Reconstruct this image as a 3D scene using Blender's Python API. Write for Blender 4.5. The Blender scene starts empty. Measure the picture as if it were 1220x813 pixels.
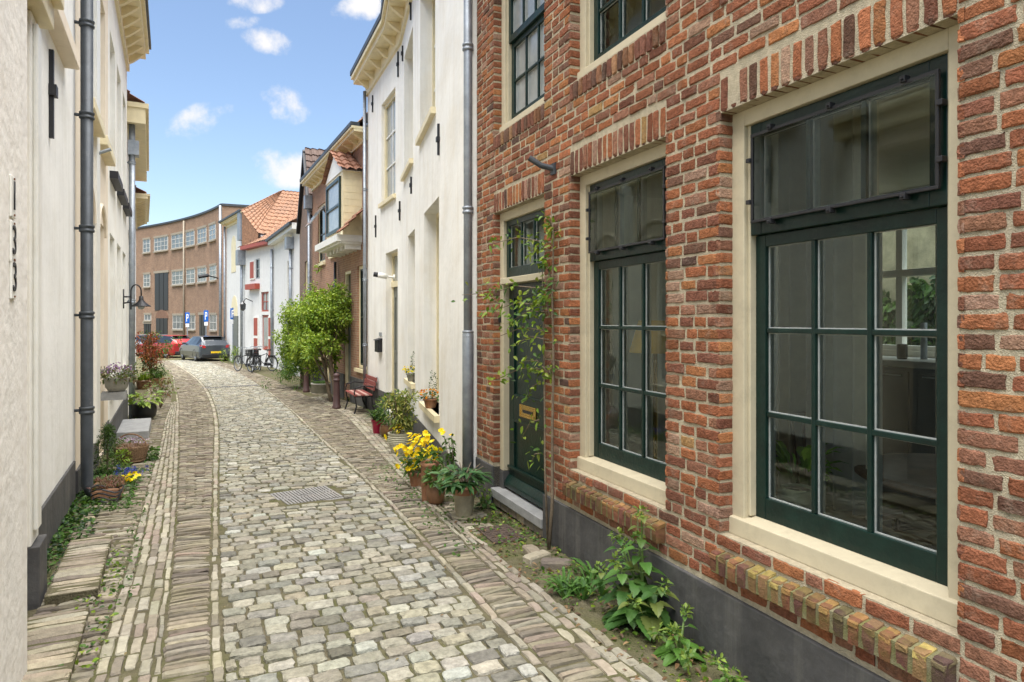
import bpy, math, random
import numpy as np
from mathutils import Vector

rng = np.random.default_rng(11)
random.seed(5)
SC = bpy.context.scene
COL = SC.collection
F, CX, HY = 800.0, 610.0, 382.0          # focal length / principal column / horizon row of the 1220 px photograph
PI = math.pi

# ------------------------------------------------------------------ ground profile (camera at z = 0)
_gz = np.arange(-40, 130, 0.1)
_gv = np.interp(_gz, [-40, 3, 5.8, 8, 10.5, 13, 17, 24, 34, 45, 70, 130],
                [-1.63, -1.63, -1.64, -1.74, -1.90, -2.04, -2.18, -2.24, -2.33, -2.45, -2.6, -2.8])
_k = np.exp(-0.5 * (np.arange(-20, 21) / 8.0) ** 2); _k /= _k.sum()
_gv = np.convolve(np.pad(_gv, 20, mode='edge'), _k, mode='valid')
def g(Z):
    return np.interp(Z, _gz, _gv)
def gp(x, y):
    """ground point (X, Z) under a photo pixel"""
    Z = F * 1.7 / (y - HY)
    for _ in range(60):
        Z = F * (-float(g(Z))) / (y - HY)
    return (x - CX) / F * Z, Z

# ------------------------------------------------------------------ objects
ROOT = {}
def tag(o, label=None, cat=None, group=None, kind=None):
    if label: o['label'] = label
    if cat: o['category'] = cat
    if group: o['group'] = group
    if kind: o['kind'] = kind
    return o
def thing(name, label, cat, loc, group=None, rotz=0.0):
    o = bpy.data.objects.new(name, None); COL.objects.link(o)
    o.location = loc; o.rotation_euler = (0, 0, rotz)
    o.empty_display_size = 0.2
    tag(o, label, cat, group)
    ROOT[o] = np.array(loc, float)
    return o
def local(o):
    ROOT[o] = np.zeros(3); return o
def copy_tree(o, parent=None):
    c = o.copy(); COL.objects.link(c)
    if parent is not None: c.parent = parent
    for ch in list(o.children): copy_tree(ch, c)
    return c

class MB:
    """collects geometry for ONE mesh object"""
    def __init__(s):
        s.v = []; s.f = []; s.mi = []; s.uv = []; s.col = []; s.n = 0; s.hascol = False
    def add(s, verts, faces, mi=0, uv=None, col=None):
        verts = np.asarray(verts, float).reshape(-1, 3)
        s.v.append(verts)
        b = s.n
        for k, f in enumerate(faces):
            s.f.append([i + b for i in f]); s.mi.append(mi)
            s.uv.append(uv[k] if uv is not None else None)
        if col is None: col = np.tile([1, 1, 1, 1.0], (len(verts), 1))
        else: s.hascol = True
        s.col.append(np.asarray(col, float).reshape(-1, 4))
        s.n += len(verts)
        return s
    def hexa(s, c8, mi=0):
        return s.add(c8, [(0, 3, 2, 1), (4, 5, 6, 7), (0, 1, 5, 4), (1, 2, 6, 5), (2, 3, 7, 6), (3, 0, 4, 7)], mi)
    def box(s, x0, x1, y0, y1, z0, z1, mi=0):
        return s.hexa([(x0, y0, z0), (x1, y0, z0), (x1, y1, z0), (x0, y1, z0), (x0, y0, z1), (x1, y0, z1), (x1, y1, z1), (x0, y1, z1)], mi)
    def fbox(s, fr, u0, u1, n0, n1, z0, z1, mi=0):
        c = [(u0, n0, z0), (u1, n0, z0), (u1, n1, z0), (u0, n1, z0), (u0, n0, z1), (u1, n0, z1), (u1, n1, z1), (u0, n1, z1)]
        return s.hexa([fr.P(*q) for q in c], mi)
    def fpoly(s, fr, pts, n0, n1, mi=0):
        """polygon in (u,z) extruded from n0 to n1"""
        k = len(pts)
        v = [fr.P(u, n0, z) for u, z in pts] + [fr.P(u, n1, z) for u, z in pts]
        fs = [tuple(range(k))[::-1], tuple(range(k, 2 * k))] + [(i, (i + 1) % k, k + (i + 1) % k, k + i) for i in range(k)]
        return s.add(v, fs, mi)
    def tube(s, path, r, n=8, mi=0, cap=True):
        P = [np.asarray(p, float) for p in path]; m = len(P)
        rs = r if hasattr(r, '__len__') else [r] * m
        ref = None; vs = []
        for i in range(m):
            t = P[min(i + 1, m - 1)] - P[max(i - 1, 0)]
            t = t / (np.linalg.norm(t) + 1e-9)
            if ref is None:
                a = np.array([0, 0, 1.0]) if abs(t[2]) < 0.9 else np.array([1.0, 0, 0])
                ref = np.cross(t, a)
            ref = ref - t * np.dot(ref, t); ref /= (np.linalg.norm(ref) + 1e-9)
            b = np.cross(t, ref)
            for k in range(n):
                an = 2 * PI * k / n
                vs.append(P[i] + rs[i] * (math.cos(an) * ref + math.sin(an) * b))
        fs = []
        for i in range(m - 1):
            for k in range(n):
                fs.append((i * n + k, i * n + (k + 1) % n, (i + 1) * n + (k + 1) % n, (i + 1) * n + k))
        if cap:
            fs.append(tuple(range(n))[::-1]); fs.append(tuple((m - 1) * n + k for k in range(n)))
        return s.add(vs, fs, mi)
    def lathe(s, c, prof, n=20, mi=0, wob=0.0):
        vs = []; m = len(prof)
        for r, z in prof:
            for k in range(n):
                a = 2 * PI * k / n
                q = r * (1 + wob * math.sin(3 * a + z * 9))
                vs.append((c[0] + q * math.cos(a), c[1] + q * math.sin(a), c[2] + z))
        fs = []
        for i in range(m - 1):
            for k in range(n):
                fs.append((i * n + k, i * n + (k + 1) % n, (i + 1) * n + (k + 1) % n, (i + 1) * n + k))
        fs.append(tuple(range(n))[::-1]); fs.append(tuple((m - 1) * n + k for k in range(n)))
        return s.add(vs, fs, mi)
    def torus(s, c, R, r, axis='x', n=24, m=6, mi=0):
        vs = []
        for i in range(n):
            a = 2 * PI * i / n
            for k in range(m):
                b = 2 * PI * k / m
                q = R + r * math.cos(b); h = r * math.sin(b)
                if axis == 'x': vs.append((c[0] + h, c[1] + q * math.cos(a), c[2] + q * math.sin(a)))
                elif axis == 'y': vs.append((c[0] + q * math.cos(a), c[1] + h, c[2] + q * math.sin(a)))
                else: vs.append((c[0] + q * math.cos(a), c[1] + q * math.sin(a), c[2] + h))
        fs = [(i * m + k, ((i + 1) % n) * m + k, ((i + 1) % n) * m + (k + 1) % m, i * m + (k + 1) % m) for i in range(n) for k in range(m)]
        return s.add(vs, fs, mi)
    def build(s, name, mats, parent=None, smooth=False, bevel=0.0):
        me = bpy.data.meshes.new(name)
        V = np.vstack(s.v) if s.v else np.zeros((0, 3))
        if parent is not None: V = V - ROOT[parent]
        sizes = np.array([len(f) for f in s.f], int)
        loops = np.fromiter((i for f in s.f for i in f), int, int(sizes.sum()))
        mesh_fill(me, V, loops, sizes)
        if not isinstance(mats, (list, tuple)): mats = [mats]
        for m in mats: me.materials.append(m)
        if len(mats) > 1: me.polygons.foreach_set('material_index', np.array(s.mi, np.int32))
        if any(u is not None for u in s.uv):
            lay = me.uv_layers.new(name='UVMap')
            arr = []
            for f, u in zip(s.f, s.uv):
                arr += [c for p in (u if u is not None else [(0, 0)] * len(f)) for c in p]
            lay.data.foreach_set('uv', np.array(arr, np.float32))
        if s.hascol:
            ca = me.color_attributes.new('Col', 'FLOAT_COLOR', 'POINT')
            ca.data.foreach_set('color', np.vstack(s.col).astype(np.float32).ravel())
        me.polygons.foreach_set('use_smooth', np.full(len(me.polygons), bool(smooth)))
        return finish(name, me, parent, bevel)
def mesh_fill(me, V, loops, sizes):
    me.vertices.add(len(V)); me.vertices.foreach_set('co', np.asarray(V, np.float32).ravel())
    me.loops.add(len(loops)); me.loops.foreach_set('vertex_index', np.asarray(loops, np.int32))
    me.polygons.add(len(sizes))
    st = np.concatenate([[0], np.cumsum(sizes)[:-1]]).astype(np.int32) if len(sizes) else np.zeros(0, np.int32)
    me.polygons.foreach_set('loop_start', st)
    try: me.polygons.foreach_set('loop_total', np.asarray(sizes, np.int32))
    except Exception: pass
    me.update(calc_edges=True); me.validate()
def finish(name, me, parent, bevel=0.0):
    o = bpy.data.objects.new(name, me); COL.objects.link(o)
    if parent is not None:
        o.parent = parent; ROOT[o] = ROOT[parent]
    if bevel > 0:
        b = o.modifiers.new('bevel', 'BEVEL'); b.width = bevel; b.segments = 2; b.limit_method = 'ANGLE'
        b.angle_limit = math.radians(40)
    return o
def np_obj(name, V, faces, mats, parent=None, col=None, smooth=False, mi=None):
    """mesh object from arrays; faces = (n,k) int array, or a list of those"""
    me = bpy.data.meshes.new(name)
    V = np.asarray(V, float)
    if parent is not None: V = V - ROOT[parent]
    if not isinstance(faces, list): faces = [faces]
    loops = np.concatenate([f.ravel() for f in faces]); sizes = np.concatenate([np.full(len(f), f.shape[1]) for f in faces])
    mesh_fill(me, V, loops, sizes)
    if not isinstance(mats, (list, tuple)): mats = [mats]
    for m in mats: me.materials.append(m)
    if mi is not None: me.polygons.foreach_set('material_index', np.asarray(mi, np.int32))
    if col is not None:
        ca = me.color_attributes.new('Col', 'FLOAT_COLOR', 'POINT')
        if col.shape[1] == 3: col = np.hstack([col, np.ones((len(col), 1))])
        ca.data.foreach_set('color', col.astype(np.float32).ravel())
    me.polygons.foreach_set('use_smooth', np.full(len(me.polygons), bool(smooth)))
    return finish(name, me, parent)

class Frame:
    """wall frame: u along the wall (away from the camera), n towards the street, z up"""
    def __init__(s, X, Z, tan, side):
        s.o = np.array([X, Z, 0.0]); L = math.hypot(tan, 1)
        s.d = np.array([tan / L, 1 / L, 0.0])
        s.n = np.array([-s.d[1], s.d[0], 0]) if side == 'R' else np.array([s.d[1], -s.d[0], 0])
        s.L = L
    def P(s, u, n, z):
        return s.o + s.d * u + s.n * n + np.array([0, 0, z])
    def PA(s, u, n, z):
        u = np.asarray(u, float)[..., None]; n = np.asarray(n, float)[..., None]; z = np.asarray(z, float)[..., None]
        return s.o + s.d * u + s.n * n + np.array([0, 0, 1.0]) * z
    def ux(s, x):
        """u where the photo column x meets the wall"""
        q = (x - CX) / F
        # o.x + d.x u = q (o.y + d.y u)
        return (q * s.o[1] - s.o[0]) / (s.d[0] - q * s.d[1])
    def zx(s, x, y):
        """height on the wall at photo pixel"""
        Z = s.o[1] + s.d[1] * s.ux(x)
        return (HY - y) / F * Z
    def loc(s, u=0, n=0, z=None):
        p = s.P(u, n, 0); p[2] = float(g(p[1])) if z is None else z
        return tuple(float(c) for c in p)

# ------------------------------------------------------------------ materials
MATS = {}
def nd(nt, t, **kw):
    n = nt.nodes.new(t)
    for k, v in kw.items(): setattr(n, k, v)
    return n
def mat(name, col, rough=0.7, var=0.12, scale=6.0, bump=0.15, bscale=60.0, metal=0.0, attr=False, spec=0.5,
        stain=None, stain_amt=0.5, stain_scale=1.5, stain_lo=0.5, stain_hi=0.72, dist=0.01, coat=0.0, streak=None, streak_amt=0.5):
    m = bpy.data.materials.new(name); m.use_nodes = True
    nt = m.node_tree; b = nt.nodes['Principled BSDF']
    tc = nd(nt, 'ShaderNodeTexCoord')
    n1 = nd(nt, 'ShaderNodeTexNoise'); n1.inputs['Scale'].default_value = scale; n1.inputs['Detail'].default_value = 6; n1.inputs['Roughness'].default_value = 0.65
    nt.links.new(tc.outputs['Object'], n1.inputs['Vector'])
    mr = nd(nt, 'ShaderNodeMapRange'); mr.inputs['From Min'].default_value = 0.3; mr.inputs['From Max'].default_value = 0.7
    mr.inputs['To Min'].default_value = 1 - var; mr.inputs['To Max'].default_value = 1 + var
    nt.links.new(n1.outputs['Fac'], mr.inputs['Value'])
    mx = nd(nt, 'ShaderNodeVectorMath', operation='SCALE')
    if attr:
        at = nd(nt, 'ShaderNodeAttribute', attribute_name='Col')
        nt.links.new(at.outputs['Color'], mx.inputs[0])
    else:
        mx.inputs[0].default_value = col[:3]
    nt.links.new(mr.outputs['Result'], mx.inputs['Scale'])
    out = mx.outputs['Vector']
    if stain is not None:
        n3 = nd(nt, 'ShaderNodeTexNoise'); n3.inputs['Scale'].default_value = stain_scale; n3.inputs['Detail'].default_value = 8; n3.inputs['Roughness'].default_value = 0.7
        nt.links.new(tc.outputs['Object'], n3.inputs['Vector'])
        r3 = nd(nt, 'ShaderNodeMapRange'); r3.inputs['From Min'].default_value = stain_lo; r3.inputs['From Max'].default_value = stain_hi
        r3.inputs['To Max'].default_value = stain_amt
        nt.links.new(n3.outputs['Fac'], r3.inputs['Value'])
        mi = nd(nt, 'ShaderNodeMix', data_type='RGBA')
        nt.links.new(r3.outputs['Result'], mi.inputs['Factor']); nt.links.new(out, mi.inputs['A']); mi.inputs['B'].default_value = (*stain, 1)
        out = mi.outputs['Result']
    if streak is not None:
        mp = nd(nt, 'ShaderNodeMapping'); mp.inputs['Scale'].default_value = (5, 5, .32)
        nt.links.new(tc.outputs['Object'], mp.inputs['Vector'])
        n4 = nd(nt, 'ShaderNodeTexNoise'); n4.inputs['Scale'].default_value = 1.3; n4.inputs['Detail'].default_value = 9; n4.inputs['Roughness'].default_value = 0.72
        nt.links.new(mp.outputs['Vector'], n4.inputs['Vector'])
        r4 = nd(nt, 'ShaderNodeMapRange'); r4.inputs['From Min'].default_value = .5; r4.inputs['From Max'].default_value = .78; r4.inputs['To Max'].default_value = streak_amt
        nt.links.new(n4.outputs['Fac'], r4.inputs['Value'])
        m4 = nd(nt, 'ShaderNodeMix', data_type='RGBA'); nt.links.new(r4.outputs['Result'], m4.inputs['Factor']); nt.links.new(out, m4.inputs['A']); m4.inputs['B'].default_value = (*streak, 1)
        out = m4.outputs['Result']
    nt.links.new(out, b.inputs['Base Color'])
    b.inputs['Roughness'].default_value = rough; b.inputs['Metallic'].default_value = metal
    b.inputs['Specular IOR Level'].default_value = spec
    if coat: b.inputs['Coat Weight'].default_value = coat
    if bump > 0:
        n2 = nd(nt, 'ShaderNodeTexNoise'); n2.inputs['Scale'].default_value = bscale; n2.inputs['Detail'].default_value = 5
        nt.links.new(tc.outputs['Object'], n2.inputs['Vector'])
        bp = nd(nt, 'ShaderNodeBump'); bp.inputs['Strength'].default_value = bump; bp.inputs['Distance'].default_value = dist
        nt.links.new(n2.outputs['Fac'], bp.inputs['Height']); nt.links.new(bp.outputs['Normal'], b.inputs['Normal'])
    MATS[name] = m
    return m
def leafmat(name, trans=0.3, rough=0.45):
    m = bpy.data.materials.new(name); m.use_nodes = True; nt = m.node_tree
    b = nt.nodes['Principled BSDF']; out = nt.nodes['Material Output']
    at = nd(nt, 'ShaderNodeAttribute', attribute_name='Col')
    nt.links.new(at.outputs['Color'], b.inputs['Base Color']); b.inputs['Roughness'].default_value = rough
    b.inputs['Specular IOR Level'].default_value = 0.35
    tr = nd(nt, 'ShaderNodeBsdfTranslucent')
    sc = nd(nt, 'ShaderNodeVectorMath', operation='MULTIPLY'); sc.inputs[1].default_value = (1.3, 1.25, 0.5)
    nt.links.new(at.outputs['Color'], sc.inputs[0]); nt.links.new(sc.outputs['Vector'], tr.inputs['Color'])
    mx = nd(nt, 'ShaderNodeMixShader'); mx.inputs[0].default_value = trans
    nt.links.new(b.outputs[0], mx.inputs[1]); nt.links.new(tr.outputs[0], mx.inputs[2]); nt.links.new(mx.outputs[0], out.inputs['Surface'])
    return m
def glassmat(name, tint=(0.84, 0.91, 0.885), k=2.0, base=0.02, wav=0.0):
    m = bpy.data.materials.new(name); m.use_nodes = True; nt = m.node_tree
    nt.nodes.remove(nt.nodes['Principled BSDF']); out = nt.nodes['Material Output']
    tr = nd(nt, 'ShaderNodeBsdfTransparent'); tr.inputs['Color'].default_value = (*tint, 1)
    gl = nd(nt, 'ShaderNodeBsdfGlossy'); gl.inputs['Roughness'].default_value = 0.015; gl.inputs['Color'].default_value = (.80, .92, .87, 1)
    fr = nd(nt, 'ShaderNodeFresnel'); fr.inputs['IOR'].default_value = 1.5
    mu = nd(nt, 'ShaderNodeMath', operation='MULTIPLY_ADD'); mu.inputs[1].default_value = k; mu.inputs[2].default_value = base; mu.use_clamp = True
    nt.links.new(fr.outputs[0], mu.inputs[0])
    if wav > 0:
        tc = nd(nt, 'ShaderNodeTexCoord'); n2 = nd(nt, 'ShaderNodeTexNoise'); n2.inputs['Scale'].default_value = 4.5; n2.inputs['Detail'].default_value = 1
        nt.links.new(tc.outputs['Object'], n2.inputs['Vector'])
        bp = nd(nt, 'ShaderNodeBump'); bp.inputs['Strength'].default_value = wav; bp.inputs['Distance'].default_value = 0.02
        nt.links.new(n2.outputs['Fac'], bp.inputs['Height']); nt.links.new(bp.outputs['Normal'], gl.inputs['Normal'])
    mx = nd(nt, 'ShaderNodeMixShader')
    nt.links.new(mu.outputs[0], mx.inputs[0]); nt.links.new(tr.outputs[0], mx.inputs[1]); nt.links.new(gl.outputs[0], mx.inputs[2])
    nt.links.new(mx.outputs[0], out.inputs['Surface'])
    return m
def brickmat(name, c1, c2, mortar, bw=0.2, bh=0.065):
    m = bpy.data.materials.new(name); m.use_nodes = True; nt = m.node_tree; b = nt.nodes['Principled BSDF']
    uv = nd(nt, 'ShaderNodeUVMap'); uv.uv_map = 'UVMap'
    br = nd(nt, 'ShaderNodeTexBrick'); br.inputs['Scale'].default_value = 1.0
    br.inputs['Color1'].default_value = (*c1, 1); br.inputs['Color2'].default_value = (*c2, 1); br.inputs['Mortar'].default_value = (*mortar, 1)
    br.inputs['Mortar Size'].default_value = 0.006; br.inputs['Mortar Smooth'].default_value = 0.3
    br.inputs['Brick Width'].default_value = bw; br.inputs['Row Height'].default_value = bh; br.inputs['Bias'].default_value = 0.0
    nt.links.new(uv.outputs[0], br.inputs['Vector'])
    tc = nd(nt, 'ShaderNodeTexCoord'); n1 = nd(nt, 'ShaderNodeTexNoise'); n1.inputs['Scale'].default_value = 1.2; n1.inputs['Detail'].default_value = 8
    n1.inputs['Roughness'].default_value = 0.75
    nt.links.new(tc.outputs['Object'], n1.inputs['Vector'])
    mr = nd(nt, 'ShaderNodeMapRange'); mr.inputs['From Min'].default_value = 0.3; mr.inputs['From Max'].default_value = 0.7
    mr.inputs['To Min'].default_value = 0.78; mr.inputs['To Max'].default_value = 1.22
    nt.links.new(n1.outputs['Fac'], mr.inputs['Value'])
    mx = nd(nt, 'ShaderNodeVectorMath', operation='SCALE')
    nt.links.new(br.outputs['Color'], mx.inputs[0]); nt.links.new(mr.outputs['Result'], mx.inputs['Scale'])
    nt.links.new(mx.outputs['Vector'], b.inputs['Base Color']); b.inputs['Roughness'].default_value = 0.9
    bp = nd(nt, 'ShaderNodeBump'); bp.inputs['Strength'].default_value = 0.4; bp.inputs['Distance'].default_value = 0.01; bp.invert = True
    nt.links.new(br.outputs['Fac'], bp.inputs['Height']); nt.links.new(bp.outputs['Normal'], b.inputs['Normal'])
    return m

M_BRICK = mat('brick', (1, 1, 1), 0.88, var=0.36, scale=45, bump=0.7, bscale=120, attr=True, spec=0.08, stain=(0.36, 0.29, 0.22), stain_amt=0.55, stain_scale=11, stain_lo=0.54, stain_hi=0.8, dist=0.02)
M_MORTAR = mat('mortar', (0.48, 0.415, 0.29), 0.95, var=0.22, scale=30, bump=0.8, bscale=190, spec=0.2, stain=(0.30, 0.25, 0.19), stain_amt=0.5, stain_scale=2.5, dist=0.012)
M_SILLB = mat('mossy_brick', (1, 1, 1), 0.9, var=0.25, scale=40, bump=0.5, bscale=150, attr=True, spec=0.2, stain=(0.13, 0.125, 0.03), stain_amt=0.55, stain_scale=9, stain_lo=0.44, stain_hi=0.66, dist=0.012)
M_SMORT = mat('mossy_mortar', (0.22, 0.20, 0.115), 0.95, var=0.3, scale=30, bump=0.6, bscale=160, stain=(0.14, 0.14, 0.03), stain_amt=0.8, stain_scale=6, stain_lo=0.42, stain_hi=0.6)
M_STONE = mat('cobble_stone', (1, 1, 1), 0.75, var=0.35, scale=26, bump=0.85, bscale=75, attr=True, spec=0.35, dist=0.012, stain=(0.2, 0.2, 0.13), stain_amt=0.35, stain_scale=14)
M_CLINK = mat('clinker', (1, 1, 1), 0.8, var=0.22, scale=26, bump=0.5, bscale=120, attr=True, spec=0.3, dist=0.01, stain=(0.27, 0.25, 0.12), stain_amt=0.4, stain_scale=2.2)
M_GROUND = mat('joint_sand', (0.135, 0.118, 0.075), 0.95, var=0.35, scale=12, bump=0.9, bscale=60, spec=0.1, dist=0.02,
               stain=(0.10, 0.11, 0.035), stain_amt=0.6, stain_scale=1.6, stain_lo=0.42, stain_hi=0.6)
M_PLINTH = mat('grey_render', (0.066, 0.064, 0.062), 0.8, streak=(.2, .19, .165), streak_amt=.55, var=0.3, scale=4, bump=0.6, bscale=18, stain=(0.13, 0.125, 0.115), stain_amt=0.5, stain_scale=3.5, stain_lo=0.52, stain_hi=0.75)
M_CREAM = mat('cream_paint', (0.54, 0.475, 0.33), 0.5, var=0.07, scale=5, bump=0.15, bscale=30, spec=0.3, stain=(0.33, 0.29, 0.2), stain_amt=0.4, stain_scale=9, stain_lo=.52)
M_GREEN = mat('green_paint', (0.0030, 0.0185, 0.0135), 0.33, var=0.35, scale=9, bump=0.25, bscale=35, spec=0.4)
M_BLACK = mat('black_plastic', (0.018, 0.018, 0.02), 0.4, var=0.1, bump=0.0)
M_PUTTY = mat('putty_white', (0.42, 0.44, 0.41), 0.5, var=0.15, scale=30, bump=0.1)
M_GLASS = glassmat('glass', k=1.5, base=0.012, wav=0.012)
M_ACRYL = glassmat('acrylic', (0.9, 0.92, 0.92), 1.0, 0.01, wav=0.01)
M_DARKG = mat('dark_glass', (0.012, 0.015, 0.018), 0.06, var=0.1, bump=0.0, spec=0.9)
M_PALEG = mat('curtained_glass', (0.30, 0.32, 0.31), 0.12, var=0.25, scale=2.5, bump=0.0, spec=0.8)
M_WHITEP = mat('plaster_white', (0.84, 0.822, 0.76), 0.85, streak=(.56, .50, .38), var=0.07, scale=1.6, bump=0.3, bscale=9, stain=(0.66, 0.57, 0.40), stain_amt=0.5, stain_scale=0.9, stain_lo=0.5, stain_hi=0.8, dist=0.02)
M_WHITEB = mat('plaster_cool_white', (0.84, 0.83, 0.79), 0.85, streak=(.55, .53, .47), var=0.06, scale=1.4, bump=0.25, bscale=10, stain=(0.66, 0.64, 0.56), stain_amt=0.5, stain_scale=1.1, dist=0.02)
M_BEIGE = mat('plaster_beige', (0.80, 0.70, 0.56), 0.85, streak=(.55, .45, .34), var=0.06, scale=1.6, bump=0.2, bscale=12, stain=(0.62, 0.5, 0.37), stain_amt=0.4, stain_scale=1.3)
M_ROUGHP = mat('rough_plaster', (0.86, 0.83, 0.765), 0.9, streak=(.5, .46, .39), var=0.08, scale=5, bump=0.25, bscale=16, stain=(0.42, 0.37, 0.29), stain_amt=0.4, stain_scale=2.5, stain_lo=0.5, stain_hi=0.75, dist=0.03)
M_WHITEPT = mat('white_paint', (0.78, 0.77, 0.71), 0.45, var=0.05, bump=0.05, stain=(0.62, 0.58, 0.48), stain_amt=0.35, stain_scale=2)
M_CREAMW = mat('pale_yellow_paint', (0.76, 0.66, 0.42), 0.5, var=0.08, bump=0.08, stain=(0.5, 0.42, 0.26), stain_amt=0.4, stain_scale=2.5)
M_ZINC = mat('zinc', (0.30, 0.33, 0.36), 0.5, var=0.22, scale=7, bump=0.12, bscale=20, metal=0.55, stain=(0.45, 0.47, 0.47), stain_amt=0.4, stain_scale=5)
M_ZINCD = mat('dark_zinc', (0.06, 0.068, 0.076), 0.5, var=0.25, scale=6, bump=0.1, bscale=20, metal=0.4, stain=(0.17, 0.17, 0.17), stain_amt=0.5, stain_scale=7, stain_lo=0.58)
M_IRON = mat('black_iron', (0.02, 0.02, 0.022), 0.5, var=0.2, bump=0.2, metal=0.3)
M_BRASS = mat('brass', (0.72, 0.48, 0.14), 0.25, var=0.1, bump=0.0, metal=1.0)
M_STEP = mat('blue_stone', (0.30, 0.30, 0.29), 0.7, var=0.2, scale=9, bump=0.2, bscale=60)
M_TERRA = mat('terracotta', (0.36, 0.17, 0.09), 0.8, var=0.25, scale=8, bump=0.25, bscale=40, stain=(0.42, 0.33, 0.22), stain_amt=0.6, stain_scale=9)
M_POTG = mat('stone_pot', (0.33, 0.29, 0.2), 0.8, var=0.25, scale=10, bump=0.3, bscale=40, stain=(0.16, 0.17, 0.06), stain_amt=0.5, stain_scale=8)
M_SOIL = mat('soil', (0.07, 0.05, 0.035), 0.95, var=0.4, scale=30, bump=0.8, bscale=60)
M_BARK = mat('bark', (0.17, 0.13, 0.085), 0.9, var=0.35, scale=20, bump=0.8, bscale=60)
M_LEAF = leafmat('leaf')
M_PETAL = leafmat('petal', 0.35, 0.6)
M_RAIL = mat('brown_wood', (0.22, 0.13, 0.07), 0.5, var=0.3, scale=9, bump=0.1)
# ------------------------------------------------------------------ irregular slabs (bricks, cobbles) as real geometry
def slab_template(nx, ny, corner=0.08, dome=0.25):
    def axis(n, e):
        return np.concatenate([[-1], np.linspace(-1 + e, 1 - e, n - 1), [1]]) if n > 2 else np.linspace(-1, 1, n + 1)
    xs = axis(nx, .10 if nx >= ny else .16); ys = axis(ny, .10 if ny > nx else .18)
    p, q = np.meshgrid(xs, ys, indexing='xy'); p = p.ravel(); q = q.ravel()
    h = 1 - dome * np.maximum(np.abs(p) ** 12, np.abs(q) ** 10) - 0.25 * dome * (p ** 4 + q ** 4) / 2
    pp = p * (1 - corner * q ** 4); qq = q * (1 - corner * p ** 4)
    idx = np.arange((nx + 1) * (ny + 1)).reshape(ny + 1, nx + 1)
    F1 = np.stack([idx[:-1, :-1], idx[:-1, 1:], idx[1:, 1:], idx[1:, :-1]], -1).reshape(-1, 4)
    ring = np.concatenate([idx[0, :-1], idx[:-1, -1], idx[-1, ::-1][:-1], idx[::-1, 0][:-1]])
    m = len(p); R = len(ring)
    sk = m + np.arange(R)
    F2 = np.stack([ring, sk, np.roll(sk, -1), np.roll(ring, -1)], -1)
    P = np.concatenate([pp, pp[ring] * 1.02]); Q = np.concatenate([qq, qq[ring] * 1.02]); Hh = np.concatenate([h, np.zeros(R)])
    top = np.concatenate([np.ones(m), np.zeros(R)])
    return P, Q, Hh, top, np.vstack([F1, F2])
class Slabs:
    def __init__(s): s.V = []; s.F = []; s.C = []; s.n = 0
    def add(s, mapfn, cu, cv, hu, hv, hgt, col, base=-0.015, nx=3, ny=2, corner=0.08, dome=0.25, jit=0.0015, hj=0.0012, rot=0.0, tilt=0.0, flip=False):
        cu, cv, hu, hv = [np.asarray(a, float) for a in (cu, cv, hu, hv)]
        N = len(cu)
        if N == 0: return
        hgt = np.broadcast_to(np.asarray(hgt, float), (N,))
        P, Q, Hh, top, Fc = slab_template(nx, ny, corner, dome)
        K = len(P)
        a = P[None] * hu[:, None]; b = Q[None] * hv[:, None]
        a = a + rng.normal(0, jit, (N, K)); b = b + rng.normal(0, jit, (N, K))
        if rot:
            r = rng.normal(0, rot, (N, 1)); a, b = a - b * r, b + a * r
        h = Hh[None] * (hgt[:, None] - base) + base
        tl = rng.normal(0, tilt, (N, 2)) if tilt else np.zeros((N, 2))
        h = h + top[None] * (tl[:, :1] * a + tl[:, 1:] * b + rng.normal(0, hj, (N, K)))
        W = mapfn(cu[:, None] + a, cv[:, None] + b, h)
        s.V.append(W.reshape(-1, 3))
        Ff = Fc[:, ::-1] if flip else Fc
        s.F.append((Ff[None] + (np.arange(N) * K)[:, None, None]).reshape(-1, 4) + s.n)
        s.C.append(np.repeat(np.asarray(col, float), K, 0))
        s.n += N * K
    def build(s, name, m, parent=None, smooth=False):
        return np_obj(name, np.vstack(s.V), np.vstack(s.F), m, parent, col=np.vstack(s.C), smooth=smooth)
def palette(N, cols, w, var=0.12, k=1.0):
    cols = np.array(cols) * k; i = rng.choice(len(cols), N, p=np.array(w) / sum(w))
    c = cols[i] * (1 + rng.normal(0, var, (N, 1))) * (1 + rng.normal(0, 0.014, (N, 3)))
    return np.clip(c, 0.01, 0.85)
BR_COL = [(.31, .118, .056), (.26, .10, .054), (.20, .085, .054), (.16, .085, .058), (.345, .145, .062), (.40, .24, .10), (.31, .19, .13), (.265, .128, .08), (.12, .074, .057)]
BR_W = [26, 25, 16, 6, 8, 1.2, 8, 18, 1.4]

# ------------------------------------------------------------------ ground sheet and street paving
def build_ground():
    Zs = np.concatenate([np.arange(-14, 40, 0.5), np.arange(40, 131, 5)]); Xs = np.concatenate([np.arange(-90, -24, 6), np.arange(-24, 8, 1.0), np.arange(8, 81, 8)])
    X, Z = np.meshgrid(Xs, Zs, indexing='xy')
    V = np.stack([X.ravel(), Z.ravel(), g(Z.ravel()) + 0.001], -1)
    nx = len(Xs); idx = np.arange(len(V)).reshape(len(Zs), nx)
    Fc = np.stack([idx[:-1, :-1], idx[:-1, 1:], idx[1:, 1:], idx[1:, :-1]], -1).reshape(-1, 4)
    o = np_obj('ground', V, Fc, M_GROUND, smooth=True); tag(o, 'sandy, mossy ground in the joints of the paving', kind='structure')
build_ground()

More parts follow.
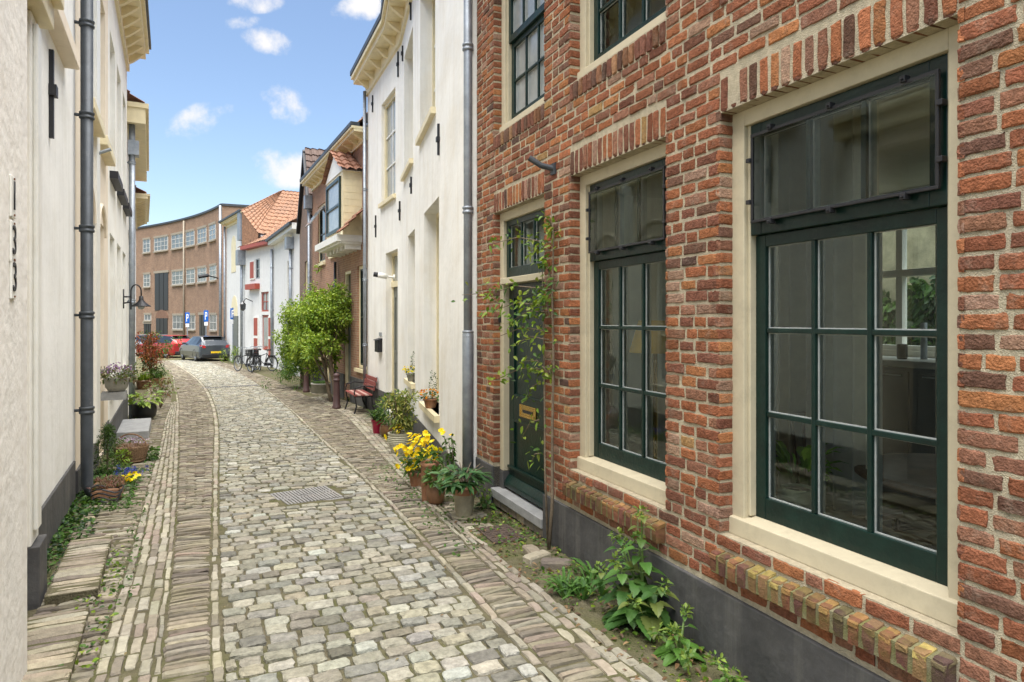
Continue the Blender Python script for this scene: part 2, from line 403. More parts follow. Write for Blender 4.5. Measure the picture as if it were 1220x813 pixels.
BPX = dict(
 B0=[(111, 813), (134, 741), (153, 674), (168, 617), (186, 547), (196, 500), (204, 460), (203, 446)],
 B1=[(181, 813), (193, 741), (198, 684), (204, 624), (207, 540), (207.5, 500), (206.5, 462), (205, 448)],
 B2=[(190, 813), (200, 741), (205.5, 684), (211, 624), (213, 540), (212, 500), (208, 462), (206.5, 449)],
 B3=[(250, 813), (250, 741), (252.6, 684), (253.6, 624), (254, 540), (253, 490), (243, 465), (230, 449)],
 B4=[(265, 813), (262.7, 741), (262, 684), (261.4, 624), (260.4, 540), (259, 505), (255.5, 481), (246, 463.6), (232.5, 449), (213.5, 436.5)],
 B5=[(651, 813), (629, 791), (579, 733), (524.6, 675), (481, 620), (399, 541), (346, 489), (316, 465), (281, 443)],
 B6=[(667, 813), (641, 785), (584, 725), (532, 672), (486, 619), (403, 540), (349, 489), (318, 465)],
 B7=[(722, 811), (691, 772), (654, 734), (560.6, 664.6), (510, 607), (451, 540.6), (424.5, 508), (405, 489), (360, 470)],
 B8=[(800, 813), (735, 764), (662, 712), (590, 668), (540, 625), (480, 552), (448, 515), (420, 489), (372, 470)])
_pts = np.array([gp(*p) for p in BPX['B4']])
_pc = np.polyfit(_pts[:, 1], _pts[:, 0], 4)
_z0, _z1 = _pts[0, 1] + 0.2, _pts[-1, 1]
_dp = np.polyder(_pc)
def _bx(Z):
    Z = np.asarray(Z, float); r = np.polyval(_pc, np.clip(Z, _z0, _z1))
    r = np.where(Z < _z0, r + (Z - _z0) * np.polyval(_dp, _z0), r)
    return np.where(Z > _z1, r + (Z - _z1) * np.polyval(_dp, _z1), r)
_cz = np.arange(-6, 62, 0.05); _cx = _bx(_cz)
_ct = np.concatenate([[0], np.cumsum(np.hypot(np.diff(_cx), np.diff(_cz)))])
_tx = np.gradient(_cx, _ct); _tz = np.gradient(_cz, _ct); _l = np.hypot(_tx, _tz); _tx /= _l; _tz /= _l
def street(off, t, h):
    """offset to the right of the left cobble edge, distance along it, height -> world"""
    X = np.interp(t, _ct, _cx) + np.interp(t, _ct, _tz) * off
    Z = np.interp(t, _ct, _cz) - np.interp(t, _ct, _tx) * off
    return np.stack([X, Z, g(Z) + h], -1)
def to_street(X, Z):
    i = int(np.argmin((_cx - X) ** 2 + (_cz - Z) ** 2))
    return _ct[i], (X - _cx[i]) * _tz[i] - (Z - _cz[i]) * _tx[i]
OFF = {}
for k, pts in BPX.items():
    a = np.array(sorted(to_street(*gp(*p)) for p in pts))
    if k == 'B4': a[:, 1] = 0
    OFF[k] = a
def off(k, t):
    a = OFF[k]; t = np.asarray(t, float)
    s = sum(np.interp(t + d, a[:, 0], a[:, 1]) for d in (-1.5, -.75, 0, .75, 1.5)) / 5
    return s
T0, T1 = float(np.interp(1.2, _cz, _ct)), float(np.interp(40, _cz, _ct))
CO_COL = [(.38, .36, .28), (.325, .305, .235), (.43, .415, .335), (.31, .305, .26), (.38, .35, .255), (.47, .47, .41), (.235, .225, .185)]
CO_W = [24, 20, 18, 14, 14, 6, 7]
CL_COL = [(.31, .27, .195), (.275, .235, .175), (.36, .315, .225), (.225, .19, .15), (.33, .295, .225), (.27, .215, .17), (.40, .37, .285)]
CL_W = [22, 18, 18, 13, 14, 10, 5]
CL2_COL = [(.42, .385, .30), (.37, .33, .25), (.46, .42, .31), (.32, .275, .21), (.40, .33, .26)]
CL2_W = [25, 22, 18, 14, 8]

def cobbles(S):
    cu, cv, hu, hv = [], [], [], []
    t = T0
    while t < T1:
        rowh = rng.uniform(.094, .116)
        w0, w1 = 0.0, float(off('B5', t))
        x = w0 + (rng.uniform(-.10, 0.0))
        while x < w1 - .03:
            w = rng.uniform(.11, .17)
            a, b = max(x, w0 + .004), min(x + w, w1 - .004)
            if b - a > .055:
                cu.append((a + b) / 2); cv.append(t + rowh / 2 + rng.normal(0, .0035) + .018 * math.sin(x * 2.1 + t * .7) - .0 * x); hu.append((b - a) / 2 - rng.uniform(.005, .011)); hv.append(rowh / 2 - rng.uniform(.005, .0095))
            x += w
        t += rowh
    cu, cv, hu, hv = map(np.array, (cu, cv, hu, hv))
    P = street(cu, cv, 0)
    keep = np.ones(len(cu), bool)
    for (cx, cz, r) in COVERS:
        ct, co = to_street(cx, cz)
        keep &= ~((np.abs(cu - co) < r + .04) & (np.abs(cv - ct) < r + .04))
    cu, cv, hu, hv = cu[keep], cv[keep], hu[keep], hv[keep]
    N = len(cu)
    S.add(street, cu, cv, hu, hv, rng.normal(.016, .0045, N), palette(N, CO_COL, CO_W, .16, .76) * np.array([1.01, 1.0, .99]), base=-.02, nx=5, ny=4, corner=.06, dome=.16, jit=.003, hj=.0011, rot=.022, tilt=.026)
def across(S, kl, kr, col, w, ln=.19, pitch=.052, t0=T0, t1=T1, gap=0.0, extra=0.0, h=.016):
    """bricks on edge laid across the street"""
    cu, cv, hu, hv = [], [], [], []
    t = t0; row = 0
    while t < t1:
        p = pitch * rng.uniform(.9, 1.12)
        a0 = float(kl(t)) if callable(kl) else float(off(kl, t)); a1 = float(kr(t)) if callable(kr) else float(off(kr, t))
        W = a1 - a0
        if W > .07:
            n = max(1, round(W / ln)); L = W / n
            sh = 0.5 * L if (row % 2 and n > 1) else 0
            x = a0 - sh
            while x < a1 - .02:
                a, b = max(x, a0), min(x + L, a1)
                if b - a > .04 and rng.random() > gap:
                    cu.append((a + b) / 2 + rng.normal(0, .004)); cv.append(t + p / 2 + rng.normal(0, .002)); hu.append((b - a) / 2 - .005); hv.append(p / 2 - rng.uniform(.0055, .010))
                x += L
        t += p; row += 1
    N = len(cu)
    S.add(street, cu, cv, hu, hv, rng.normal(h, .004, N), palette(N, col, w, .20, .80), base=-.03, nx=4, ny=3, corner=.04, dome=.26, jit=.002, hj=.0012, rot=.016, tilt=.05)
def along(S, kl, kr, n, col, w, ln=.2, t0=T0, t1=T1, h=.015, gap=0.0):
    """bricks on edge laid along the street in n columns"""
    cu, cv, hu, hv = [], [], [], []
    for i in range(n):
        t = t0 + rng.uniform(0, ln)
        while t < t1:
            L = ln * rng.uniform(.72, 1.12)
            tm = t + L / 2
            a0 = float(kl(tm)) if callable(kl) else float(off(kl, tm)); a1 = float(kr(tm)) if callable(kr) else float(off(kr, tm))
            W = (a1 - a0) / n
            if W > .03 and rng.random() > gap:
                cu.append(a0 + W * (i + .5) + rng.normal(0, .003)); cv.append(tm); hu.append(W / 2 - rng.uniform(.004, .0075)); hv.append(L / 2 - rng.uniform(.005, .009))
            t += L
    N = len(cu)
    S.add(street, cu, cv, hu, hv, rng.normal(h, .004, N), palette(N, col, w, .14, .78), base=-.03, nx=3, ny=4, corner=.04, dome=.22, jit=.0025, hj=.0012, rot=.012, tilt=.03)

mc = [gp(*p) for p in ((327, 586.6), (398.8, 578), (402.9, 597.5), (332.5, 607))]
MC = np.mean(mc, 0)
far_mc = gp(275, 461)
COVERS = [(MC[0], MC[1], .29)]
S = Slabs(); cobbles(S)
o = S.build('road', M_STONE); tag(o, 'grey cobbled roadway curving away between the houses', kind='structure')
S = Slabs()
across(S, 'B2', 'B3', CL_COL, CL_W); across(S, 'B6', 'B7', CL_COL, CL_W)
along(S, 'B3', 'B4', 1, CL2_COL, CL2_W, ln=.19); along(S, 'B5', 'B6', 1, CL2_COL, CL2_W, ln=.2); along(S, 'B1', 'B2', 1, CL2_COL, CL2_W)
along(S, 'B0', 'B1', 4, CL2_COL, CL2_W); along(S, 'B7', 'B8', 3, CL2_COL, CL2_W, t1=float(np.interp(18, _cz, _ct)))
# mossy strip of bricks on edge between the path and the left houses
LF = Frame(-0.9, 0.0, -0.508, 'L')
def left_edge(t):
    # the wall line in street coordinates, sampled
    return np.interp(t, _LT, _LO)
_lu = np.arange(2.0, 27, .4)
_a = np.array(sorted(to_street(*(LF.P(u, .12, 0)[:2])) for u in _lu)); _LT, _LO = _a[:, 0], _a[:, 1]
across(S, lambda t: max(left_edge(t), float(off('B0', t)) - .62), 'B0', CL_COL, CL_W, ln=.21, pitch=.056, t1=float(np.interp(9.5, _cz, _ct)), gap=.05, h=.013)
across(S, left_edge, 'B0', CL_COL, CL_W, ln=.21, pitch=.056, t0=float(np.interp(9.5, _cz, _ct)), t1=float(np.interp(24, _cz, _ct)), gap=.25, h=.011)
# brick apron in front of the houses on the right, sunk in dirt
across(S, 'B8', lambda t: float(off('B8', t)) + .42, CL_COL, CL_W, ln=.2, pitch=.06, t0=float(np.interp(7.0, _cz, _ct)), t1=float(np.interp(22, _cz, _ct)), gap=.2, h=.010)
across(S, 'B8', lambda t: float(off('B8', t)) + .3, CL2_COL, CL2_W, ln=.2, pitch=.09, t0=float(np.interp(4.3, _cz, _ct)), t1=float(np.interp(5.6, _cz, _ct)), gap=.2, h=.010)
o = S.build('pavement', M_CLINK); tag(o, 'worn clinker brick paving in bands along both sides of the cobbles', kind='structure')
# ------------------------------------------------------------------ walls with openings
def wall_mesh(mb, fr, u0, u1, z0, z1, ops, recess=0.12, n=0.0, mi=0, reveal_mi=None, uv=True):
    """front sheet with rectangular openings (ua, ub, za, zb) and their reveals; u may be a broken line through fr"""
    us = sorted({u0, u1, *[max(u0, min(u1, o[0])) for o in ops], *[max(u0, min(u1, o[1])) for o in ops]})
    zs = sorted({z0, z1, *[max(z0, min(z1, o[2])) for o in ops], *[max(z0, min(z1, o[3])) for o in ops]})
    for a, b in zip(us[:-1], us[1:]):
        for c, d in zip(zs[:-1], zs[1:]):
            um, zm = (a + b) / 2, (c + d) / 2
            if any(o[0] < um < o[1] and o[2] < zm < o[3] for o in ops): continue
            mb.add([fr.P(a, n, c), fr.P(b, n, c), fr.P(b, n, d), fr.P(a, n, d)], [(0, 1, 2, 3)], mi, uv=[[(a, c), (b, c), (b, d), (a, d)]])
    r = mi if reveal_mi is None else reveal_mi
    for o in ops:
        ua, ub, za, zb = o[:4]; rc = o[4] if len(o) > 4 else recess
        for A, B in (((ua, za), (ua, zb)), ((ub, zb), (ub, za)), ((ua, zb), (ub, zb)), ((ub, za), (ua, za))):
            mb.add([fr.P(A[0], n, A[1]), fr.P(B[0], n, B[1]), fr.P(B[0], n - rc, B[1]), fr.P(A[0], n - rc, A[1])], [(0, 1, 2, 3)], r,
                   uv=[[(0, A[1] + A[0]), (0, B[1] + B[0]), (rc, B[1] + B[0]), (rc, A[1] + A[0])]])
def house_box(mb, fr, u0, u1, z0, z1, depth, mi=0, top=True, ends=(True, True), back=True):
    """sides, back and top that close the house behind its front sheet"""
    def q(a, b, n0, n1, za, zb):
        mb.add([fr.P(a, n0, za), fr.P(b, n1, za), fr.P(b, n1, zb), fr.P(a, n0, zb)], [(0, 1, 2, 3)], mi, uv=[[(0, za), (abs(n1 - n0) + abs(b - a), za), (abs(n1 - n0) + abs(b - a), zb), (0, zb)]])
    if ends[0]: q(u0, u0, 0, -depth, z0, z1)
    if ends[1]: q(u1, u1, 0, -depth, z0, z1)
    if back: q(u0, u1, -depth, -depth, z0, z1)
    if top: mb.add([fr.P(u0, 0, z1), fr.P(u1, 0, z1), fr.P(u1, -depth, z1), fr.P(u0, -depth, z1)], [(0, 1, 2, 3)], mi, uv=[[(0, 0), (1, 0), (1, 1), (0, 1)]])

# ------------------------------------------------------------------ the near brick house
FR = Frame(2.38, 0.0, -0.425, 'R')
uR = lambda x: (1904.0 / (x - 270)) / FR.d[1]
U0, U1 = 0.3, uR(567) - .03
W1 = (uR(1142), uR(857), -1.03, 1.0); W2 = (uR(793.5), uR(679), -1.03, 1.0)
DR = (uR(648.6), uR(588), -1.62, 0.955)
W3 = (DR[0], DR[1], 1.64, 3.25); W4 = (W2[0], W2[1], 1.64, 3.25); W5 = (W1[0], W1[1], 1.64, 3.25)
OPS = [W1, W2, DR, W3, W4, W5]
ZT = 3.75  # unseen wall top, kept low so skylight reaches the left houses
bh = thing('brick_house', 'red brick terraced house with dark green sash windows and green door under soldier courses', 'house', FR.loc(U0))
mb = MB(); wall_mesh(mb, FR, U0, U1, -1.32, ZT, [w for w in OPS], recess=.12, n=-.004)
# DR crosses the plinth; plinth is its own part
house_box(mb, FR, U0, U1, -1.32, ZT, 4.2, ends=(True, True), back=False)
# back wall: kitchen window opening, and an unseen opening added to light the room
bw = [(U0, U1)]
KW = (4.55, 6.3, -.30, 1.15)
mbk = MB(); wall_mesh(mbk, FR, U0, U1, -1.7, ZT, [KW, (1.0, 2.8, -1.5, 1.15)], recess=.2, n=-4.0)
wall_obj = mb.build('wall', M_MORTAR, bh)
mbk.build('back_wall', mat('room_paint', (0.80, 0.76, 0.66), 0.8, var=.06, bump=.05), bh)

# bricks
S = Slabs()
CH = 0.062
blocked = [(a, b, c, d + .17) for a, b, c, d in (W1, W2)] + [(DR[0], DR[1], DR[2], DR[3] + .17)] + [(a, b, c - .13, d + .17) for a, b, c, d in (W3, W4, W5)]
rowl = [(W1[0] - .0, W1[1] + .02, -1.18, -1.12), (W2[0] - .0, W2[1] + .02, -1.18, -1.12)]
def wallmap(n0):
    return lambda a, b, h: FR.PA(a, n0 + h, b)
cu, cv, hu, hv = [], [], [], []
k = 0; z = -1.277
while z < ZT:
    zm = z + CH / 2
    cuts = sorted([(o[0], o[1]) for o in blocked + rowl if o[2] - .012 < zm < o[3] + .012])
    segs = []; c = U0
    for a, b in cuts:
        if a > c: segs.append((c, a))
        c = max(c, b)
    if c < U1: segs.append((c, U1))
    for a, b in segs:
        x = a; first = True
        nxt = (k % 2 == 0)
        while x < b - .012:
            if first: L = .085 if nxt else .165
            else: L = rng.choice([.168, .168, .172, .082, .16])
            L *= rng.uniform(.95, 1.06); first = False
            rem = b - x - L
            if rem < .05: L = b - x + .013
            elif rem < .095 and L > .12: L = (b - x) / 2 - .006
            e = min(x + L, b)
            if e - x > .02:
                cu.append((x + e) / 2); cv.append(zm + rng.normal(0, .0022)); hu.append((e - x) / 2 - rng.uniform(0, .002)); hv.append(.0238 + rng.normal(0, .0013))
            x = e + rng.uniform(.011, .017)
    z += CH; k += 1
N = len(cu)
S.add(wallmap(0), cu, cv, hu, hv, rng.normal(.0025, .0016, N), palette(N, BR_COL, BR_W, .11), base=-.02, nx=7, ny=4, corner=.025, dome=.15, jit=.0017, hj=.0007, rot=.008, tilt=.012, flip=True)
# soldier courses
for w in OPS:
    n = round((w[1] - w[0]) / .0625); p = (w[1] - w[0]) / n
    us = w[0] + p * (np.arange(n) + .5)
    arch = .012 * (1 - ((us - (w[0] + w[1]) / 2) / ((w[1] - w[0]) / 2)) ** 2)
    lo, hi = w[3] + .002, w[3] + .166
    S.add(wallmap(0), us + rng.normal(0, .0015, n), np.full(n, (lo + hi) / 2) + arch * .4, np.full(n, p / 2 - .0082), np.full(n, (hi - lo) / 2 - .003), rng.normal(.0035, .002, n), palette(n, BR_COL, [24, 24, 16, 9, 8, .5, 8, 12, 3], .14), base=-.02, nx=3, ny=5, corner=.06, dome=.2, jit=.002, hj=.001, rot=.012, flip=True)
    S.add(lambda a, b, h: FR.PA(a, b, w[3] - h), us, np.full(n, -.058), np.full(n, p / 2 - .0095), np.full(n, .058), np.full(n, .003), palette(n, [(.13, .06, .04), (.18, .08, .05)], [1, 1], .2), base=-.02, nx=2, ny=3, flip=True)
# reveals (brick returns)
for w in OPS:
    zz = w[2]; kk = 0
    zs = np.arange(-1.277, ZT, CH) + CH / 2
    zs = zs[(zs > max(w[2], -1.3) + .0) & (zs < w[3])]
    n = len(zs)
    for side, uu in ((0, w[0]), (1, w[1])):
        f = (lambda a, b, h: FR.PA(uu + h, a, b)) if side == 0 else (lambda a, b, h: FR.PA(uu - h, a, b))
        S.add(f, np.full(n, -.057), zs + rng.normal(0, .002, n), np.full(n, .058), np.full(n, .0232), rng.normal(.0075, .0012, n), palette(n, BR_COL, BR_W, .15), base=-.02, nx=4, ny=4, corner=.03, dome=.14, jit=.0015, hj=.0007, flip=(side == 0))
# rowlock under the upper windows
for w in (W3, W4, W5):
    n = round((w[1] - w[0]) / .0625); p = (w[1] - w[0]) / n; us = w[0] + p * (np.arange(n) + .5)
    S.add(wallmap(.012), us, np.full(n, 1.57), np.full(n, p / 2 - .0085), np.full(n, .058), rng.normal(.0, .002, n), palette(n, [(.20, .09, .06), (.26, .13, .07), (.15, .085, .06), (.3, .17, .09)], [3, 3, 2, 1], .15), base=-.03, nx=3, ny=4, corner=.06, jit=.002, hj=.001, rot=.02, flip=True)
S.build('bricks', M_BRICK, wall_obj)
# projecting rowlock sills
for w, uu in ((W1, None), (W2, None)):
    a0, a1 = w[0] - .0, w[1] + .02
    n = round((a1 - a0) / .0655); p = (a1 - a0) / n; us = a0 + p * (np.arange(n) + .5)
    S = Slabs()
    col = palette(n, [(.16, .066, .046), (.20, .085, .05), (.14, .065, .05), (.10, .06, .05), (.24, .14, .07)], [4, 3, 3, 2, 1], .15)
    PROJ = .058
    sl = .045
    hgt = rng.normal(0, .003, n)
    # one rounded brick per course: front face and sloping top
    S.add(lambda a, b, h: FR.PA(a, PROJ + h, b), us, np.full(n, -1.158), np.full(n, p / 2 - .0085), np.full(n, .052), rng.normal(0, .0025, n), col, base=-.09, nx=3, ny=4, corner=.06, dome=.16, jit=.0018, hj=.001, flip=True)
    def topmap(a, b, h): return FR.PA(a, b, -1.108 - (b - .0) * .30 + h)
    S.add(topmap, us, np.full(n, -.01), np.full(n, p / 2 - .0085), np.full(n, .067), rng.normal(.010, .0025, n), col * np.array([1.45, 1.85, 1.25]), base=-.012, nx=3, ny=4, corner=.06, dome=.16, jit=.0018, hj=.001)
    so = S.build('brick_sill', M_SILLB, bh)
    m2 = MB(); m2.hexa([FR.P(*q) for q in [(a0 + .02, -.06, -1.206), (a1 - .02, -.06, -1.206), (a1 - .02, .048, -1.202), (a0 + .02, .048, -1.202), (a0 + .02, -.06, -1.094), (a1 - .02, -.06, -1.094), (a1 - .02, .048, -1.119), (a0 + .02, .048, -1.119)]])
    m2.build('sill_mortar', M_SMORT, so)
# plinth
mb = MB()
for a, b in ((U0, DR[0]), (DR[1], U1)):
    n = max(2, int((b - a) / .15))
    for i in range(n):
        ua, ub = a + (b - a) * i / n, a + (b - a) * (i + 1) / n
        mb.fbox(FR, ua, ub, -.25, .014, -1.95, -1.298)
mb2 = MB()
for a, b in ((U0, DR[0]), (DR[1], U1)):
    mb2.fbox(FR, a, b, -.25, .016, -1.95, -1.297)
mb2.build('plinth', M_PLINTH, bh, bevel=.006)

def panes_window(parent, fr, u0, u1, z0, z1, nface, cols, rows, stile, rail, mun, depth, msash, mglass, putty=True, bottom_rail=None, name='sash'):
    """one glazed sash as a part: stiles, rails, muntins; the glass and the putty are its own pieces"""
    br = bottom_rail or rail
    mb = MB(); n0, n1 = nface - depth, nface
    mb.fbox(fr, u0, u0 + stile, n0, n1, z0, z1); mb.fbox(fr, u1 - stile, u1, n0, n1, z0, z1)
    mb.fbox(fr, u0 + stile, u1 - stile, n0, n1 - .001, z0, z0 + br); mb.fbox(fr, u0 + stile, u1 - stile, n0, n1 - .001, z1 - rail, z1)
    a, b, c, d = u0 + stile, u1 - stile, z0 + br, z1 - rail
    for i in range(1, cols):
        x = a + (b - a) * i / cols; mb.fbox(fr, x - mun / 2, x + mun / 2, n0 + .004, n1 - .004, c, d)
    for j in range(1, rows):
        zz = c + (d - c) * j / rows; mb.fbox(fr, a, b, n0 + .005, n1 - .006, zz - mun / 2, zz + mun / 2)
    s = mb.build(name, msash, parent, bevel=.0035)
    gm = MB(); ng = nface - depth * .55
    gm.add([fr.P(a, ng, c), fr.P(b, ng, c), fr.P(b, ng, d), fr.P(a, ng, d)], [(3, 2, 1, 0)])
    gm.build('pane', mglass, s)
    if putty:
        pm = MB(); w = .005
        for i in range(cols):
            xa = a + (b - a) * i / cols + (mun / 2 if i else 0); xb = a + (b - a) * (i + 1) / cols - (mun / 2 if i < cols - 1 else 0)
            for j in range(rows):
                za = c + (d - c) * j / rows + (mun / 2 if j else 0); zb = c + (d - c) * (j + 1) / rows - (mun / 2 if j < rows - 1 else 0)
                pm.fbox(fr, xa, xb, ng + .001, ng + .007, za, za + w); pm.fbox(fr, xb - w, xb, ng + .001, ng + .0065, za + w, zb)
                pm.fbox(fr, xa, xb, ng + .001, ng + .0062, zb - w * .6, zb)
                pm.fbox(fr, xb - w * 1.2, xb, ng - .03, ng - .001, za, zb)
        pm.build('putty', M_PUTTY, s)
    return s

def cream_window(w, kind):
    u0, u1, z0, z1 = w; st = .085
    R = -.075                     # frame face
    mb = MB()
    mb.fbox(FR, u0, u0 + st, R - .13, R, z0, z1); mb.fbox(FR, u1 - st, u1, R - .13, R, z0, z1)
    mb.fbox(FR, u0 + st, u1 - st, R - .13, R - .001, z1 - .075, z1)
    # sloped bottom rail, standing a little proud
    mb.hexa([FR.P(*q) for q in [(u0, R - .14, z0), (u1, R - .14, z0), (u1, R + .022, z0), (u0, R + .022, z0), (u0, R - .14, z0 + .115), (u1, R - .14, z0 + .115), (u1, R + .02, z0 + .082), (u0, R + .02, z0 + .082)]])
    # inner step
    mb.fbox(FR, u0 + st, u0 + st + .018, R - .13, R - .022, z0 + .1, z1 - .075); mb.fbox(FR, u1 - st - .018, u1 - st, R - .13, R - .022, z0 + .1, z1 - .075)
    wn = mb.build('window', M_CREAM, bh, bevel=.004)
    a, b = u0 + st + .018, u1 - st - .018
    if kind == 'lower':
        zt = z0 + 1.43
        # green outer frame
        panes_window(wn, FR, a, b, z0 + .098, zt, R - .055, 3, 3, .062, .055, .022, .05, M_GREEN, M_GLASS, bottom_rail=.10)
        panes_window(wn, FR, a, b, zt + .002, z1 - .077, R - .024, 3, 1, .066, .062, .024, .05, M_GREEN, M_GLASS, bottom_rail=.075, name='fanlight')
        # storm screen of clear acrylic clipped over the fanlight
        sc = MB(); sa, sb, sz0, sz1 = a + .012, b - .03, zt + .055, z1 - .13
        n0, n1 = R - .008, R + .006
        t = .013
        sc.fbox(FR, sa, sb, n0, n1, sz0, sz0 + t); sc.fbox(FR, sa, sb, n0, n1, sz1 - t * 1.2, sz1); sc.fbox(FR, sa, sa + t, n0, n1 - .001, sz0 + t, sz1 - t); sc.fbox(FR, sb - t, sb, n0, n1 - .001, sz0 + t, sz1 - t)
        so = sc.build('storm_screen', M_BLACK, wn, bevel=.002)
        sg = MB(); sg.add([FR.P(sa + t, R, sz0 + t), FR.P(sb - t, R, sz0 + t), FR.P(sb - t, R, sz1 - t), FR.P(sa + t, R, sz1 - t)], [(3, 2, 1, 0)])
        sg.fbox(FR, sa + t, sb - t, R + .002, R + .006, sz1 - t - .004, sz1 - t - .001)
        sg.build('clear_sheet', M_ACRYL, so) if False else sg.build('clear_sheet', M_ACRYL, wn)
        for i in range(3):
            uu = sa + (sb - sa) * (.14 + .36 * i)
            for zz in (sz0 - .006, sz1 + .004):
                cl = MB(); cl.fbox(FR, uu - .011, uu + .011, R - .012, R + .018, zz - .012, zz + .012); cl.tube([FR.P(uu, R + .01, zz), FR.P(uu, R + .028, zz - .004)], .005, 6); cl.build('screen_clip', M_BLACK, wn, bevel=.002)
        for zz in (sz0 + .1, sz1 - .12):
            for uu in (sa - .008, sb + .008): cl = MB(); cl.fbox(FR, uu - .012, uu + .012, R - .015, R + .016, zz - .01, zz + .01); cl.build('screen_clip', M_BLACK, wn, bevel=.002)
        # top lintel strip
    else:
        zm = z0 + .80
        panes_window(wn, FR, a, b, z0 + .098, zm, R - .055, 3, 2, .055, .045, .022, .05, M_GREEN, M_GLASS if kind == 'upper' else M_PALEG, bottom_rail=.07)
        panes_window(wn, FR, a, b, zm + .002, z1 - .077, R - .028, 3, 2, .055, .05, .022, .05, M_GREEN, M_GLASS if kind == 'upper' else M_PALEG, bottom_rail=.06, name='upper_sash')
    return wn
cream_window(W1, 'lower'); cream_window(W2, 'lower'); cream_window(W4, 'upper'); cream_window(W5, 'upper'); cream_window(W3, 'pale')

# door
u0, u1, z0, z1 = DR
mb = MB(); R = -.06
mb.fbox(FR, u0, u0 + .085, R - .12, R, -1.33, z1); mb.fbox(FR, u1 - .085, u1, R - .12, R, -1.33, z1); mb.fbox(FR, u0 + .085, u1 - .085, R - .12, R - .001, z1 - .08, z1)
mb.fbox(FR, u0 + .07, u1 - .07, R - .10, R + .028, .315, .37)
df = mb.build('door_frame', M_CREAM, bh, bevel=.006)
m2 = MB(); m2.fbox(FR, u0, u0 + .09, R - .13, R + .006, -1.75, -1.332); m2.build('frame_foot', M_PLINTH, df, bevel=.004); m2 = MB(); m2.fbox(FR, u1 - .09, u1, R - .13, R + .006, -1.75, -1.332); m2.build('frame_foot', M_PLINTH, df, bevel=.004)
panes_window(df, FR, u0 + .085, u1 - .085, .372, z1 - .08, R - .03, 3, 1, .055, .05, .022, .05, M_GREEN, M_GLASS, bottom_rail=.09, name='transom_light')
mb = MB(); a, b = u0 + .086, u1 - .086; nf = R - .055
mb.fbox(FR, a, b, nf - .05, nf - .012, -1.5, .314)
def rim(mb, fr, a, b, c, d, w, n0, n1):
    mb.fbox(fr, a, a + w, n0, n1, c, d); mb.fbox(fr, b - w, b, n0, n1, c, d); mb.fbox(fr, a + w, b - w, n0, n1 - .001, c, c + w); mb.fbox(fr, a + w, b - w, n0, n1 - .001, d - w, d)
rim(mb, FR, a, b, -1.5, .314, .10, nf - .03, nf); mb.fbox(FR, a + .1, b - .1, nf - .03, nf - .0015, -.86, -.66); mb.fbox(FR, a + .1, b - .1, nf - .03, nf - .0015, -1.4, -1.30)
rim(mb, FR, a + .1, b - .1, -.66, .214, .02, nf - .02, nf + .006); rim(mb, FR, a + .1, b - .1, -1.30, -.86, .02, nf - .02, nf + .006)
mb.fbox(FR, a, b, nf - .001, nf + .05, -1.46, -1.42); mb.hexa([FR.P(*q) for q in [(a, nf, -1.42), (b, nf, -1.42), (b, nf + .048, -1.42), (a, nf + .048, -1.42), (a, nf, -1.36), (b, nf, -1.36), (b, nf + .008, -1.36), (a, nf + .008, -1.36)]])
mb.fbox(FR, a, b, nf - .002, nf + .02, -1.30, -1.275)
dl = mb.build('door', M_GREEN, bh, bevel=.003)
m2 = MB(); uc = (a + b) / 2 + .02; rim(m2, FR, uc - .16, uc + .16, -.815, -.71, .018, nf, nf + .014); m2.fbox(FR, uc - .142, uc + .142, nf, nf + .009, -.797, -.728)
m2.build('letterbox', M_BRASS, dl, bevel=.003)
m3 = MB(); m3.fbox(FR, uc - .10, uc + .10, nf + .009, nf + .0115, -.775, -.75); m3.build('letter_flap', M_IRON, dl)
mb = MB(); mb.fbox(FR, u0 - .0, u1 + .0, -.2, .03, -1.56, -1.485); mb.build('door_step', M_STEP, bh, bevel=.006)
S = Slabs(); n = 6; us = u0 + (u1 - u0) / n * (np.arange(n) + .5)
S.add(wallmap(.012), us, np.full(n, -1.60), np.full(n, (u1 - u0) / n / 2 - .006), np.full(n, .036), np.zeros(n), palette(n, CL_COL, CL_W), base=-.05, nx=4, ny=3, flip=True); S.build('step_bricks', M_CLINK, bh)
mb = MB(); mb.fbox(FR, u1 - .035, u1 - .012, R, R + .02, -.02, .02 + .03); mb.build('doorbell', M_BLACK, df, bevel=.003)
# stub of an old bracket
mb = MB(); ub = FR.ux(660); zb = 1.11
mb.tube([FR.P(ub, -.02, zb - .01), FR.P(ub + .03, .09, zb + .015), FR.P(ub + .06, .17, zb + .07)], [.022, .022, .022], 12); mb.fbox(FR, ub - .035, ub + .035, -.01, .012, zb - .05, zb + .03)
mb.build('pipe_bracket', M_ZINCD, bh)
# rooms behind the windows
M_ROOM = MATS['room_paint']
mb = MB(); A, B = U0 + .03, U1 - .05
def fq(mb, pts, mi=0): mb.add([FR.P(*p) for p in pts], [(0, 1, 2, 3)], mi)
fq(mb, [(A, -.28, -1.5), (B, -.28, -1.5), (B, -4.0, -1.5), (A, -4.0, -1.5)])
mb.build('room_floor', mat('dark_floor', (.09, .065, .045), .5, bump=.1), bh)
mb = MB(); fq(mb, [(A, -.2, 1.3), (B, -.2, 1.3), (B, -4.0, 1.3), (A, -4.0, 1.3)]); fq(mb, [(A, -.2, 1.36), (B, -.2, 1.36), (B, -4, 1.36), (A, -4, 1.36)])
fq(mb, [(B, -.2, -1.5), (B, -4, -1.5), (B, -4, ZT), (B, -.2, ZT)]); fq(mb, [(A, -.2, -1.5), (A, -4, -1.5), (A, -4, ZT), (A, -.2, ZT)])
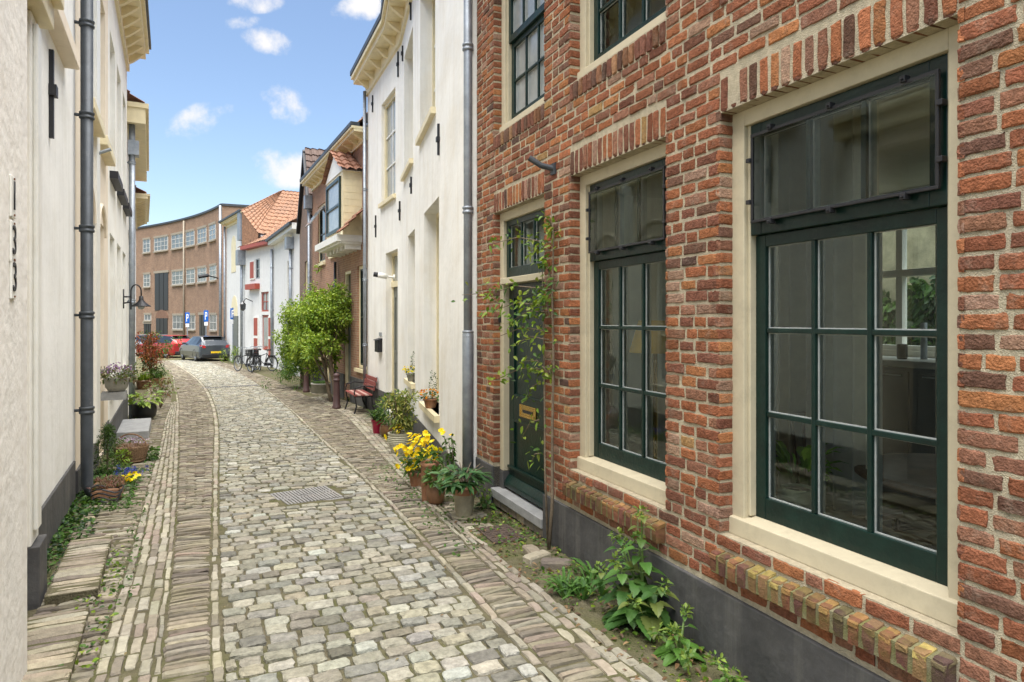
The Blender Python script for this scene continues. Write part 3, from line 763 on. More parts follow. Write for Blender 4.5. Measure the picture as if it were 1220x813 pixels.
# inner chimney breast / cupboard that shows pale behind the middle panes
mb.fbox(FR, 4.05, 4.6, -4.0, -3.1, -1.5, 1.3)
mb.build('room_wall', M_ROOM, bh)
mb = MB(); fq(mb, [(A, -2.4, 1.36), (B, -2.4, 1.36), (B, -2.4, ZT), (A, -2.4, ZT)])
mb.build('shade_backing', mat('room_shade', (.05, .05, .045), .8), bh)  # dark sheet added as painted shade behind the upper windows
# kitchen window at the back
mb = MB(); rim(mb, FR, KW[0], KW[1], KW[2], KW[3], .05, -4.12, -4.05); mb.fbox(FR, KW[0] + .05, KW[1] - .05, -4.12, -4.04, .44, .51); mb.fbox(FR, 5.6, 5.67, -4.12, -4.045, KW[2] + .05, KW[3] - .05)
kw = mb.build('kitchen_window', M_WHITEPT, bh, bevel=.003)
mb = MB(); fq(mb, [(KW[0] + .05, -4.09, KW[2] + .05), (KW[1] - .05, -4.09, KW[2] + .05), (KW[1] - .05, -4.09, KW[3] - .05), (KW[0] + .05, -4.09, KW[3] - .05)][::-1]); mb.build('pane', M_GLASS, kw)

kc = thing('kitchen_counter', 'black kitchen counter with pale worktop seen through the large right window', 'counter', FR.loc(5.0, -3.6, -1.5))
mb = MB(); mb.fbox(FR, 4.62, 5.8, -3.98, -3.42, -1.49, -.42); mb.build('cabinet', M_BLACK, kc, bevel=.004)
for i in range(2): mb = MB(); mb.fbox(FR, 4.66 + i * .4, 5.02 + i * .4, -3.42, -3.405, -1.38, -.46); mb.build('cabinet_door', M_BLACK, kc, bevel=.004)
for i in range(2): mb = MB(); mb.fbox(FR, 4.72 + i * .4, 4.92 + i * .4, -3.405, -3.39, -.5, -.49); mb.build('handle', M_ZINC, kc)
mb = MB(); mb.fbox(FR, 4.6, 5.82, -3.99, -3.38, -.42, -.36); mb.build('worktop', mat('worktop', (.5, .5, .48), .35, bump=.02), kc, bevel=.004)
mb = MB(); mb.tube([FR.P(5.16, -3.75, -.36), FR.P(5.16, -3.75, -.02)], .028, 14); mb.tube([FR.P(5.16, -3.75, -.09), FR.P(5.36, -3.72, -.10)], .016, 10)
mb.build('tap', M_ZINC, kc, smooth=True)
mb = MB(); mb.lathe(FR.P(5.28, -3.62, -.36), [(.04, 0), (.045, .02), (.045, .13), (.038, .14)], 14); o = mb.build('soap_jar', M_BLACK, smooth=True)
tag(o, 'small black jar standing on the worktop under the kitchen tap', 'jar')
tb = thing('wooden_table', 'round brown wooden table behind the lower panes of the large right window', 'table', FR.loc(3.05, -1.15, -1.5))
mb = MB(); mb.lathe(FR.P(3.1, -1.2, -.80), [(.50, 0), (.52, .015), (.52, .035), (.50, .045)], 40); mb.build('table_top', M_RAIL, tb, smooth=False)
mb = MB(); mb.lathe(FR.P(3.1, -1.2, -1.5), [(.28, 0), (.26, .03), (.05, .08), (.05, .66), (.12, .70)], 20); mb.build('pedestal', M_RAIL, tb, smooth=True)
for (cu_, cn_, rz_, lab) in ((3.62, -.95, .3, 'wooden chair with barred back nearest the pale cupboard indoors'),):
    ch = thing('wooden_chair', lab, 'chair', FR.loc(cu_, cn_, -1.5))
    mb = MB(); mb.fbox(FR, cu_ - .2, cu_ + .2, cn_ - .2, cn_ + .2, -1.06, -1.02); mb.build('seat', M_RAIL, ch, bevel=.01)
    for su in (-1, 1):
        for sn in (-1, 1):
            mb = MB(); mb.tube([FR.P(cu_ + su * .19, cn_ + sn * .19, -1.5), FR.P(cu_ + su * .17, cn_ + sn * .17, -1.06)], .018, 8); mb.build('leg', M_RAIL, ch)
    mb = MB()
    for i in range(5): mb.tube([FR.P(cu_ + .17, cn_ - .16 + i * .08, -1.02), FR.P(cu_ + .22, cn_ - .17 + i * .085, -.55)], .011, 6)
    mb.tube([FR.P(cu_ + .22, cn_ - .2, -.55), FR.P(cu_ + .22, cn_ + .2, -.55)], .022, 8); mb.build('backrest', M_RAIL, ch)
# lamp with a mustard shade behind the second window
lp = thing('table_lamp', 'lamp with a mustard fabric shade behind the narrower brick house window', 'lamp', FR.loc(4.62, -.4, -1.5))
M_MUST = mat('mustard_fabric', (.80, .50, .09), .9, bump=.1)
c = FR.P(4.62, -.4, 0)
mb = MB(); mb.lathe((c[0], c[1], -.21), [(.17, 0), (.11, .21), (.105, .21), (.165, .0)], 28); mb.build('lamp_shade', M_MUST, lp, smooth=True)
mb = MB(); mb.lathe((c[0], c[1], -1.5), [(.14, 0), (.13, .02), (.015, .04), (.015, 1.4)], 14); mb.build('lamp_stem', M_BRASS, lp, smooth=True)
# yard wall with ivy behind the kitchen
mb = MB(); mb.fbox(FR, 3.2, 9.5, -6.3, -6.1, -1.8, 1.7); o = mb.build('yard_wall', mat('mossy_concrete', (.34, .31, .22), .95, var=.4, scale=4, bump=.4, stain=(.10, .10, .05), stain_amt=.7, stain_scale=3)); tag(o, 'weathered concrete yard wall seen through the kitchen window', 'wall')

M_CURT = mat('curtain_linen', (.80, .73, .60), .95, var=.08, scale=12, bump=.1)
us_ = np.linspace(3.34, 3.98, 90); mb = MB()
for a_, b_ in zip(us_[:-1], us_[1:]):
    na_, nb_ = -.86 + .045 * math.sin(a_ * 62) + .015 * math.sin(a_ * 23), -.86 + .045 * math.sin(b_ * 62) + .015 * math.sin(b_ * 23)
    mb.add([FR.P(a_, na_, -1.42), FR.P(b_, nb_, -1.42), FR.P(b_, nb_, 1.24), FR.P(a_, na_, 1.24)], [(0, 1, 2, 3)])
mb.tube([FR.P(3.28, -.86, 1.25), FR.P(4.04, -.86, 1.25)], .012, 6)
o = mb.build('curtain', M_CURT, smooth=True); tag(o, 'pale linen curtain hanging behind the left panes of the large window', 'curtain')
# ------------------------------------------------------------------ shared bits for the other houses
M_FBRICK = brickmat('far_brick', (.34, .18, .11), (.25, .13, .08), (.34, .28, .2), .17, .062)
M_WBRICK = brickmat('warehouse_brick', (.31, .19, .12), (.235, .14, .09), (.34, .265, .19), .22, .065)
M_DBRICK = brickmat('dark_brick', (.20, .125, .085), (.14, .09, .065), (.24, .2, .16), .2, .062)
M_TILE = mat('roof_tile', (.26, .135, .075), .8, var=.5, scale=9, bump=.1, stain=(.2, .12, .08), stain_amt=.6, stain_scale=1.2, stain_lo=.45, stain_hi=.7)
M_TILEB = mat('roof_tile_brown', (.26, .12, .07), .8, var=.3, scale=5, bump=.1, stain=(.1, .07, .05), stain_amt=.6, stain_scale=1.6)
M_TILED = mat('roof_tile_dark', (.10, .065, .05), .8, var=.3, scale=5, bump=.1)
M_WHITEF = mat('plaster_far_white', (.70, .69, .66), .85, var=.06, streak=(.5, .47, .4))
M_RED = mat('red_paint', (.34, .06, .035), .5, var=.12, bump=.05)
M_GREYP = mat('grey_paint', (.30, .32, .33), .5, var=.1, bump=.05)
M_DDOOR = mat('grey_door_paint', (.13, .14, .12), .45, var=.1, bump=.05)
M_ROOM2 = MATS['room_shade']

def fwin(parent, fr, op, rc=.12, fw=.06, cols=1, rows=2, mf=None, mg=None, sill=None, sash=None, sw=.045, ms=None, mun=.025, name='window', n=0.0):
    """window set back rc from the wall: frame part > glazing bars, pane, sill"""
    u0, u1, z0, z1 = op[:4]; mf = mf or M_WHITEPT; mg = mg or M_DARKG; nf = n - rc + .05
    mb = MB(); rim(mb, fr, u0 + .001, u1 - .001, z0 + .001, z1 - .001, fw, nf - .07, nf)
    w = mb.build(name, mf, parent)
    a, b, c, d = u0 + fw, u1 - fw, z0 + fw, z1 - fw
    if cols > 1 or rows > 1 or sash:
        mb = MB()
        if sash:
            rim(mb, fr, a, b, c, d, sw, nf - .06, nf - .02)
        for i in range(1, cols): x = a + (b - a) * i / cols; mb.fbox(fr, x - mun / 2, x + mun / 2, nf - .055, nf - .025, c, d)
        for j in range(1, rows): zz = c + (d - c) * j / rows; mb.fbox(fr, a, b, nf - .056, nf - .022, zz - mun * .7, zz + mun * .7)
        mb.build('glazing_bars', ms or mf, w)
    mb = MB(); mb.add([fr.P(a, nf - .045, c), fr.P(b, nf - .045, c), fr.P(b, nf - .045, d), fr.P(a, nf - .045, d)], [(0, 1, 2, 3)]); mb.build('pane', mg, w)
    if sill:
        mb = MB(); mb.fbox(fr, u0 - .06, u1 + .06, n - rc + .04, n + .07, z0 - .085, z0 + .0); mb.build('sill', sill, w)
    return w
def tiles(name, p00, p10, p11, p01, m, parent, tw=.24, th=.32, amp=.035):
    """pantiled slope: p00-p10 eave, p01-p11 ridge"""
    p00, p10, p11, p01 = [np.asarray(p, float) for p in (p00, p10, p11, p01)]
    W = max(np.linalg.norm(p10 - p00), np.linalg.norm(p11 - p01)); Hh = max(np.linalg.norm(p01 - p00), np.linalg.norm(p11 - p10))
    nw, nh = max(2, round(W / tw)), max(2, round(Hh / th))
    us = np.linspace(0, 1, nw * 6 + 1); vs = np.sort(np.concatenate([np.linspace(0, 1, nh + 1), np.linspace(0, 1, nh + 1)[1:] - .04 / nh]))
    nrm = np.cross(p10 - p00, p01 - p00); nrm /= np.linalg.norm(nrm)
    if nrm[2] < 0: nrm = -nrm
    U, Vv = np.meshgrid(us, vs, indexing='xy')
    base = (p00 * (1 - U[..., None]) + p10 * U[..., None]) * (1 - Vv[..., None]) + (p01 * (1 - U[..., None]) + p11 * U[..., None]) * Vv[..., None]
    ph = (U * nw) % 1.0
    wav = np.sin(ph * 2 * PI) * .6 + .35 * np.sin(ph * 4 * PI + .6)
    saw = 1 - ((Vv * nh + 1e-6) % 1.0)
    row = np.floor(Vv * nh + 1e-6); cidx = np.floor(U * nw)
    jit = np.sin(row * 12.9 + cidx * 78.2) * 43758.5; jit = jit - np.floor(jit)
    P = base + nrm * (amp * wav + .035 * saw + .012 * jit)[..., None]
    V = P.reshape(-1, 3); idx = np.arange(len(V)).reshape(U.shape)
    Fc = np.stack([idx[:-1, :-1], idx[:-1, 1:], idx[1:, 1:], idx[1:, :-1]], -1).reshape(-1, 4)
    return np_obj(name, V, Fc, m, parent, smooth=False)
def pipe(parent, fr, u, n, z0, z1, r=.045, m=None, collars=(), name='downpipe', shoe=False, sleeve=None):
    mb = MB(); m = m or M_ZINC
    path = [fr.P(u, n, z1), fr.P(u, n, z0 + (.12 if shoe else 0))]
    if shoe: path += [fr.P(u + .0, n + .03, z0 + .06), fr.P(u, n + .12, z0)]
    mb.tube(path, r, 14)
    o = mb.build(name, m, parent, smooth=True)
    if collars:
        for zc in collars:
            mb = MB()
            mb.lathe(fr.P(u, n, zc), [(r + .002, -.035), (r + .012, -.03), (r + .012, -.012), (r + .004, -.008), (r + .004, .008), (r + .012, .012), (r + .012, .03), (r + .002, .035)], 14)
            mb.fbox(fr, u - .012, u + .012, -.02, n, zc - .012, zc + .012)
            mb.build('collar', m, o, smooth=True)
    if sleeve:
        mb = MB(); mb.lathe(fr.P(u, n, z0), [(r + .012, 0), (r + .012, sleeve - z0), (r, sleeve - z0 + .03)], 16); mb.build('sleeve', m, o, smooth=True)
    return o
def cornice(parent, fr, u0, u1, z0, z1, over, m, step=.62, z_eps=0.0, name='cornice', mods=True):
    mb = MB(); z1 = z1 + z_eps; h = z1 - z0
    mb.fbox(fr, u0, u1, -.1, over, z1 - h * .42, z1 - h * .18); mb.fbox(fr, u0 - .01, u1 + .01, -.1, over + .06, z1 - h * .179, z1); mb.fbox(fr, u0, u1, -.1, .05, z0, z1 - h * .421)
    o = mb.build(name, m, parent)
    if mods:
        k = max(1, int((u1 - u0) / step))
        for i in range(k):
            mb = MB(); u = u0 + (i + .5) * (u1 - u0) / k
            mb.hexa([fr.P(*q) for q in [(u - .05, .03, z1 - h * .85), (u + .05, .03, z1 - h * .85), (u + .05, .12, z1 - h * .75), (u - .05, .12, z1 - h * .75), (u - .05, .03, z1 - h * .42), (u + .05, .03, z1 - h * .42), (u + .05, over - .03, z1 - h * .42), (u - .05, over - .03, z1 - h * .42)]])
            mb.build('bracket', m, o)
    return o
def text_part(name, body, size, loc, xdir, m, parent, depth=.002):
    cu = bpy.data.curves.new(name, 'FONT'); cu.body = body; cu.size = size; cu.extrude = depth; cu.align_x = 'CENTER'; cu.align_y = 'CENTER'
    o = bpy.data.objects.new(name, cu); COL.objects.link(o); cu.materials.append(m)
    x = Vector(xdir).normalized(); z = Vector((0, 0, 1)); y = x.cross(z)   # text plane: x right, z up, facing -y
    from mathutils import Matrix
    Mx = Matrix((( x.x, z.x, -y.x, loc[0] - ROOT[parent][0]), (x.y, z.y, -y.y, loc[1] - ROOT[parent][1]), (x.z, z.z, -y.z, loc[2] - ROOT[parent][2]), (0, 0, 0, 1)))
    bpy.context.view_layer.update()
    me = bpy.data.meshes.new_from_object(o.evaluated_get(bpy.context.evaluated_depsgraph_get())); bpy.data.objects.remove(o)
    me.transform(Mx)
    return finish(name, me, parent)
def fpts(p0, p1, side):
    return Frame(p0[0], p0[1], (p1[0] - p0[0]) / (p1[1] - p0[1]), side), math.hypot(p1[0] - p0[0], p1[1] - p0[1])

# ------------------------------------------------------------------ the white house next door (its front has a slight bend)
WA, LA = fpts((-.345, 6.41), (-2.2, 13.36), 'R'); WB, LB = fpts((-2.2, 13.36), (-3.55, 16.5), 'R')
wh = thing('white_house', 'tall white plastered house with pale yellow cornice between the red brick house and the bench', 'house', WA.loc(0))
def opx(fr, xn, xf, z0, z1, rc=.2): return (fr.ux(xn), fr.ux(xf), z0, z1, rc)
oA = opx(WA, 523, 505, -1.22, 1.6, .24); oB = opx(WA, 494.2, 486, -1.05, 1.53, .24); oC = opx(WA, 518.5, 500.5, 2.83, 5.02, .24); oD = opx(WA, 492, 481.5, 2.75, 5.02, .24)
oE = opx(WB, 471, 454.5, 2.6, 4.82, .12); oF = opx(WB, 473.8, 459.5, -1.95, 1.46, .22)
mb = MB(); wall_mesh(mb, WA, 0, LA, -2.3, 5.95, [oA, oB, oC, oD]); wall_mesh(mb, WB, 0, LB, -2.4, 5.95, [oE, oF])
house_box(mb, WB, 0, LB, -2.4, 5.947, 7, ends=(False, True))
_bp = [WA.P(0.001, 0, 0), FR.P(U1 + .03, -3.95, 0), WA.P(LA, -7, 0), WA.P(LA, 0, 0)]
for _p, _q in zip(_bp[:-2], _bp[1:-1]): mb.add([_p + [0, 0, -2.3], _q + [0, 0, -2.3], _q + [0, 0, 5.95], _p + [0, 0, 5.95]], [(0, 1, 2, 3)])
mb.add([p_ + [0, 0, 5.95] for p_ in _bp], [(0, 1, 2, 3)])
mb.fbox(WA, .0, .42, .0, .035, -1.55, 5.5)
mb.build('wall', M_WHITEP, wh)
for o_, fr in ((oA, WA), (oB, WA), (oC, WA), (oD, WA)):
    fwin(wh, fr, o_, rc=.24, fw=.07, cols=2, rows=3, mf=M_CREAMW, mg=M_PALEG, sill=M_CREAMW, ms=M_WHITEPT)
fwin(wh, WB, oE, rc=.12, fw=.09, cols=2, rows=3, mf=M_CREAMW, mg=M_PALEG, sill=M_CREAMW, ms=M_WHITEPT)
mb = MB(); u0, u1 = oF[:2]; rim(mb, WB, u0 + .001, u1 - .001, -2.0, 1.459, .07, -.22, -.14); mb.fbox(WB, u0, u1, -.22, -.12, .72, .84); d = mb.build('door_frame', M_CREAMW, wh)
mb = MB(); mb.fbox(WB, u0 + .07, u1 - .07, -.21, -.17, -1.93, .72); dd = mb.build('door', M_DDOOR, wh)
mb = MB(); rim(mb, WB, u0 + .14, u1 - .14, -.7, .55, .06, -.175, -.155); rim(mb, WB, u0 + .14, u1 - .14, -1.8, -.85, .06, -.175, -.155); mb.build('door_panel', M_DDOOR, dd)
mb = MB(); mb.tube([WB.P(u0 + .13, -.17, -.78), WB.P(u0 + .13, -.1, -.78), WB.P(u0 + .25, -.1, -.78)], .014, 8); mb.build('handle', M_ZINC, dd)
mb = MB(); mb.add([WB.P(u0 + .07, -.18, .84), WB.P(u1 - .07, -.18, .84), WB.P(u1 - .07, -.18, 1.39), WB.P(u0 + .07, -.18, 1.39)], [(0, 1, 2, 3)]); mb.build('transom_pane', M_PALEG, wh)
mb = MB(); mb.fbox(WA, 0, LA, -.2, .012, -2.4, -1.57); mb.fbox(WB, .0, u0, -.2, .012, -2.5, -1.571); mb.fbox(WB, u1, LB, -.2, .012, -2.5, -1.571); mb.build('plinth', M_PLINTH, wh)
cornice(wh, WA, -.02, LA, 5.5, 5.95, .34, M_CREAMW); cornice(wh, WB, 0, LB + .02, 5.497, 5.947, .34, M_CREAMW)
mb = MB(); mb.fbox(WA, -.05, LA, .18, .42, 5.953, 6.06); mb.fbox(WB, 0, LB + .04, .18, .42, 5.955, 6.062); mb.build('gutter', M_ZINCD, wh)
tiles('roof', WA.P(0, .2, 6.02), WA.P(LA, .2, 6.02), WA.P(LA, -3.4, 9.6), WA.P(1.0, -3.4, 9.6), M_TILEB, wh, tw=.3); tiles('roof', WB.P(0, .2, 6.0), WB.P(LB, .2, 6.0), WB.P(LB, -3.4, 9.6), WB.P(0, -3.4, 9.6), M_TILEB, wh, tw=.3)
mb = MB(); mb.fbox(WB, .35, 1.55, -1.3, .1, 6.1, 7.6); dm = mb.build('dormer', M_WHITEPT, wh); mb = MB(); mb.fbox(WB, .2, 1.7, -1.4, .22, 7.601, 7.75); mb.build('dormer_roof', M_ZINCD, dm)
mb = MB(); mb.add([WB.P(.5, .104, 6.3), WB.P(1.4, .104, 6.3), WB.P(1.4, .104, 7.4), WB.P(.5, .104, 7.4)], [(0, 1, 2, 3)]); mb.build('dormer_pane', M_DARKG, dm)
pipe(wh, FR, U1 + .045, .075, -1.62, 6.0, .042, M_ZINC, (1.05, -.13, 2.6), sleeve=-.13)
pipe(wh, WB, LB - .06, .08, -2.2, 5.6, .042, M_ZINC, (3.2, 1.0, -.6))
for fr, x, ya, yb in ((WB, 444.6, 114, 134), (WB, 475, 62, 92), (WA, 480.5, 55, 73), (WA, 490.3, -18, 24), (WA, 523.7, 148, 185), (WA, 490.8, 211, 231), (WB, 477, 240, 263), (WB, 448.3, 257, 283)):
    u = fr.ux(x); za, zb = fr.zx(x, yb), fr.zx(x, ya)
    mb = MB(); mb.fbox(fr, u - .018, u + .018, .0, .03, za, zb); mb.fbox(fr, u - .035, u + .035, .0, .045, (za + zb) / 2 - .03, (za + zb) / 2 + .03); mb.build('wall_anchor', M_IRON, wh)
u = WB.ux(453.5); z = WB.zx(453, 412)
mb = MB(); mb.fbox(WB, u - .17, u + .17, 0, .10, z - .14, z + .12); mb.hexa([WB.P(*q) for q in [(u - .19, 0, z + .122), (u + .19, 0, z + .122), (u + .19, .13, z + .122), (u - .19, .13, z + .122), (u - .19, 0, z + .17), (u + .19, 0, z + .17), (u + .19, .12, z + .135), (u - .19, .12, z + .135)]])
mx = mb.build('mailbox', M_IRON, wh); mb = MB(); mb.fbox(WB, u - .13, u + .13, 0, .012, z + .22, z + .3); mb.build('name_plate', M_GREYP, mx)
u = WB.ux(470); z = WB.zx(470, 331)
mb = MB(); mb.tube([WB.P(u, 0, z), WB.P(u, .13, z + .02)], .02, 8); mb.fbox(WB, u - .05, u + .05, .0, .02, z - .06, z + .06); mb.tube([WB.P(u, .15, z + .02), WB.P(u + .05, .33, z + .05)], .055, 12)
cm = mb.build('security_camera', M_WHITEPT, wh, smooth=True); mb = MB(); mb.tube([WB.P(u + .045, .31, z + .048), WB.P(u + .07, .42, z + .065)], .05, 12); mb.build('camera_lens', M_BLACK, cm)

# ------------------------------------------------------------------ brick house with the oriel
BA, LBA = fpts((-3.55, 16.5), (-6.9, 23.2), 'R')
bo = thing('oriel_brick_house', 'brown brick house with a gabled wooden oriel above its door, behind the small tree', 'house', BA.loc(0))
w1 = opx(BA, 437.2, 425.5, -1.23, 1.4, .1); d1 = opx(BA, 418, 410.5, -1.75, 1.35, .15); w2 = opx(BA, 402, 394.5, 1.95, 3.75, .08); w3 = opx(BA, 387.5, 379, 1.85, 3.75, .08); d2 = opx(BA, 395, 388, -1.9, .9, .15); w4 = opx(BA, 384, 377, -1.2, .9, .1)
EV = 4.72
mb = MB(); wall_mesh(mb, BA, 0, LBA, -2.5, EV, [w1, d1, w2, w3, d2, w4]); house_box(mb, BA, 0, LBA, -2.5, EV, 7); mb.build('wall', M_FBRICK, bo)
fwin(bo, BA, w1, rc=.1, fw=.08, cols=1, rows=2, mf=M_CREAMW, mg=M_DARKG, sill=M_CREAMW, sash=True, ms=M_GREEN)
for w in (w2, w3): fwin(bo, BA, w, rc=.08, fw=.08, cols=1, rows=2, mf=M_CREAMW, mg=M_DARKG, sill=M_CREAMW, sash=True, ms=M_GREEN)
fwin(bo, BA, w4, rc=.1, fw=.08, cols=2, rows=2, mf=M_CREAMW, mg=M_PALEG, sill=M_CREAMW)
for dd_ in (d1, d2):
    mb = MB(); rim(mb, BA, dd_[0] + .001, dd_[1] - .001, dd_[2] - .1, dd_[3], .07, -.15, -.02); f = mb.build('door_frame', M_CREAMW, bo)
    mb = MB(); mb.fbox(BA, dd_[0] + .07, dd_[1] - .07, -.14, -.09, dd_[2] - .09, .35); mb.build('door', M_DDOOR, bo); mb = MB(); mb.fbox(BA, dd_[0] + .07, dd_[1] - .07, -.13, -.1, .36, dd_[3] - .07); mb.build('transom_pane', M_DARKG, f)
mb = MB(); mb.fbox(BA, 0, d1[0], -.1, .03, -2.6, -1.5); mb.fbox(BA, d1[1], d2[0], -.1, .03, -2.6, -1.5); mb.fbox(BA, d2[1], LBA, -.1, .03, -2.6, -1.5); mb.build('plinth', M_PLINTH, bo)
# open flap in the far upper window
mb = MB(); mb.hexa([BA.P(*q) for q in [(w3[0] + .12, .0, 3.0), (w3[1] - .12, .0, 3.0), (w3[1] - .12, .42, 3.02), (w3[0] + .12, .42, 3.02), (w3[0] + .12, .0, 3.68), (w3[1] - .12, 0, 3.68), (w3[1] - .12, .05, 3.68), (w3[0] + .12, .05, 3.68)]]) if False else None
def slab4(mb, pts, t):
    pts = [np.asarray(p, float) for p in pts]; n = np.cross(pts[1] - pts[0], pts[2] - pts[0]); n /= np.linalg.norm(n)
    mb.hexa([*pts, *[p + n * t for p in pts]])
mb = MB(); slab4(mb, [BA.P(w3[0] + .1, .45, 3.05), BA.P(w3[1] - .1, .45, 3.05), BA.P(w3[1] - .1, .02, 3.66), BA.P(w3[0] + .1, .02, 3.66)], .03); mb.build('open_flap', M_PALEG, bo)
cornice(bo, BA, -.02, LBA + .02, EV - .28, EV + .02, .34, M_CREAMW, step=.55)
mb = MB(); mb.fbox(BA, -.02, LBA + .03, .2, .42, EV + .022, EV + .12); mb.build('gutter', M_ZINCD, bo)
tiles('roof', BA.P(0, .25, EV + .06), BA.P(LBA, .25, EV + .06), BA.P(LBA, -2.6, EV + 3.1), BA.P(0, -2.6, EV + 3.1), M_TILE, bo, tw=.26)
mb = MB(); mb.fpoly(BA, [(0, EV), (.0, EV)], 0, 0) if False else None
mb.add([BA.P(0, .1, EV), BA.P(0, -5.4, EV), BA.P(0, -2.6, EV + 3.1)], [(0, 1, 2)]); mb.add([BA.P(LBA, .1, EV), BA.P(LBA, -5.4, EV), BA.P(LBA, -2.6, EV + 3.1)], [(0, 1, 2)]); mb.add([BA.P(0, -5.4, EV), BA.P(LBA, -5.4, EV), BA.P(LBA, -2.6, EV + 3.1), BA.P(0, -2.6, EV + 3.1)], [(0, 1, 2, 3)]); mb.build('gable', M_DBRICK, bo)
# oriel
ou0, ou1, on = BA.ux(433) + .15, BA.ux(410), .48
orl = MB(); orl.fbox(BA, ou0, ou1, -.02, on, 2.15, 3.75); ob = orl.build('oriel', M_CREAMW, bo)
mb = MB(); mb.fbox(BA, ou0 - .02, ou1 + .9, -.02, on + .16, 1.98, 2.149); mb.fbox(BA, ou0 + .02, ou1 + .8, -.02, on + .06, 1.93, 1.979)
for i in range(6): u = ou0 + .1 + i * (ou1 + .7 - ou0) / 6; mb.fbox(BA, u, u + .08, -.02, on - .08, 1.80, 1.929)
mb.build('oriel_base', M_WHITEPT, ob)
mb = MB()
for i in range(9): mb.fbox(BA, ou0 - .006, ou0 - .001, .0, on, 2.2 + i * .17, 2.355 + i * .17)
mb.build('side_boards', M_CREAMW, ob)
rimm = MB(); rim(rimm, BA, ou0 + .2, ou1 - .12, 2.28, 3.65, .085, on + .001, on + .05); rimm.fbox(BA, ou0 + .28, ou1 - .2, on + .002, on + .045, 2.92, 2.98); rimm.build('oriel_window', M_GREEN, ob)
mb = MB(); mb.fbox(BA, ou0 + .28, ou1 - .2, on + .001, on + .012, 2.35, 3.57); mb.build('oriel_pane', M_PALEG, ob)
um = (ou0 + ou1) / 2
mb = MB(); mb.fpoly(BA, [(ou0 - .08, 3.752), (ou1 + .08, 3.752), (um, 4.3)], .0, on + .02); mb.build('pediment', M_WHITEPT, ob)
tiles('oriel_roof', BA.P(ou0 - .16, on + .12, 3.76), BA.P(ou0 - .16, -1.2, 3.76), BA.P(um, -1.2, 4.42), BA.P(um, on + .12, 4.42), M_TILEB, ob, tw=.24)
tiles('oriel_roof', BA.P(ou1 + .16, on + .12, 3.76), BA.P(ou1 + .16, -1.2, 3.76), BA.P(um, -1.2, 4.42), BA.P(um, on + .12, 4.42), M_TILEB, ob, tw=.24)
mb = MB(); mb.fbox(BA, ou0 - .5, ou0 - .0, -.01, on + .05, 2.15, 2.2) if False else None
tiles('oriel_skirt', BA.P(.02, on + .14, 2.16), BA.P(ou0 + .0, on + .14, 2.16), BA.P(ou0, .05, 2.75), BA.P(.02, .05, 2.75), M_TILEB, ob, tw=.2)
pipe(bo, BA, BA.ux(403), .09, -2.2, 1.7, .04, M_ZINCD); pipe(bo, BA, BA.ux(371.5) - .05, .1, -2.3, 3.9, .05, M_ZINC, (3.8, 1.5))
mb = MB(); mb.fbox(BA, BA.ux(371.5) - .2, BA.ux(371.5) + .1, .02, .26, 3.85, 4.3); mb.build('hopper', M_ZINC, bo)

# ------------------------------------------------------------------ narrow gabled house, white low house, large white house
EA, LE = fpts((-6.9, 23.2), (-8.54, 27.0), 'R')
eh = thing('gabled_house', 'narrow dark brick house with a steep gable, between oriel house and low white house', 'house', EA.loc(0))
we = (EA.ux(368), EA.ux(363), .2, 2.2); 
mb = MB(); wall_mesh(mb, EA, 0, LE, -2.5, 3.6, [we]); house_box(mb, EA, 0, LE, -2.5, 3.6, 7, top=False)
mb.add([EA.P(0, 0, 3.6), EA.P(LE, 0, 3.6), EA.P(LE * .42, 0, 6.3)], [(0, 1, 2)], uv=[[(0, 3.6), (LE, 3.6), (LE / 2, 6.3)]]); mb.add([EA.P(0, -7, 3.6), EA.P(LE, -7, 3.6), EA.P(LE * .42, -7, 6.3)], [(0, 1, 2)])
mb.build('wall', M_DBRICK, eh)
for a in (0, LE):
    tiles('roof', EA.P(a, .06, 3.62), EA.P(a, -7, 3.62), EA.P(LE * .42, -7, 6.35), EA.P(LE * .42, .06, 6.35), M_TILED, eh)
    mb = MB(); slab4(mb, [EA.P(a, .0, 3.55), EA.P(LE * .42, .0, 6.3), EA.P(LE * .42, .14, 6.3), EA.P(a, .14, 3.55)], .14 if a else -.14); mb.build('verge_board', M_IRON, eh)
fwin(eh, EA, we, rc=.1, fw=.08, rows=2, mf=M_CREAMW)
CB, LCB = fpts((-8.54, 27.0), (-11.7, 33.0), 'R'); CC, LCC = fpts((-11.7, 33.0), (-14.2, 36.0), 'R')
lh = thing('low_white_house', 'low white house with orange pantile roof, red gutter board and red and white shutters', 'house', CB.loc(0))
ob1 = opx(CB, 347, 342, .6, 2.6, .08); ob2 = opx(CB, 345.5, 338, -2.3, .4, .1)
oc1 = opx(CC, 320, 311, .45, 1.45, .1); oc2 = opx(CC, 320, 312, -1.5, .28, .12); oc3 = opx(CC, 309.5, 304.5, 2.15, 3.2, .06); oc4 = opx(CC, 303, 299.5, -1.2, .3, .06)
mb = MB(); wall_mesh(mb, CB, 0, LCB, -2.5, 3.75, [ob1, ob2]); wall_mesh(mb, CC, 0, LCC, -2.6, 3.75, [oc1, oc2, oc3]); house_box(mb, CB, 0, LCB, -2.5, 3.7, 5, ends=(True, False), top=False); house_box(mb, CC, 0, LCC, -2.5, 3.7, 5, ends=(False, True), top=False); mb.build('wall', M_WHITEF, lh)
fwin(lh, CB, ob1, rc=.08, fw=.06, rows=2); fwin(lh, CC, oc1, rc=.1, fw=.08, cols=2, rows=2, mf=M_RED, mg=M_PALEG); fwin(lh, CC, oc3, rc=.06, fw=.06, rows=2, mf=M_GREYP)
mb = MB(); mb.fbox(CB, ob2[0], ob2[1], -.1, -.05, -2.3, .4); mb.build('door', M_DDOOR, lh)
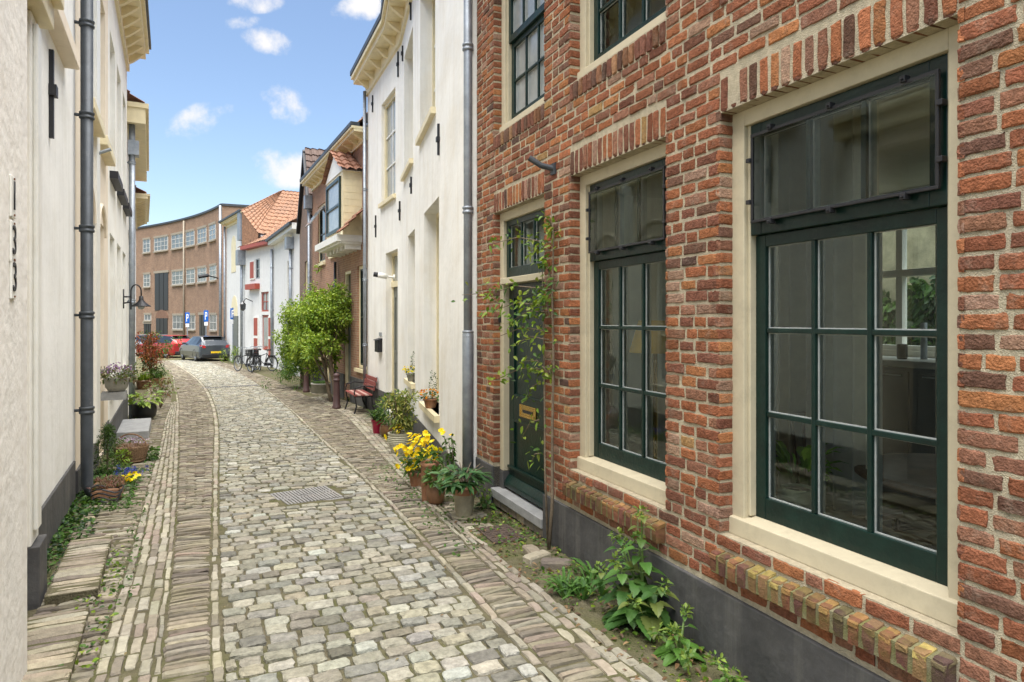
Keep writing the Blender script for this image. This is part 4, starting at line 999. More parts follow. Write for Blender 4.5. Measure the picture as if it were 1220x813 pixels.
mb = MB(); mb.fbox(CC, oc2[0], oc2[1], -.12, -.07, -2.35, .28); dr = mb.build('glazed_door', M_RED, lh); mb = MB(); mb.fbox(CC, oc2[0] + .1, oc2[1] - .1, -.071, -.06, -1.3, .15); mb.build('door_pane', M_PALEG, dr)
def shutter(fr, a, b, c, d, rows=2):
    mb = MB(); mb.fbox(fr, a, b, .005, .05, c, d); s = mb.build('shutter', M_WHITEPT, lh); mb = MB()
    for i in range(rows): h = (d - c) / rows; mb.fbox(fr, a + .07, b - .07, .051, .06, c + h * i + .07, c + h * (i + 1) - .07)
    mb.build('shutter_panel', M_RED, s)
a = CC.ux(325.5); shutter(CC, a, CC.ux(320.4), -1.9, .2); shutter(CC, CC.ux(308.5), CC.ux(303), -1.9, .2); shutter(CC, CC.ux(304), CC.ux(298.5), 2.15, 3.15, 1)
mb = MB(); mb.fbox(CC, CC.ux(309.5), CC.ux(297.5), .0, .25, 1.62, 1.9); mb.build('flower_ledge', M_RED, lh)
mb = MB(); mb.fbox(CC, -.1, LCC + .1, -.02, .34, 3.76, 3.94); mb.build('gutter_board', M_RED, lh)
mb = MB(); mb.fbox(CB, -.02, LCB - .1, -.02, .3, 3.67, 3.92); mb.build('gutter', M_WHITEPT, lh); mb = MB(); mb.fbox(CB, -.02, LCB - .1, .31, .42, 3.83, 3.95); mb.build('gutter_lip', M_ZINCD, lh)
tiles('roof', CB.P(-.1, .35, 3.93), CB.P(LCB + .2, .35, 3.93), CB.P(LCB + .2, -4, 6.9), CB.P(-.1, -4, 6.9), M_TILE, lh); tiles('roof', CC.P(-.3, .4, 3.94), CC.P(LCC + .9, .2, 3.94), CC.P(LCC + .9, -4, 6.9), CC.P(-.3, -4, 6.9), M_TILE, lh)
pipe(lh, CC, CC.ux(326), .1, -2.35, 3.5, .06, M_ZINC, (2.6, .5)); pipe(lh, CB, CB.ux(349), .1, -2.3, 3.5, .06, M_ZINC, (2.2,))
mb = MB(); mb.fbox(CB, CB.ux(349) - .25, CB.ux(349) + .25, .0, .3, 3.0, 3.5); mb.build('hopper', M_ZINC, lh)
# small lantern on its front
u = CC.ux(301); mb = MB(); mb.tube([CC.P(u, 0, 1.0), CC.P(u, .35, 1.15), CC.P(u, .5, .95)], .025, 6); wl = thing('wall_lantern', 'small black wall lantern between the shutters of the low white house', 'lamp', CC.loc(u, 0, 1.0)); mb.build('lantern_arm', M_IRON, wl); c = CC.P(u, .5, .55)
mb = MB(); mb.lathe(c, [(.05, -.05), (.14, .05), (.16, .3), (.04, .42)], 6); mb.build('lantern_glass', M_DARKG, wl)

DA, LD = fpts((-14.2, 36.0), (-17.1, 40.2), 'R')
dh = thing('arched_white_house', 'large white house with slim arched recesses and a tall orange tiled roof', 'house', DA.loc(0))
def arch_pts(u0, u1, z0, z1, k=10):
    r = (u1 - u0) / 2; um = (u0 + u1) / 2
    return [(u0, z0), (u1, z0)] + [(um + r * math.cos(a), z1 - r + r * math.sin(a)) for a in np.linspace(0, PI, k)]
mb = MB(); wall_mesh(mb, DA, 0, LD, -2.7, 5.7, []); house_box(mb, DA, 0, LD, -2.7, 5.7, 9); mb.build('wall', M_WHITEF, dh)
for xa, xb, ya, yb in ((281, 276, 280, 324), (283, 276, 352, 380)):
    mb = MB(); a, b = DA.ux(xa), DA.ux(xb); mb.fpoly(DA, arch_pts(a, b, DA.zx(xa, yb), DA.zx(xa, ya)), .003, .02); mb.build('arched_recess', M_CREAMW, dh)
mb = MB(); mb.fbox(DA, DA.ux(284), DA.ux(279), .003, .05, -2.4, .25); mb.build('door', M_DDOOR, dh)
cornice(dh, DA, -.1, LD + .1, 5.5, 5.8, .3, M_CREAMW, step=.9, mods=False)
mb = MB(); mb.fbox(DA, -.1, LD + .1, .3, .45, 5.801, 5.9); mb.build('gutter', M_ZINCD, dh)
RZ = 7.45; um = LD * .3
tiles('roof', DA.P(-1.5, -.2, 5.82 - 1.35 * (RZ - 5.82) / (um + .15)), DA.P(-1.5, -9, 5.82 - 1.35 * (RZ - 5.82) / (um + .15)), DA.P(um, -9, RZ), DA.P(um, -2.3, RZ), M_TILE, dh, tw=.3, th=.36)
_ze = 5.82 - 1.35 * (RZ - 5.82) / (um + .15); mb = MB(); tiles('roof', DA.P(-1.5, -.2, _ze), DA.P(-.15, .35, 5.82), DA.P(um, -2.3, RZ), DA.P(um, -2.3, RZ), M_TILE, dh, tw=.3, th=.36); mb.add([DA.P(-1.5, -.2, _ze), DA.P(-.15, .3, 5.82), DA.P(-.15, .3, 4.0), DA.P(-1.5, -.2, 4.0)], [(0, 1, 2, 3)]); mb.build('verge', M_TILE, dh); mb = MB(); mb.fpoly(DA, [(-1.46, 3.2), (-.16, 3.2), (-.16, 5.6), (-1.46, _ze - .1)], -8.5, -.35); mb.build('side_wall', M_WHITEF, dh)
tiles('roof', DA.P(LD + .15, .35, 5.82), DA.P(LD + .15, -9, 5.82), DA.P(um, -9, RZ), DA.P(um, -2.3, RZ), M_TILE, dh, tw=.3, th=.36)
tiles('roof', DA.P(-.15, .35, 5.82), DA.P(LD + .15, .35, 5.82), DA.P(um, -2.3, RZ), DA.P(um, -2.3, RZ), M_TILE, dh, tw=.3, th=.36)
pipe(dh, DA, DA.ux(291), .14, -2.4, 5.2, .07, M_ZINC, (3.2, .8)); mb = MB(); mb.fbox(DA, DA.ux(291) - .3, DA.ux(291) + .25, .0, .4, 3.0, 3.8); mb.build('hopper', M_ZINC, dh)
mb = MB(); mb.fbox(DA, -.05, .5, .0, .4, 4.3, 5.9); mb.build('lead_box', M_ZINC, dh)
pipe(dh, DA, LD - .1, .12, -2.4, 5.6, .06, M_ZINC)

# ------------------------------------------------------------------ brick warehouse with a concave front
wp = np.array([(-20.6, 47.0), (-21.6, 50.0), (-24.4, 53.6), (-27.8, 57.0), (-31.2, 60.0), (-34.6, 62.5), (-41, 66.5)])
wt = thing('brick_warehouse', 'long three storey brown brick warehouse with a curved front closing the street', 'building', (-27.8, 57.0, -2.55))
_cs = []
tt = np.concatenate([[0], np.cumsum(np.hypot(*np.diff(wp, axis=0).T))])
seg_x = np.interp; fine = np.linspace(tt[1], tt[-1], 25)
px = np.polyfit(tt[1:], wp[1:, 0], 3); pz = np.polyfit(tt[1:], wp[1:, 1], 3)
curve = [(float(np.polyval(px, t)), float(np.polyval(pz, t))) for t in fine]
def wq(x):
    q = (x - CX) / F
    a = np.array(curve); v = a[:, 0] - q * a[:, 1]
    i = int(np.argmax(v < 0)); i = max(i, 1); k = v[i - 1] / (v[i - 1] - v[i]); p = a[i - 1] * (1 - k) + a[i] * k
    return p
WTOP = 8.55
mb = MB(); acc_ = 0
cl = curve
for (p, q) in zip(cl[:-1], cl[1:]):
    L = math.hypot(q[0] - p[0], q[1] - p[1]); ua, ub = acc_, acc_ + L; acc_ = ub
    mb.add([(p[0], p[1], -2.9), (q[0], q[1], -2.9), (q[0], q[1], WTOP), (p[0], p[1], WTOP)], [(0, 1, 2, 3)], uv=[[(ua, -2.9), (ub, -2.9), (ub, WTOP), (ua, WTOP)]])
e0, e1 = cl[0], cl[-1]; b0, b1 = (-12.5, 54.0), (-30, 80)
for p, q in ((b0, e0), (e1, b1), (b1, b0)):
    L = math.hypot(q[0] - p[0], q[1] - p[1]); mb.add([(p[0], p[1], -2.9), (q[0], q[1], -2.9), (q[0], q[1], WTOP), (p[0], p[1], WTOP)], [(0, 1, 2, 3)], uv=[[(0, -2.9), (L, -2.9), (L, WTOP), (0, WTOP)]])
mb.add([(*p, WTOP) for p in cl] + [(*b1, WTOP), (*b0, WTOP)], [tuple(range(len(cl) + 2))])
mb.build('wall', M_WBRICK, wt)
mb = MB()
allp = [b0] + cl
for p, q in zip(allp[:-1], allp[1:]):
    L = math.hypot(q[0] - p[0], q[1] - p[1]); fr_ = Frame.__new__(Frame); fr_.o = np.array([p[0], p[1], 0.0]); fr_.d = np.array([(q[0] - p[0]) / L, (q[1] - p[1]) / L, 0]); fr_.n = np.array([-fr_.d[1], fr_.d[0], 0]); mb.fbox(fr_, 0, L, -.2, .1, WTOP, WTOP + .16)
mb.build('parapet', M_ZINCD, wt)
def wframe(x0, x1):
    p, q = wq(x1), wq(x0); L = math.hypot(*(q - p)); fr_ = Frame.__new__(Frame); fr_.o = np.array([p[0], p[1], 0.0]); fr_.d = np.array([(q[0] - p[0]) / L, (q[1] - p[1]) / L, 0]); fr_.n = np.array([-fr_.d[1], fr_.d[0], 0]); return fr_, L
M_LEDGE = mat('pale_concrete', (.33, .28, .21), .8, var=.1); M_ARCH = mat('arch_brick', (.20, .11, .07), .9, var=.2); M_FRAMEG = mat('grey_white_frame', (.60, .58, .53), .6, var=.1); M_MIDG = mat('window_glass', (.13, .145, .15), .1, var=.4, scale=1.2, bump=0, spec=.8)
def wwin(x0, x1, z0, z1, cols, rows, m=None):
    fr, L = wframe(x0, x1); mb = MB(); rim(mb, fr, 0, L, z0, z1, .05, -.05, .06)
    for i in range(1, cols): mb.fbox(fr, L * i / cols - .022, L * i / cols + .022, -.03, .05, z0, z1)
    for j in range(1, rows): zz = z0 + (z1 - z0) * j / rows; mb.fbox(fr, 0, L, -.03, .049, zz - .02, zz + .02)
    w = mb.build('window', m or M_FRAMEG, wt); mb = MB(); mb.fbox(fr, .05, L - .05, -.04, .03, z0 + .05, z1 - .05); mb.build('pane', M_MIDG, w)
    mb = MB(); mb.fbox(fr, -.04, L + .04, -.03, .14, z0 - .13, z0 - .0); mb.build('sill', M_LEDGE, w); mb = MB(); mb.fbox(fr, -.04, L + .04, -.03, .09, z1, z1 + .15); mb.build('lintel', M_LEDGE, w)
z8 = lambda x: x / 3.3875 + 140
for a, b, c in ((105, 133, 2), (150, 205, 4), (220, 267, 3), (278, 312, 2), (325, 360, 3), (372, 398, 2)): wwin(z8(a), z8(b), 6.25, 7.45, c, 3 if c > 1 else 2)
for a, b, c in ((107, 133, 2), (222, 267, 3), (280, 314, 2), (325, 360, 3), (374, 400, 2)): wwin(z8(a), z8(b), 3.1, 4.25, c, 3)
for a, b, c in ((225, 270, 3), (285, 315, 2), (375, 402, 2)): wwin(z8(a), z8(b), -.75, .45, c, 2)
wwin(z8(110), z8(137), .0, .55, 2, 1)
for a, b, za, zb in ((152, 205, .9, 4.25), (157, 203, -2.5, .2), (332, 360, -2.5, .45), (108, 135, -2.5, -.3)):
    fr, L = wframe(z8(a), z8(b)); mb = MB(); mb.fbox(fr, 0, L, -.05, .04, za, zb); 
    for i in range(1, 3): mb.fbox(fr, L * i / 3 - .03, L * i / 3 + .03, .0, .06, za, zb)
    d_ = mb.build('loading_door', MAT_BL if False else M_BLACK, wt); mb = MB(); mb.fbox(fr, -.15, L + .15, -.03, .08, zb, zb + .2) if za != -2.5 or zb != .2 else mb.fpoly(fr, [(-.12, .2), (L + .12, .2)] + [(L / 2 + (L / 2 + .12) * math.cos(a_), .2 + .75 * math.sin(a_)) for a_ in np.linspace(0, PI, 12)][1:-1], -.02, .05); mb.build('door_head', M_LEDGE if zb != .2 else M_ARCH, d_)
fr, L = wframe(219, 220.4); pipe(wt, fr, 0, .1, -2.5, WTOP - .1, .07, M_LEDGE); fr, L = wframe(263, 264.4); pipe(wt, fr, 0, .12, -2.5, WTOP, .09, M_ZINC, (3.5,))
fr, L = wframe(258, 260); mb = MB(); mb.tube([fr.P(0, 0, 3.2), fr.P(0, .8, 3.4)], .05, 6); mb.tube([fr.P(0, .7, 3.4), fr.P(0, 1.4, 3.25)], .13, 8); mb.build('floodlight', M_IRON, wt)

# ------------------------------------------------------------------ left row of houses
uz = lambda Z: Z / LF.d[1]
def left_house(name, label, Z0, Z1, fr, ztop, m, ops, n=0.0, cat='house', uf=None):
    f = uf or uz
    t = thing(name, label, cat, fr.loc(f(Z0)))
    mb = MB(); wall_mesh(mb, fr, f(Z0), f(Z1), -2.6, ztop, ops, n=n); house_box(mb, fr, f(Z0), f(Z1), -2.6, ztop, 7); mb.build('wall', m, t)
    return t
h1 = left_house('rough_house', 'rough cream plastered house wall with numbers 133 on plates, nearest on the left', .9, 3.1, LF, 4.4, M_ROUGHP, [], n=.0)
mb = MB(); mb.fbox(LF, uz(.9), uz(2.97), .0, .22, -1.75, 4.4); mb.build('thick_wall', M_ROUGHP, h1, bevel=.02)
PF = Frame(*(LF.P(0, .22, 0)[:2]), -0.508, 'L')
for i, (chs, y0) in enumerate((('1', 235), ('3', 288), ('3', 332))):
    u = PF.ux(13.5) + (0.006 if i == 2 else 0); Z = PF.P(u, 0, 0)[1]; zc = (HY - y0) / F * Z
    mb = MB(); mb.fbox(LF, u - .045, u + .045, .220, .229, zc - .085, zc + .085); pl = mb.build('number_plate', M_WHITEPT, h1, bevel=.004)
    text_part('number', chs, .17, LF.P(u, .231, zc), LF.d, M_IRON, pl)
    mb = MB()
    for sz in (-.074, .074): mb.lathe(LF.P(u, .229, zc + sz), [(.005, -.004), (.005, .004)], 8)
    mb.build('screw', mat('rust_%d' % i, (.16, .07, .03), .9, bump=0), pl)
nz = uz(3.1)
niche = (uz(3.12), uz(3.74), -1.6, 1.66, .30); wn2 = (uz(4.62), uz(5.6), 2.26, 4.1, .12)
h2 = left_house('white_plaster_house', 'cool white plastered house with a recessed doorway, beside the dark downpipe', 3.1, 6.3, LF, 4.6, M_WHITEB, [niche, wn2])
mb = MB(); mb.fbox(LF, niche[0], niche[1], -.34, -.30, -1.6, 1.66); dj = mb.build('door', M_GREYP, h2); mb = MB(); rim(mb, LF, niche[0] + .06, niche[1] - .06, -1.4, 1.3, .05, -.30, -.285); mb.build('door_panel', M_GREYP, dj)
mb = MB(); mb.fbox(LF, niche[1] - .07, niche[1] + .0, -.29, .08, -1.28, 1.66); mb.fbox(LF, niche[0], niche[1], -.29, .078, 1.60, 1.68); mb.build('door_jamb', M_BEIGE, h2, bevel=.005)
mb = MB(); mb.fbox(LF, niche[1] + .001, niche[1] + .24, .0, .10, -1.28, 1.75); mb.fbox(LF, niche[1] + .05, niche[1] + .17, .10, .125, -1.2, 1.7); mb.build('pilaster', M_WHITEPT, h2, bevel=.008)
mb = MB(); mb.fbox(LF, niche[1] - .001, niche[1] + .26, .0, .14, -1.8, -1.281); mb.build('pilaster_foot', M_PLINTH, h2, bevel=.006)
mb = MB(); mb.fbox(LF, niche[0] - .0, niche[1] + .3, .0, .17, 1.76, 1.9); mb.fbox(LF, niche[0], niche[1] + .32, .0, .22, 1.9, 1.97); mb.build('door_cornice', M_CREAMW, h2, bevel=.008)
fwin(h2, LF, wn2, rc=.12, fw=.08, cols=2, rows=2, mg=M_PALEG); mb = MB(); mb.fbox(LF, wn2[0] - .08, wn2[1] + .08, -.05, .11, 2.13, 2.255); mb.build('stone_sill', M_BEIGE, h2, bevel=.01)
mb = MB(); mb.fbox(LF, niche[1] + .27, uz(6.18), .0, .02, -1.9, -1.29); mb.build('plinth', M_PLINTH, h2, bevel=.006)
u = LF.ux(58.5); mb = MB(); mb.fbox(LF, u - .02, u + .02, .0, .03, 1.35, 2.0); mb.fbox(LF, u - .04, u + .05, .0, .05, 1.66, 1.74); mb.build('wall_anchor', M_IRON, h2)
mb = MB(); mb.fbox(LF, niche[0] - .02, niche[1] + .02, -.3, .05, -1.75, -1.555); mb.build('threshold', M_STEP, h2, bevel=.008)
pipe(h2, LF, uz(6.25), .10, -1.66, 4.5, .052, M_ZINCD, (2.78, 1.92, .86, .05, -.84), shoe=True)

def arch_window(parent, fr, u0, u1, z0, z1, mf, mg, n=0.0):
    mb = MB(); mb.fpoly(fr, arch_pts(u0, u1, z0, z1), n + .002, n + .05); w = mb.build('window', mf, parent)
    mb = MB(); mb.fpoly(fr, arch_pts(u0 + .07, u1 - .07, z0 + .07, z1 - .07), n + .051, n + .058); mb.build('pane', mg, w)
    mb = MB(); mb.fbox(fr, u0 - .05, u1 + .05, n, n + .1, z0 - .1, z0); mb.build('sill', M_STEP, w)
lw = [(uz(6.75), uz(7.75), 2.25, 4.2, .15), (uz(8.15), uz(9.2), 2.25, 4.2, .15)]
lg = [(uz(6.8), uz(7.65), -1.0, 1.25, .22), (uz(8.2), uz(9.0), -1.75, 1.25, .22)]
h3 = left_house('beige_house', 'warm beige plastered house with stone sills between two white houses on the left', 6.32, 9.6, LF, 5.3, M_BEIGE, lw + lg)
for o_ in lw:
    fwin(h3, LF, o_, rc=.15, fw=.07, cols=2, rows=3, mg=M_PALEG); mb = MB(); mb.fbox(LF, o_[0] - .06, o_[1] + .06, -.05, .12, o_[2] - .12, o_[2] - .001); mb.build('stone_sill', M_CREAMW, h3, bevel=.01)
fwin(h3, LF, lg[0], rc=.22, fw=.07, cols=2, rows=3, mg=M_PALEG)
mb = MB(); mb.fbox(LF, lg[1][0], lg[1][1], -.22, -.17, -2.0, 1.25); mb.build('door', M_WHITEPT, h3)
mb = MB()
for o_ in lg:
    k = 12; r = (o_[1] - o_[0]) / 2; um = (o_[0] + o_[1]) / 2
    mb.tube([LF.P(um + (r + .1) * math.cos(a), .012, o_[3] - .25 + (r + .02) * math.sin(a)) for a in np.linspace(.25, PI - .25, k)], .028, 6)
mb.build('arch_moulding', M_BEIGE, h3)
mb = MB(); mb.fbox(LF, uz(6.32), lg[1][0], .0, .02, -2.1, -1.42); mb.fbox(LF, lg[1][1], uz(9.58), .0, .02, -2.2, -1.42); mb.build('plinth', M_PLINTH, h3)
mb = MB(); mb.fbox(LF, uz(7.75), uz(8.12), .0, .04, -1.42, 5.0); mb.build('pilaster', M_WHITEPT, h3)
mb = MB(); mb.tube([LF.P(uz(8.0), .0, 1.98), LF.P(uz(8.0), .16, 2.06)], .02, 8); mb.build('flag_holder', M_ZINC, h3)
cornice(h3, LF, uz(6.3), uz(9.6), 4.95, 5.35, .3, M_CREAMW)
lw = [(uz(9.9 + i * 1.32), uz(10.8 + i * 1.32), 2.2, 4.3, .15) for i in range(3)]; lg = [(uz(9.9 + i * 1.32), uz(10.75 + i * 1.32), -.9, 1.3, .2) for i in range(3)]
h4 = left_house('cornice_house', 'white plastered house with a deep yellow cornice carrying the black street lamp', 9.61, 13.75, LF, 5.45, M_WHITEP, lw + lg)
for o_ in lw + lg:
    fwin(h4, LF, o_, rc=.15, fw=.07, cols=2, rows=3, mg=M_PALEG); mb = MB(); mb.fbox(LF, o_[0] - .06, o_[1] + .06, -.05, .11, o_[2] - .11, o_[2] - .001); mb.build('dark_sill', M_STEP if o_ in lg else M_IRON, h4)
cornice(h4, LF, uz(9.6), uz(13.75), 5.1, 5.62, .34, M_CREAMW, step=.45)
mb = MB(); mb.fbox(LF, uz(9.6), uz(13.75), .3, .44, 5.622, 5.72); mb.build('gutter', M_ZINCD, h4)
mb = MB(); mb.fbox(LF, uz(9.62), uz(13.72), .0, .02, -2.3, -1.5); mb.build('plinth', M_PLINTH, h4)
L5, LL5 = fpts((-7.92, 13.8), (-11.1, 19.7), 'L'); L6, LL6 = fpts((-11.1, 19.72), (-14.0, 25.0), 'L')
idu = lambda u: u
ow = [(1.2, 2.1, -.8, 1.3, .1), (3.6, 4.5, -.8, 1.3, .1), (1.2, 2.1, 2.0, 3.5, .1), (3.6, 4.5, 2.0, 3.5, .1)]
h5 = left_house('distant_white_house', 'white house with a yellow box gutter and zinc downpipe past the cornice house', 0, LL5, L5, 4.4, M_WHITEP, ow, uf=idu)
for o_ in ow: fwin(h5, L5, o_, rc=.1, mg=M_PALEG, sill=M_STEP)
mb = MB(); mb.fbox(L5, 0.05, LL5, .0, .34, 4.1, 4.42); mb.fbox(L5, 0.02, LL5, .0, .40, 4.42, 4.52); mb.build('box_gutter', M_CREAMW, h5)
pipe(h5, L5, .25, .09, -2.1, 4.1, .06, M_ZINC, (3.3, .4)); mb = MB(); mb.fbox(L5, .12, .4, .02, .22, 3.45, 3.75); mb.build('hopper', M_ZINC, h5)
tiles('roof', L5.P(0, .3, 4.5), L5.P(LL5, .3, 4.5), L5.P(LL5, -3.5, 7.0), L5.P(0, -3.5, 7.0), M_TILEB, h5)
h6 = left_house('last_white_house', 'white house with slatted eaves at the far end of the left row', 0, LL6, L6, 3.7, M_WHITEB, [], uf=idu)
cornice(h6, L6, 0, LL6, 3.4, 3.75, .36, M_CREAMW, step=.4)
tiles('roof', L6.P(0, .3, 3.76), L6.P(LL6, .3, 3.76), L6.P(LL6, -3.5, 6.0), L6.P(0, -3.5, 6.0), M_TILEB, h6)
# street lamp on the cornice house
u = LF.ux(146.5); zL = LF.zx(146.5, 355)
sl_ = thing('street_lamp', 'black swan neck wall lamp with a conical shade on the cornice house', 'lamp', LF.loc(u, 0, zL))
mb = MB(); mb.fbox(LF, u - .035, u + .035, .0, .02, zL - .2, zL + .16); mb.tube([LF.P(u, .01, zL - .1), LF.P(u, .13, zL - .08)], .014, 8); mb.tube([LF.P(u, .01, zL + .02), LF.P(u, .13, zL + .02)], .014, 8)
path = [LF.P(u, .13, zL - .22), LF.P(u, .13, zL + .12)] + [LF.P(u, .13 + .085 * (1 - math.cos(a)), zL + .12 + .13 * math.sin(a)) for a in np.linspace(.2, PI, 10)] + [LF.P(u, .30, zL + .02)]
mb.tube(path, .013, 8); mb.build('lamp_arm', M_IRON, sl_, smooth=True)
c = LF.P(u, .30, zL - .06); mb = MB(); mb.lathe(c, [(.02, .1), (.035, .09), (.04, .03), (.07, -.02), (.165, -.09), (.17, -.10), (.16, -.095), (.06, -.03)], 24); mb.build('lamp_shade', M_IRON, sl_, smooth=True)
mb = MB(); mb.lathe((c[0], c[1], c[2] - .16), [(.01, 0), (.05, .02), (.06, .06), (.04, .11)], 14); mb.build('lamp_globe', M_PALEG, sl_, smooth=True)
# roofs of the near houses (behind the eaves), unseen and kept low for light
tiles('roof', FR.P(U0, .25, ZT + .03), FR.P(U1, .25, ZT + .03), FR.P(U1, -3.6, ZT + .9), FR.P(U0, -3.6, ZT + .9), M_TILE, bh)
mb = MB(); mb.fbox(FR, U0, U1, .0, .22, ZT - .12, ZT + .0); mb.build('eaves_board', M_CREAM, bh)
for h_, za, zb, zt_ in ((h1, .9, 3.1, 4.4), (h2, 3.1, 6.3, 4.6), (h3, 6.32, 9.6, 5.3)):
    tiles('roof', LF.P(uz(za), .2, zt_ + .05), LF.P(uz(zb), .2, zt_ + .05), LF.P(uz(zb), -3.5, zt_ + 1.5), LF.P(uz(za), -3.5, zt_ + 1.5), M_TILEB, h_, tw=.3)
# ------------------------------------------------------------------ plants
def leaves(P, D, Nn, L, W, fold=.25, droop=.25, shape='oval'):
    """arrays of leaf bases, directions, normals -> vertices and triangles of folded, drooping leaves"""
    P = np.asarray(P, float); n = len(P); D = D / (np.linalg.norm(D, axis=1, keepdims=True) + 1e-9)
    S = np.cross(D, Nn); S /= (np.linalg.norm(S, axis=1, keepdims=True) + 1e-9); U = np.cross(S, D)
    L = np.broadcast_to(L, (n,))[:, None]; W = np.broadcast_to(W, (n,))[:, None]
    z = np.array([0, 0, 1.0])
    if shape == 'heart': st = [(.0, .0), (.07, .66), (.16, .80), (.22, 1.0), (.28, .86), (.36, .98), (.42, .82), (.52, .88), (.58, .68), (.68, .68), (.74, .48), (.84, .40), (.9, .2), (1.0, 0)]
    elif shape == 'strap': st = [(.0, .5), (.3, 1.0), (.65, .8), (.88, .45), (1.0, 0)]
    else: st = [(.0, .0), (.33, .92), (.68, .75), (1.0, 0)]
    verts = []; rows = []
    for (t, w) in st:
        c = P + D * L * t - z * (droop * L * t * t)
        if w == 0: rows.append([len(verts)]); verts.append(c)
        else:
            l = c + S * W * .5 * w + U * W * fold * w * .5; r = c - S * W * .5 * w + U * W * fold * w * .5
            rows.append([len(verts), len(verts) + 1, len(verts) + 2]); verts += [l, c, r]
    K = len(verts); V = np.stack(verts, 1)
    tri = []
    for a, b in zip(rows[:-1], rows[1:]):
        if len(a) == 1 and len(b) == 3: tri += [(a[0], b[0], b[1]), (a[0], b[1], b[2])]
        elif len(a) == 3 and len(b) == 1: tri += [(a[0], b[0], a[1]), (a[1], b[0], a[2])]
        else: tri += [(a[0], b[0], b[1]), (a[0], b[1], a[1]), (a[1], b[1], b[2]), (a[1], b[2], a[2])]
    tri = np.array(tri)
    return V.reshape(-1, 3), (tri[None] + (np.arange(n) * K)[:, None, None]).reshape(-1, 3), K
class Leaf:
    def __init__(s): s.V = []; s.F = []; s.C = []; s.n = 0
    def add(s, P, D, Nn, L, W, cols, var=.18, **kw):
        P = np.asarray(P, float)
        if len(P) == 0: return s
        V, Fc, K = leaves(P, np.asarray(D, float), np.asarray(Nn, float), L, W, **kw)
        cols = np.atleast_2d(np.array(cols)); c = cols[rng.integers(0, len(cols), len(P))] * (1 + rng.normal(0, var, (len(P), 1))); c = np.clip(c, .004, .9)
        s.V.append(V); s.F.append(Fc + s.n); s.C.append(np.repeat(c, K, 0)); s.n += len(V)
        return s
    def clump(s, c, rad, n, L, W, cols, up=.35, hollow=.35, var=.2, out=1.0, **kw):
        """leaves scattered through an ellipsoid, facing mostly outwards and up"""
        q = rng.normal(size=(n, 3)); q /= np.linalg.norm(q, axis=1, keepdims=True)
        r = (hollow + (1 - hollow) * rng.random((n, 1))) ** .6
        P = np.asarray(c) + q * r * np.asarray(rad)
        D = q * out + rng.normal(0, .55, (n, 3)) + np.array([0, 0, up * .4]); Nn = rng.normal(0, .5, (n, 3)) + np.array([0, 0, 1.0]) + q * .4
        LL = L * rng.uniform(.65, 1.25, n); return s.add(P, D, Nn, LL, LL * (W / L), cols, var=var, **kw)
    def tuft(s, c, n, L, W, cols, spread=.5, base=.03, droop=.5, **kw):
        """long blades rising from one base"""
        a = rng.uniform(0, 2 * PI, n); t = rng.uniform(.1, spread, n)
        D = np.stack([np.cos(a) * t, np.sin(a) * t, np.ones(n)], -1)
        P = np.asarray(c) + np.stack([np.cos(a), np.sin(a), 0 * a], -1) * base * rng.random((n, 1))
        Nn = np.stack([-np.cos(a), -np.sin(a), .4 + 0 * a], -1)
        LL = L * rng.uniform(.5, 1.1, n); return s.add(P, D, Nn, LL, W * rng.uniform(.7, 1.2, n), cols, droop=droop, shape='strap', **kw)
    def cover(s, fn, n, L, W, cols, **kw):
        """low ground cover over points given by fn(n)"""
        P = fn(n); D = rng.normal(0, 1, (n, 3)); D[:, 2] = rng.uniform(.0, .9, n); Nn = rng.normal(0, .4, (n, 3)) + np.array([0, 0, 1.])
        LL = L * rng.uniform(.6, 1.3, n); return s.add(P, D, Nn, LL, LL * W / L, cols, **kw)
    def build(s, name, m, parent=None): return np_obj(name, np.vstack(s.V), np.vstack(s.F), m, parent, col=np.vstack(s.C))
G_MID = [(.065, .14, .022), (.05, .115, .02), (.085, .165, .03)]; G_DARK = [(.02, .055, .014), (.03, .075, .018), (.018, .045, .012)]
G_LIME = [(.20, .29, .03), (.15, .25, .025), (.27, .34, .05), (.11, .2, .02)]; G_VAR = [(.42, .42, .13), (.16, .22, .05), (.3, .33, .08), (.09, .15, .03)]
Y_FL = [(.88, .68, .01), (.85, .6, .01), (.92, .76, .04)]; RED_L = [(.28, .07, .03), (.34, .11, .035), (.20, .05, .025), (.25, .13, .04)]
V3 = lambda X, Z, dz=0.0: np.array([X, Z, float(g(Z)) + dz])
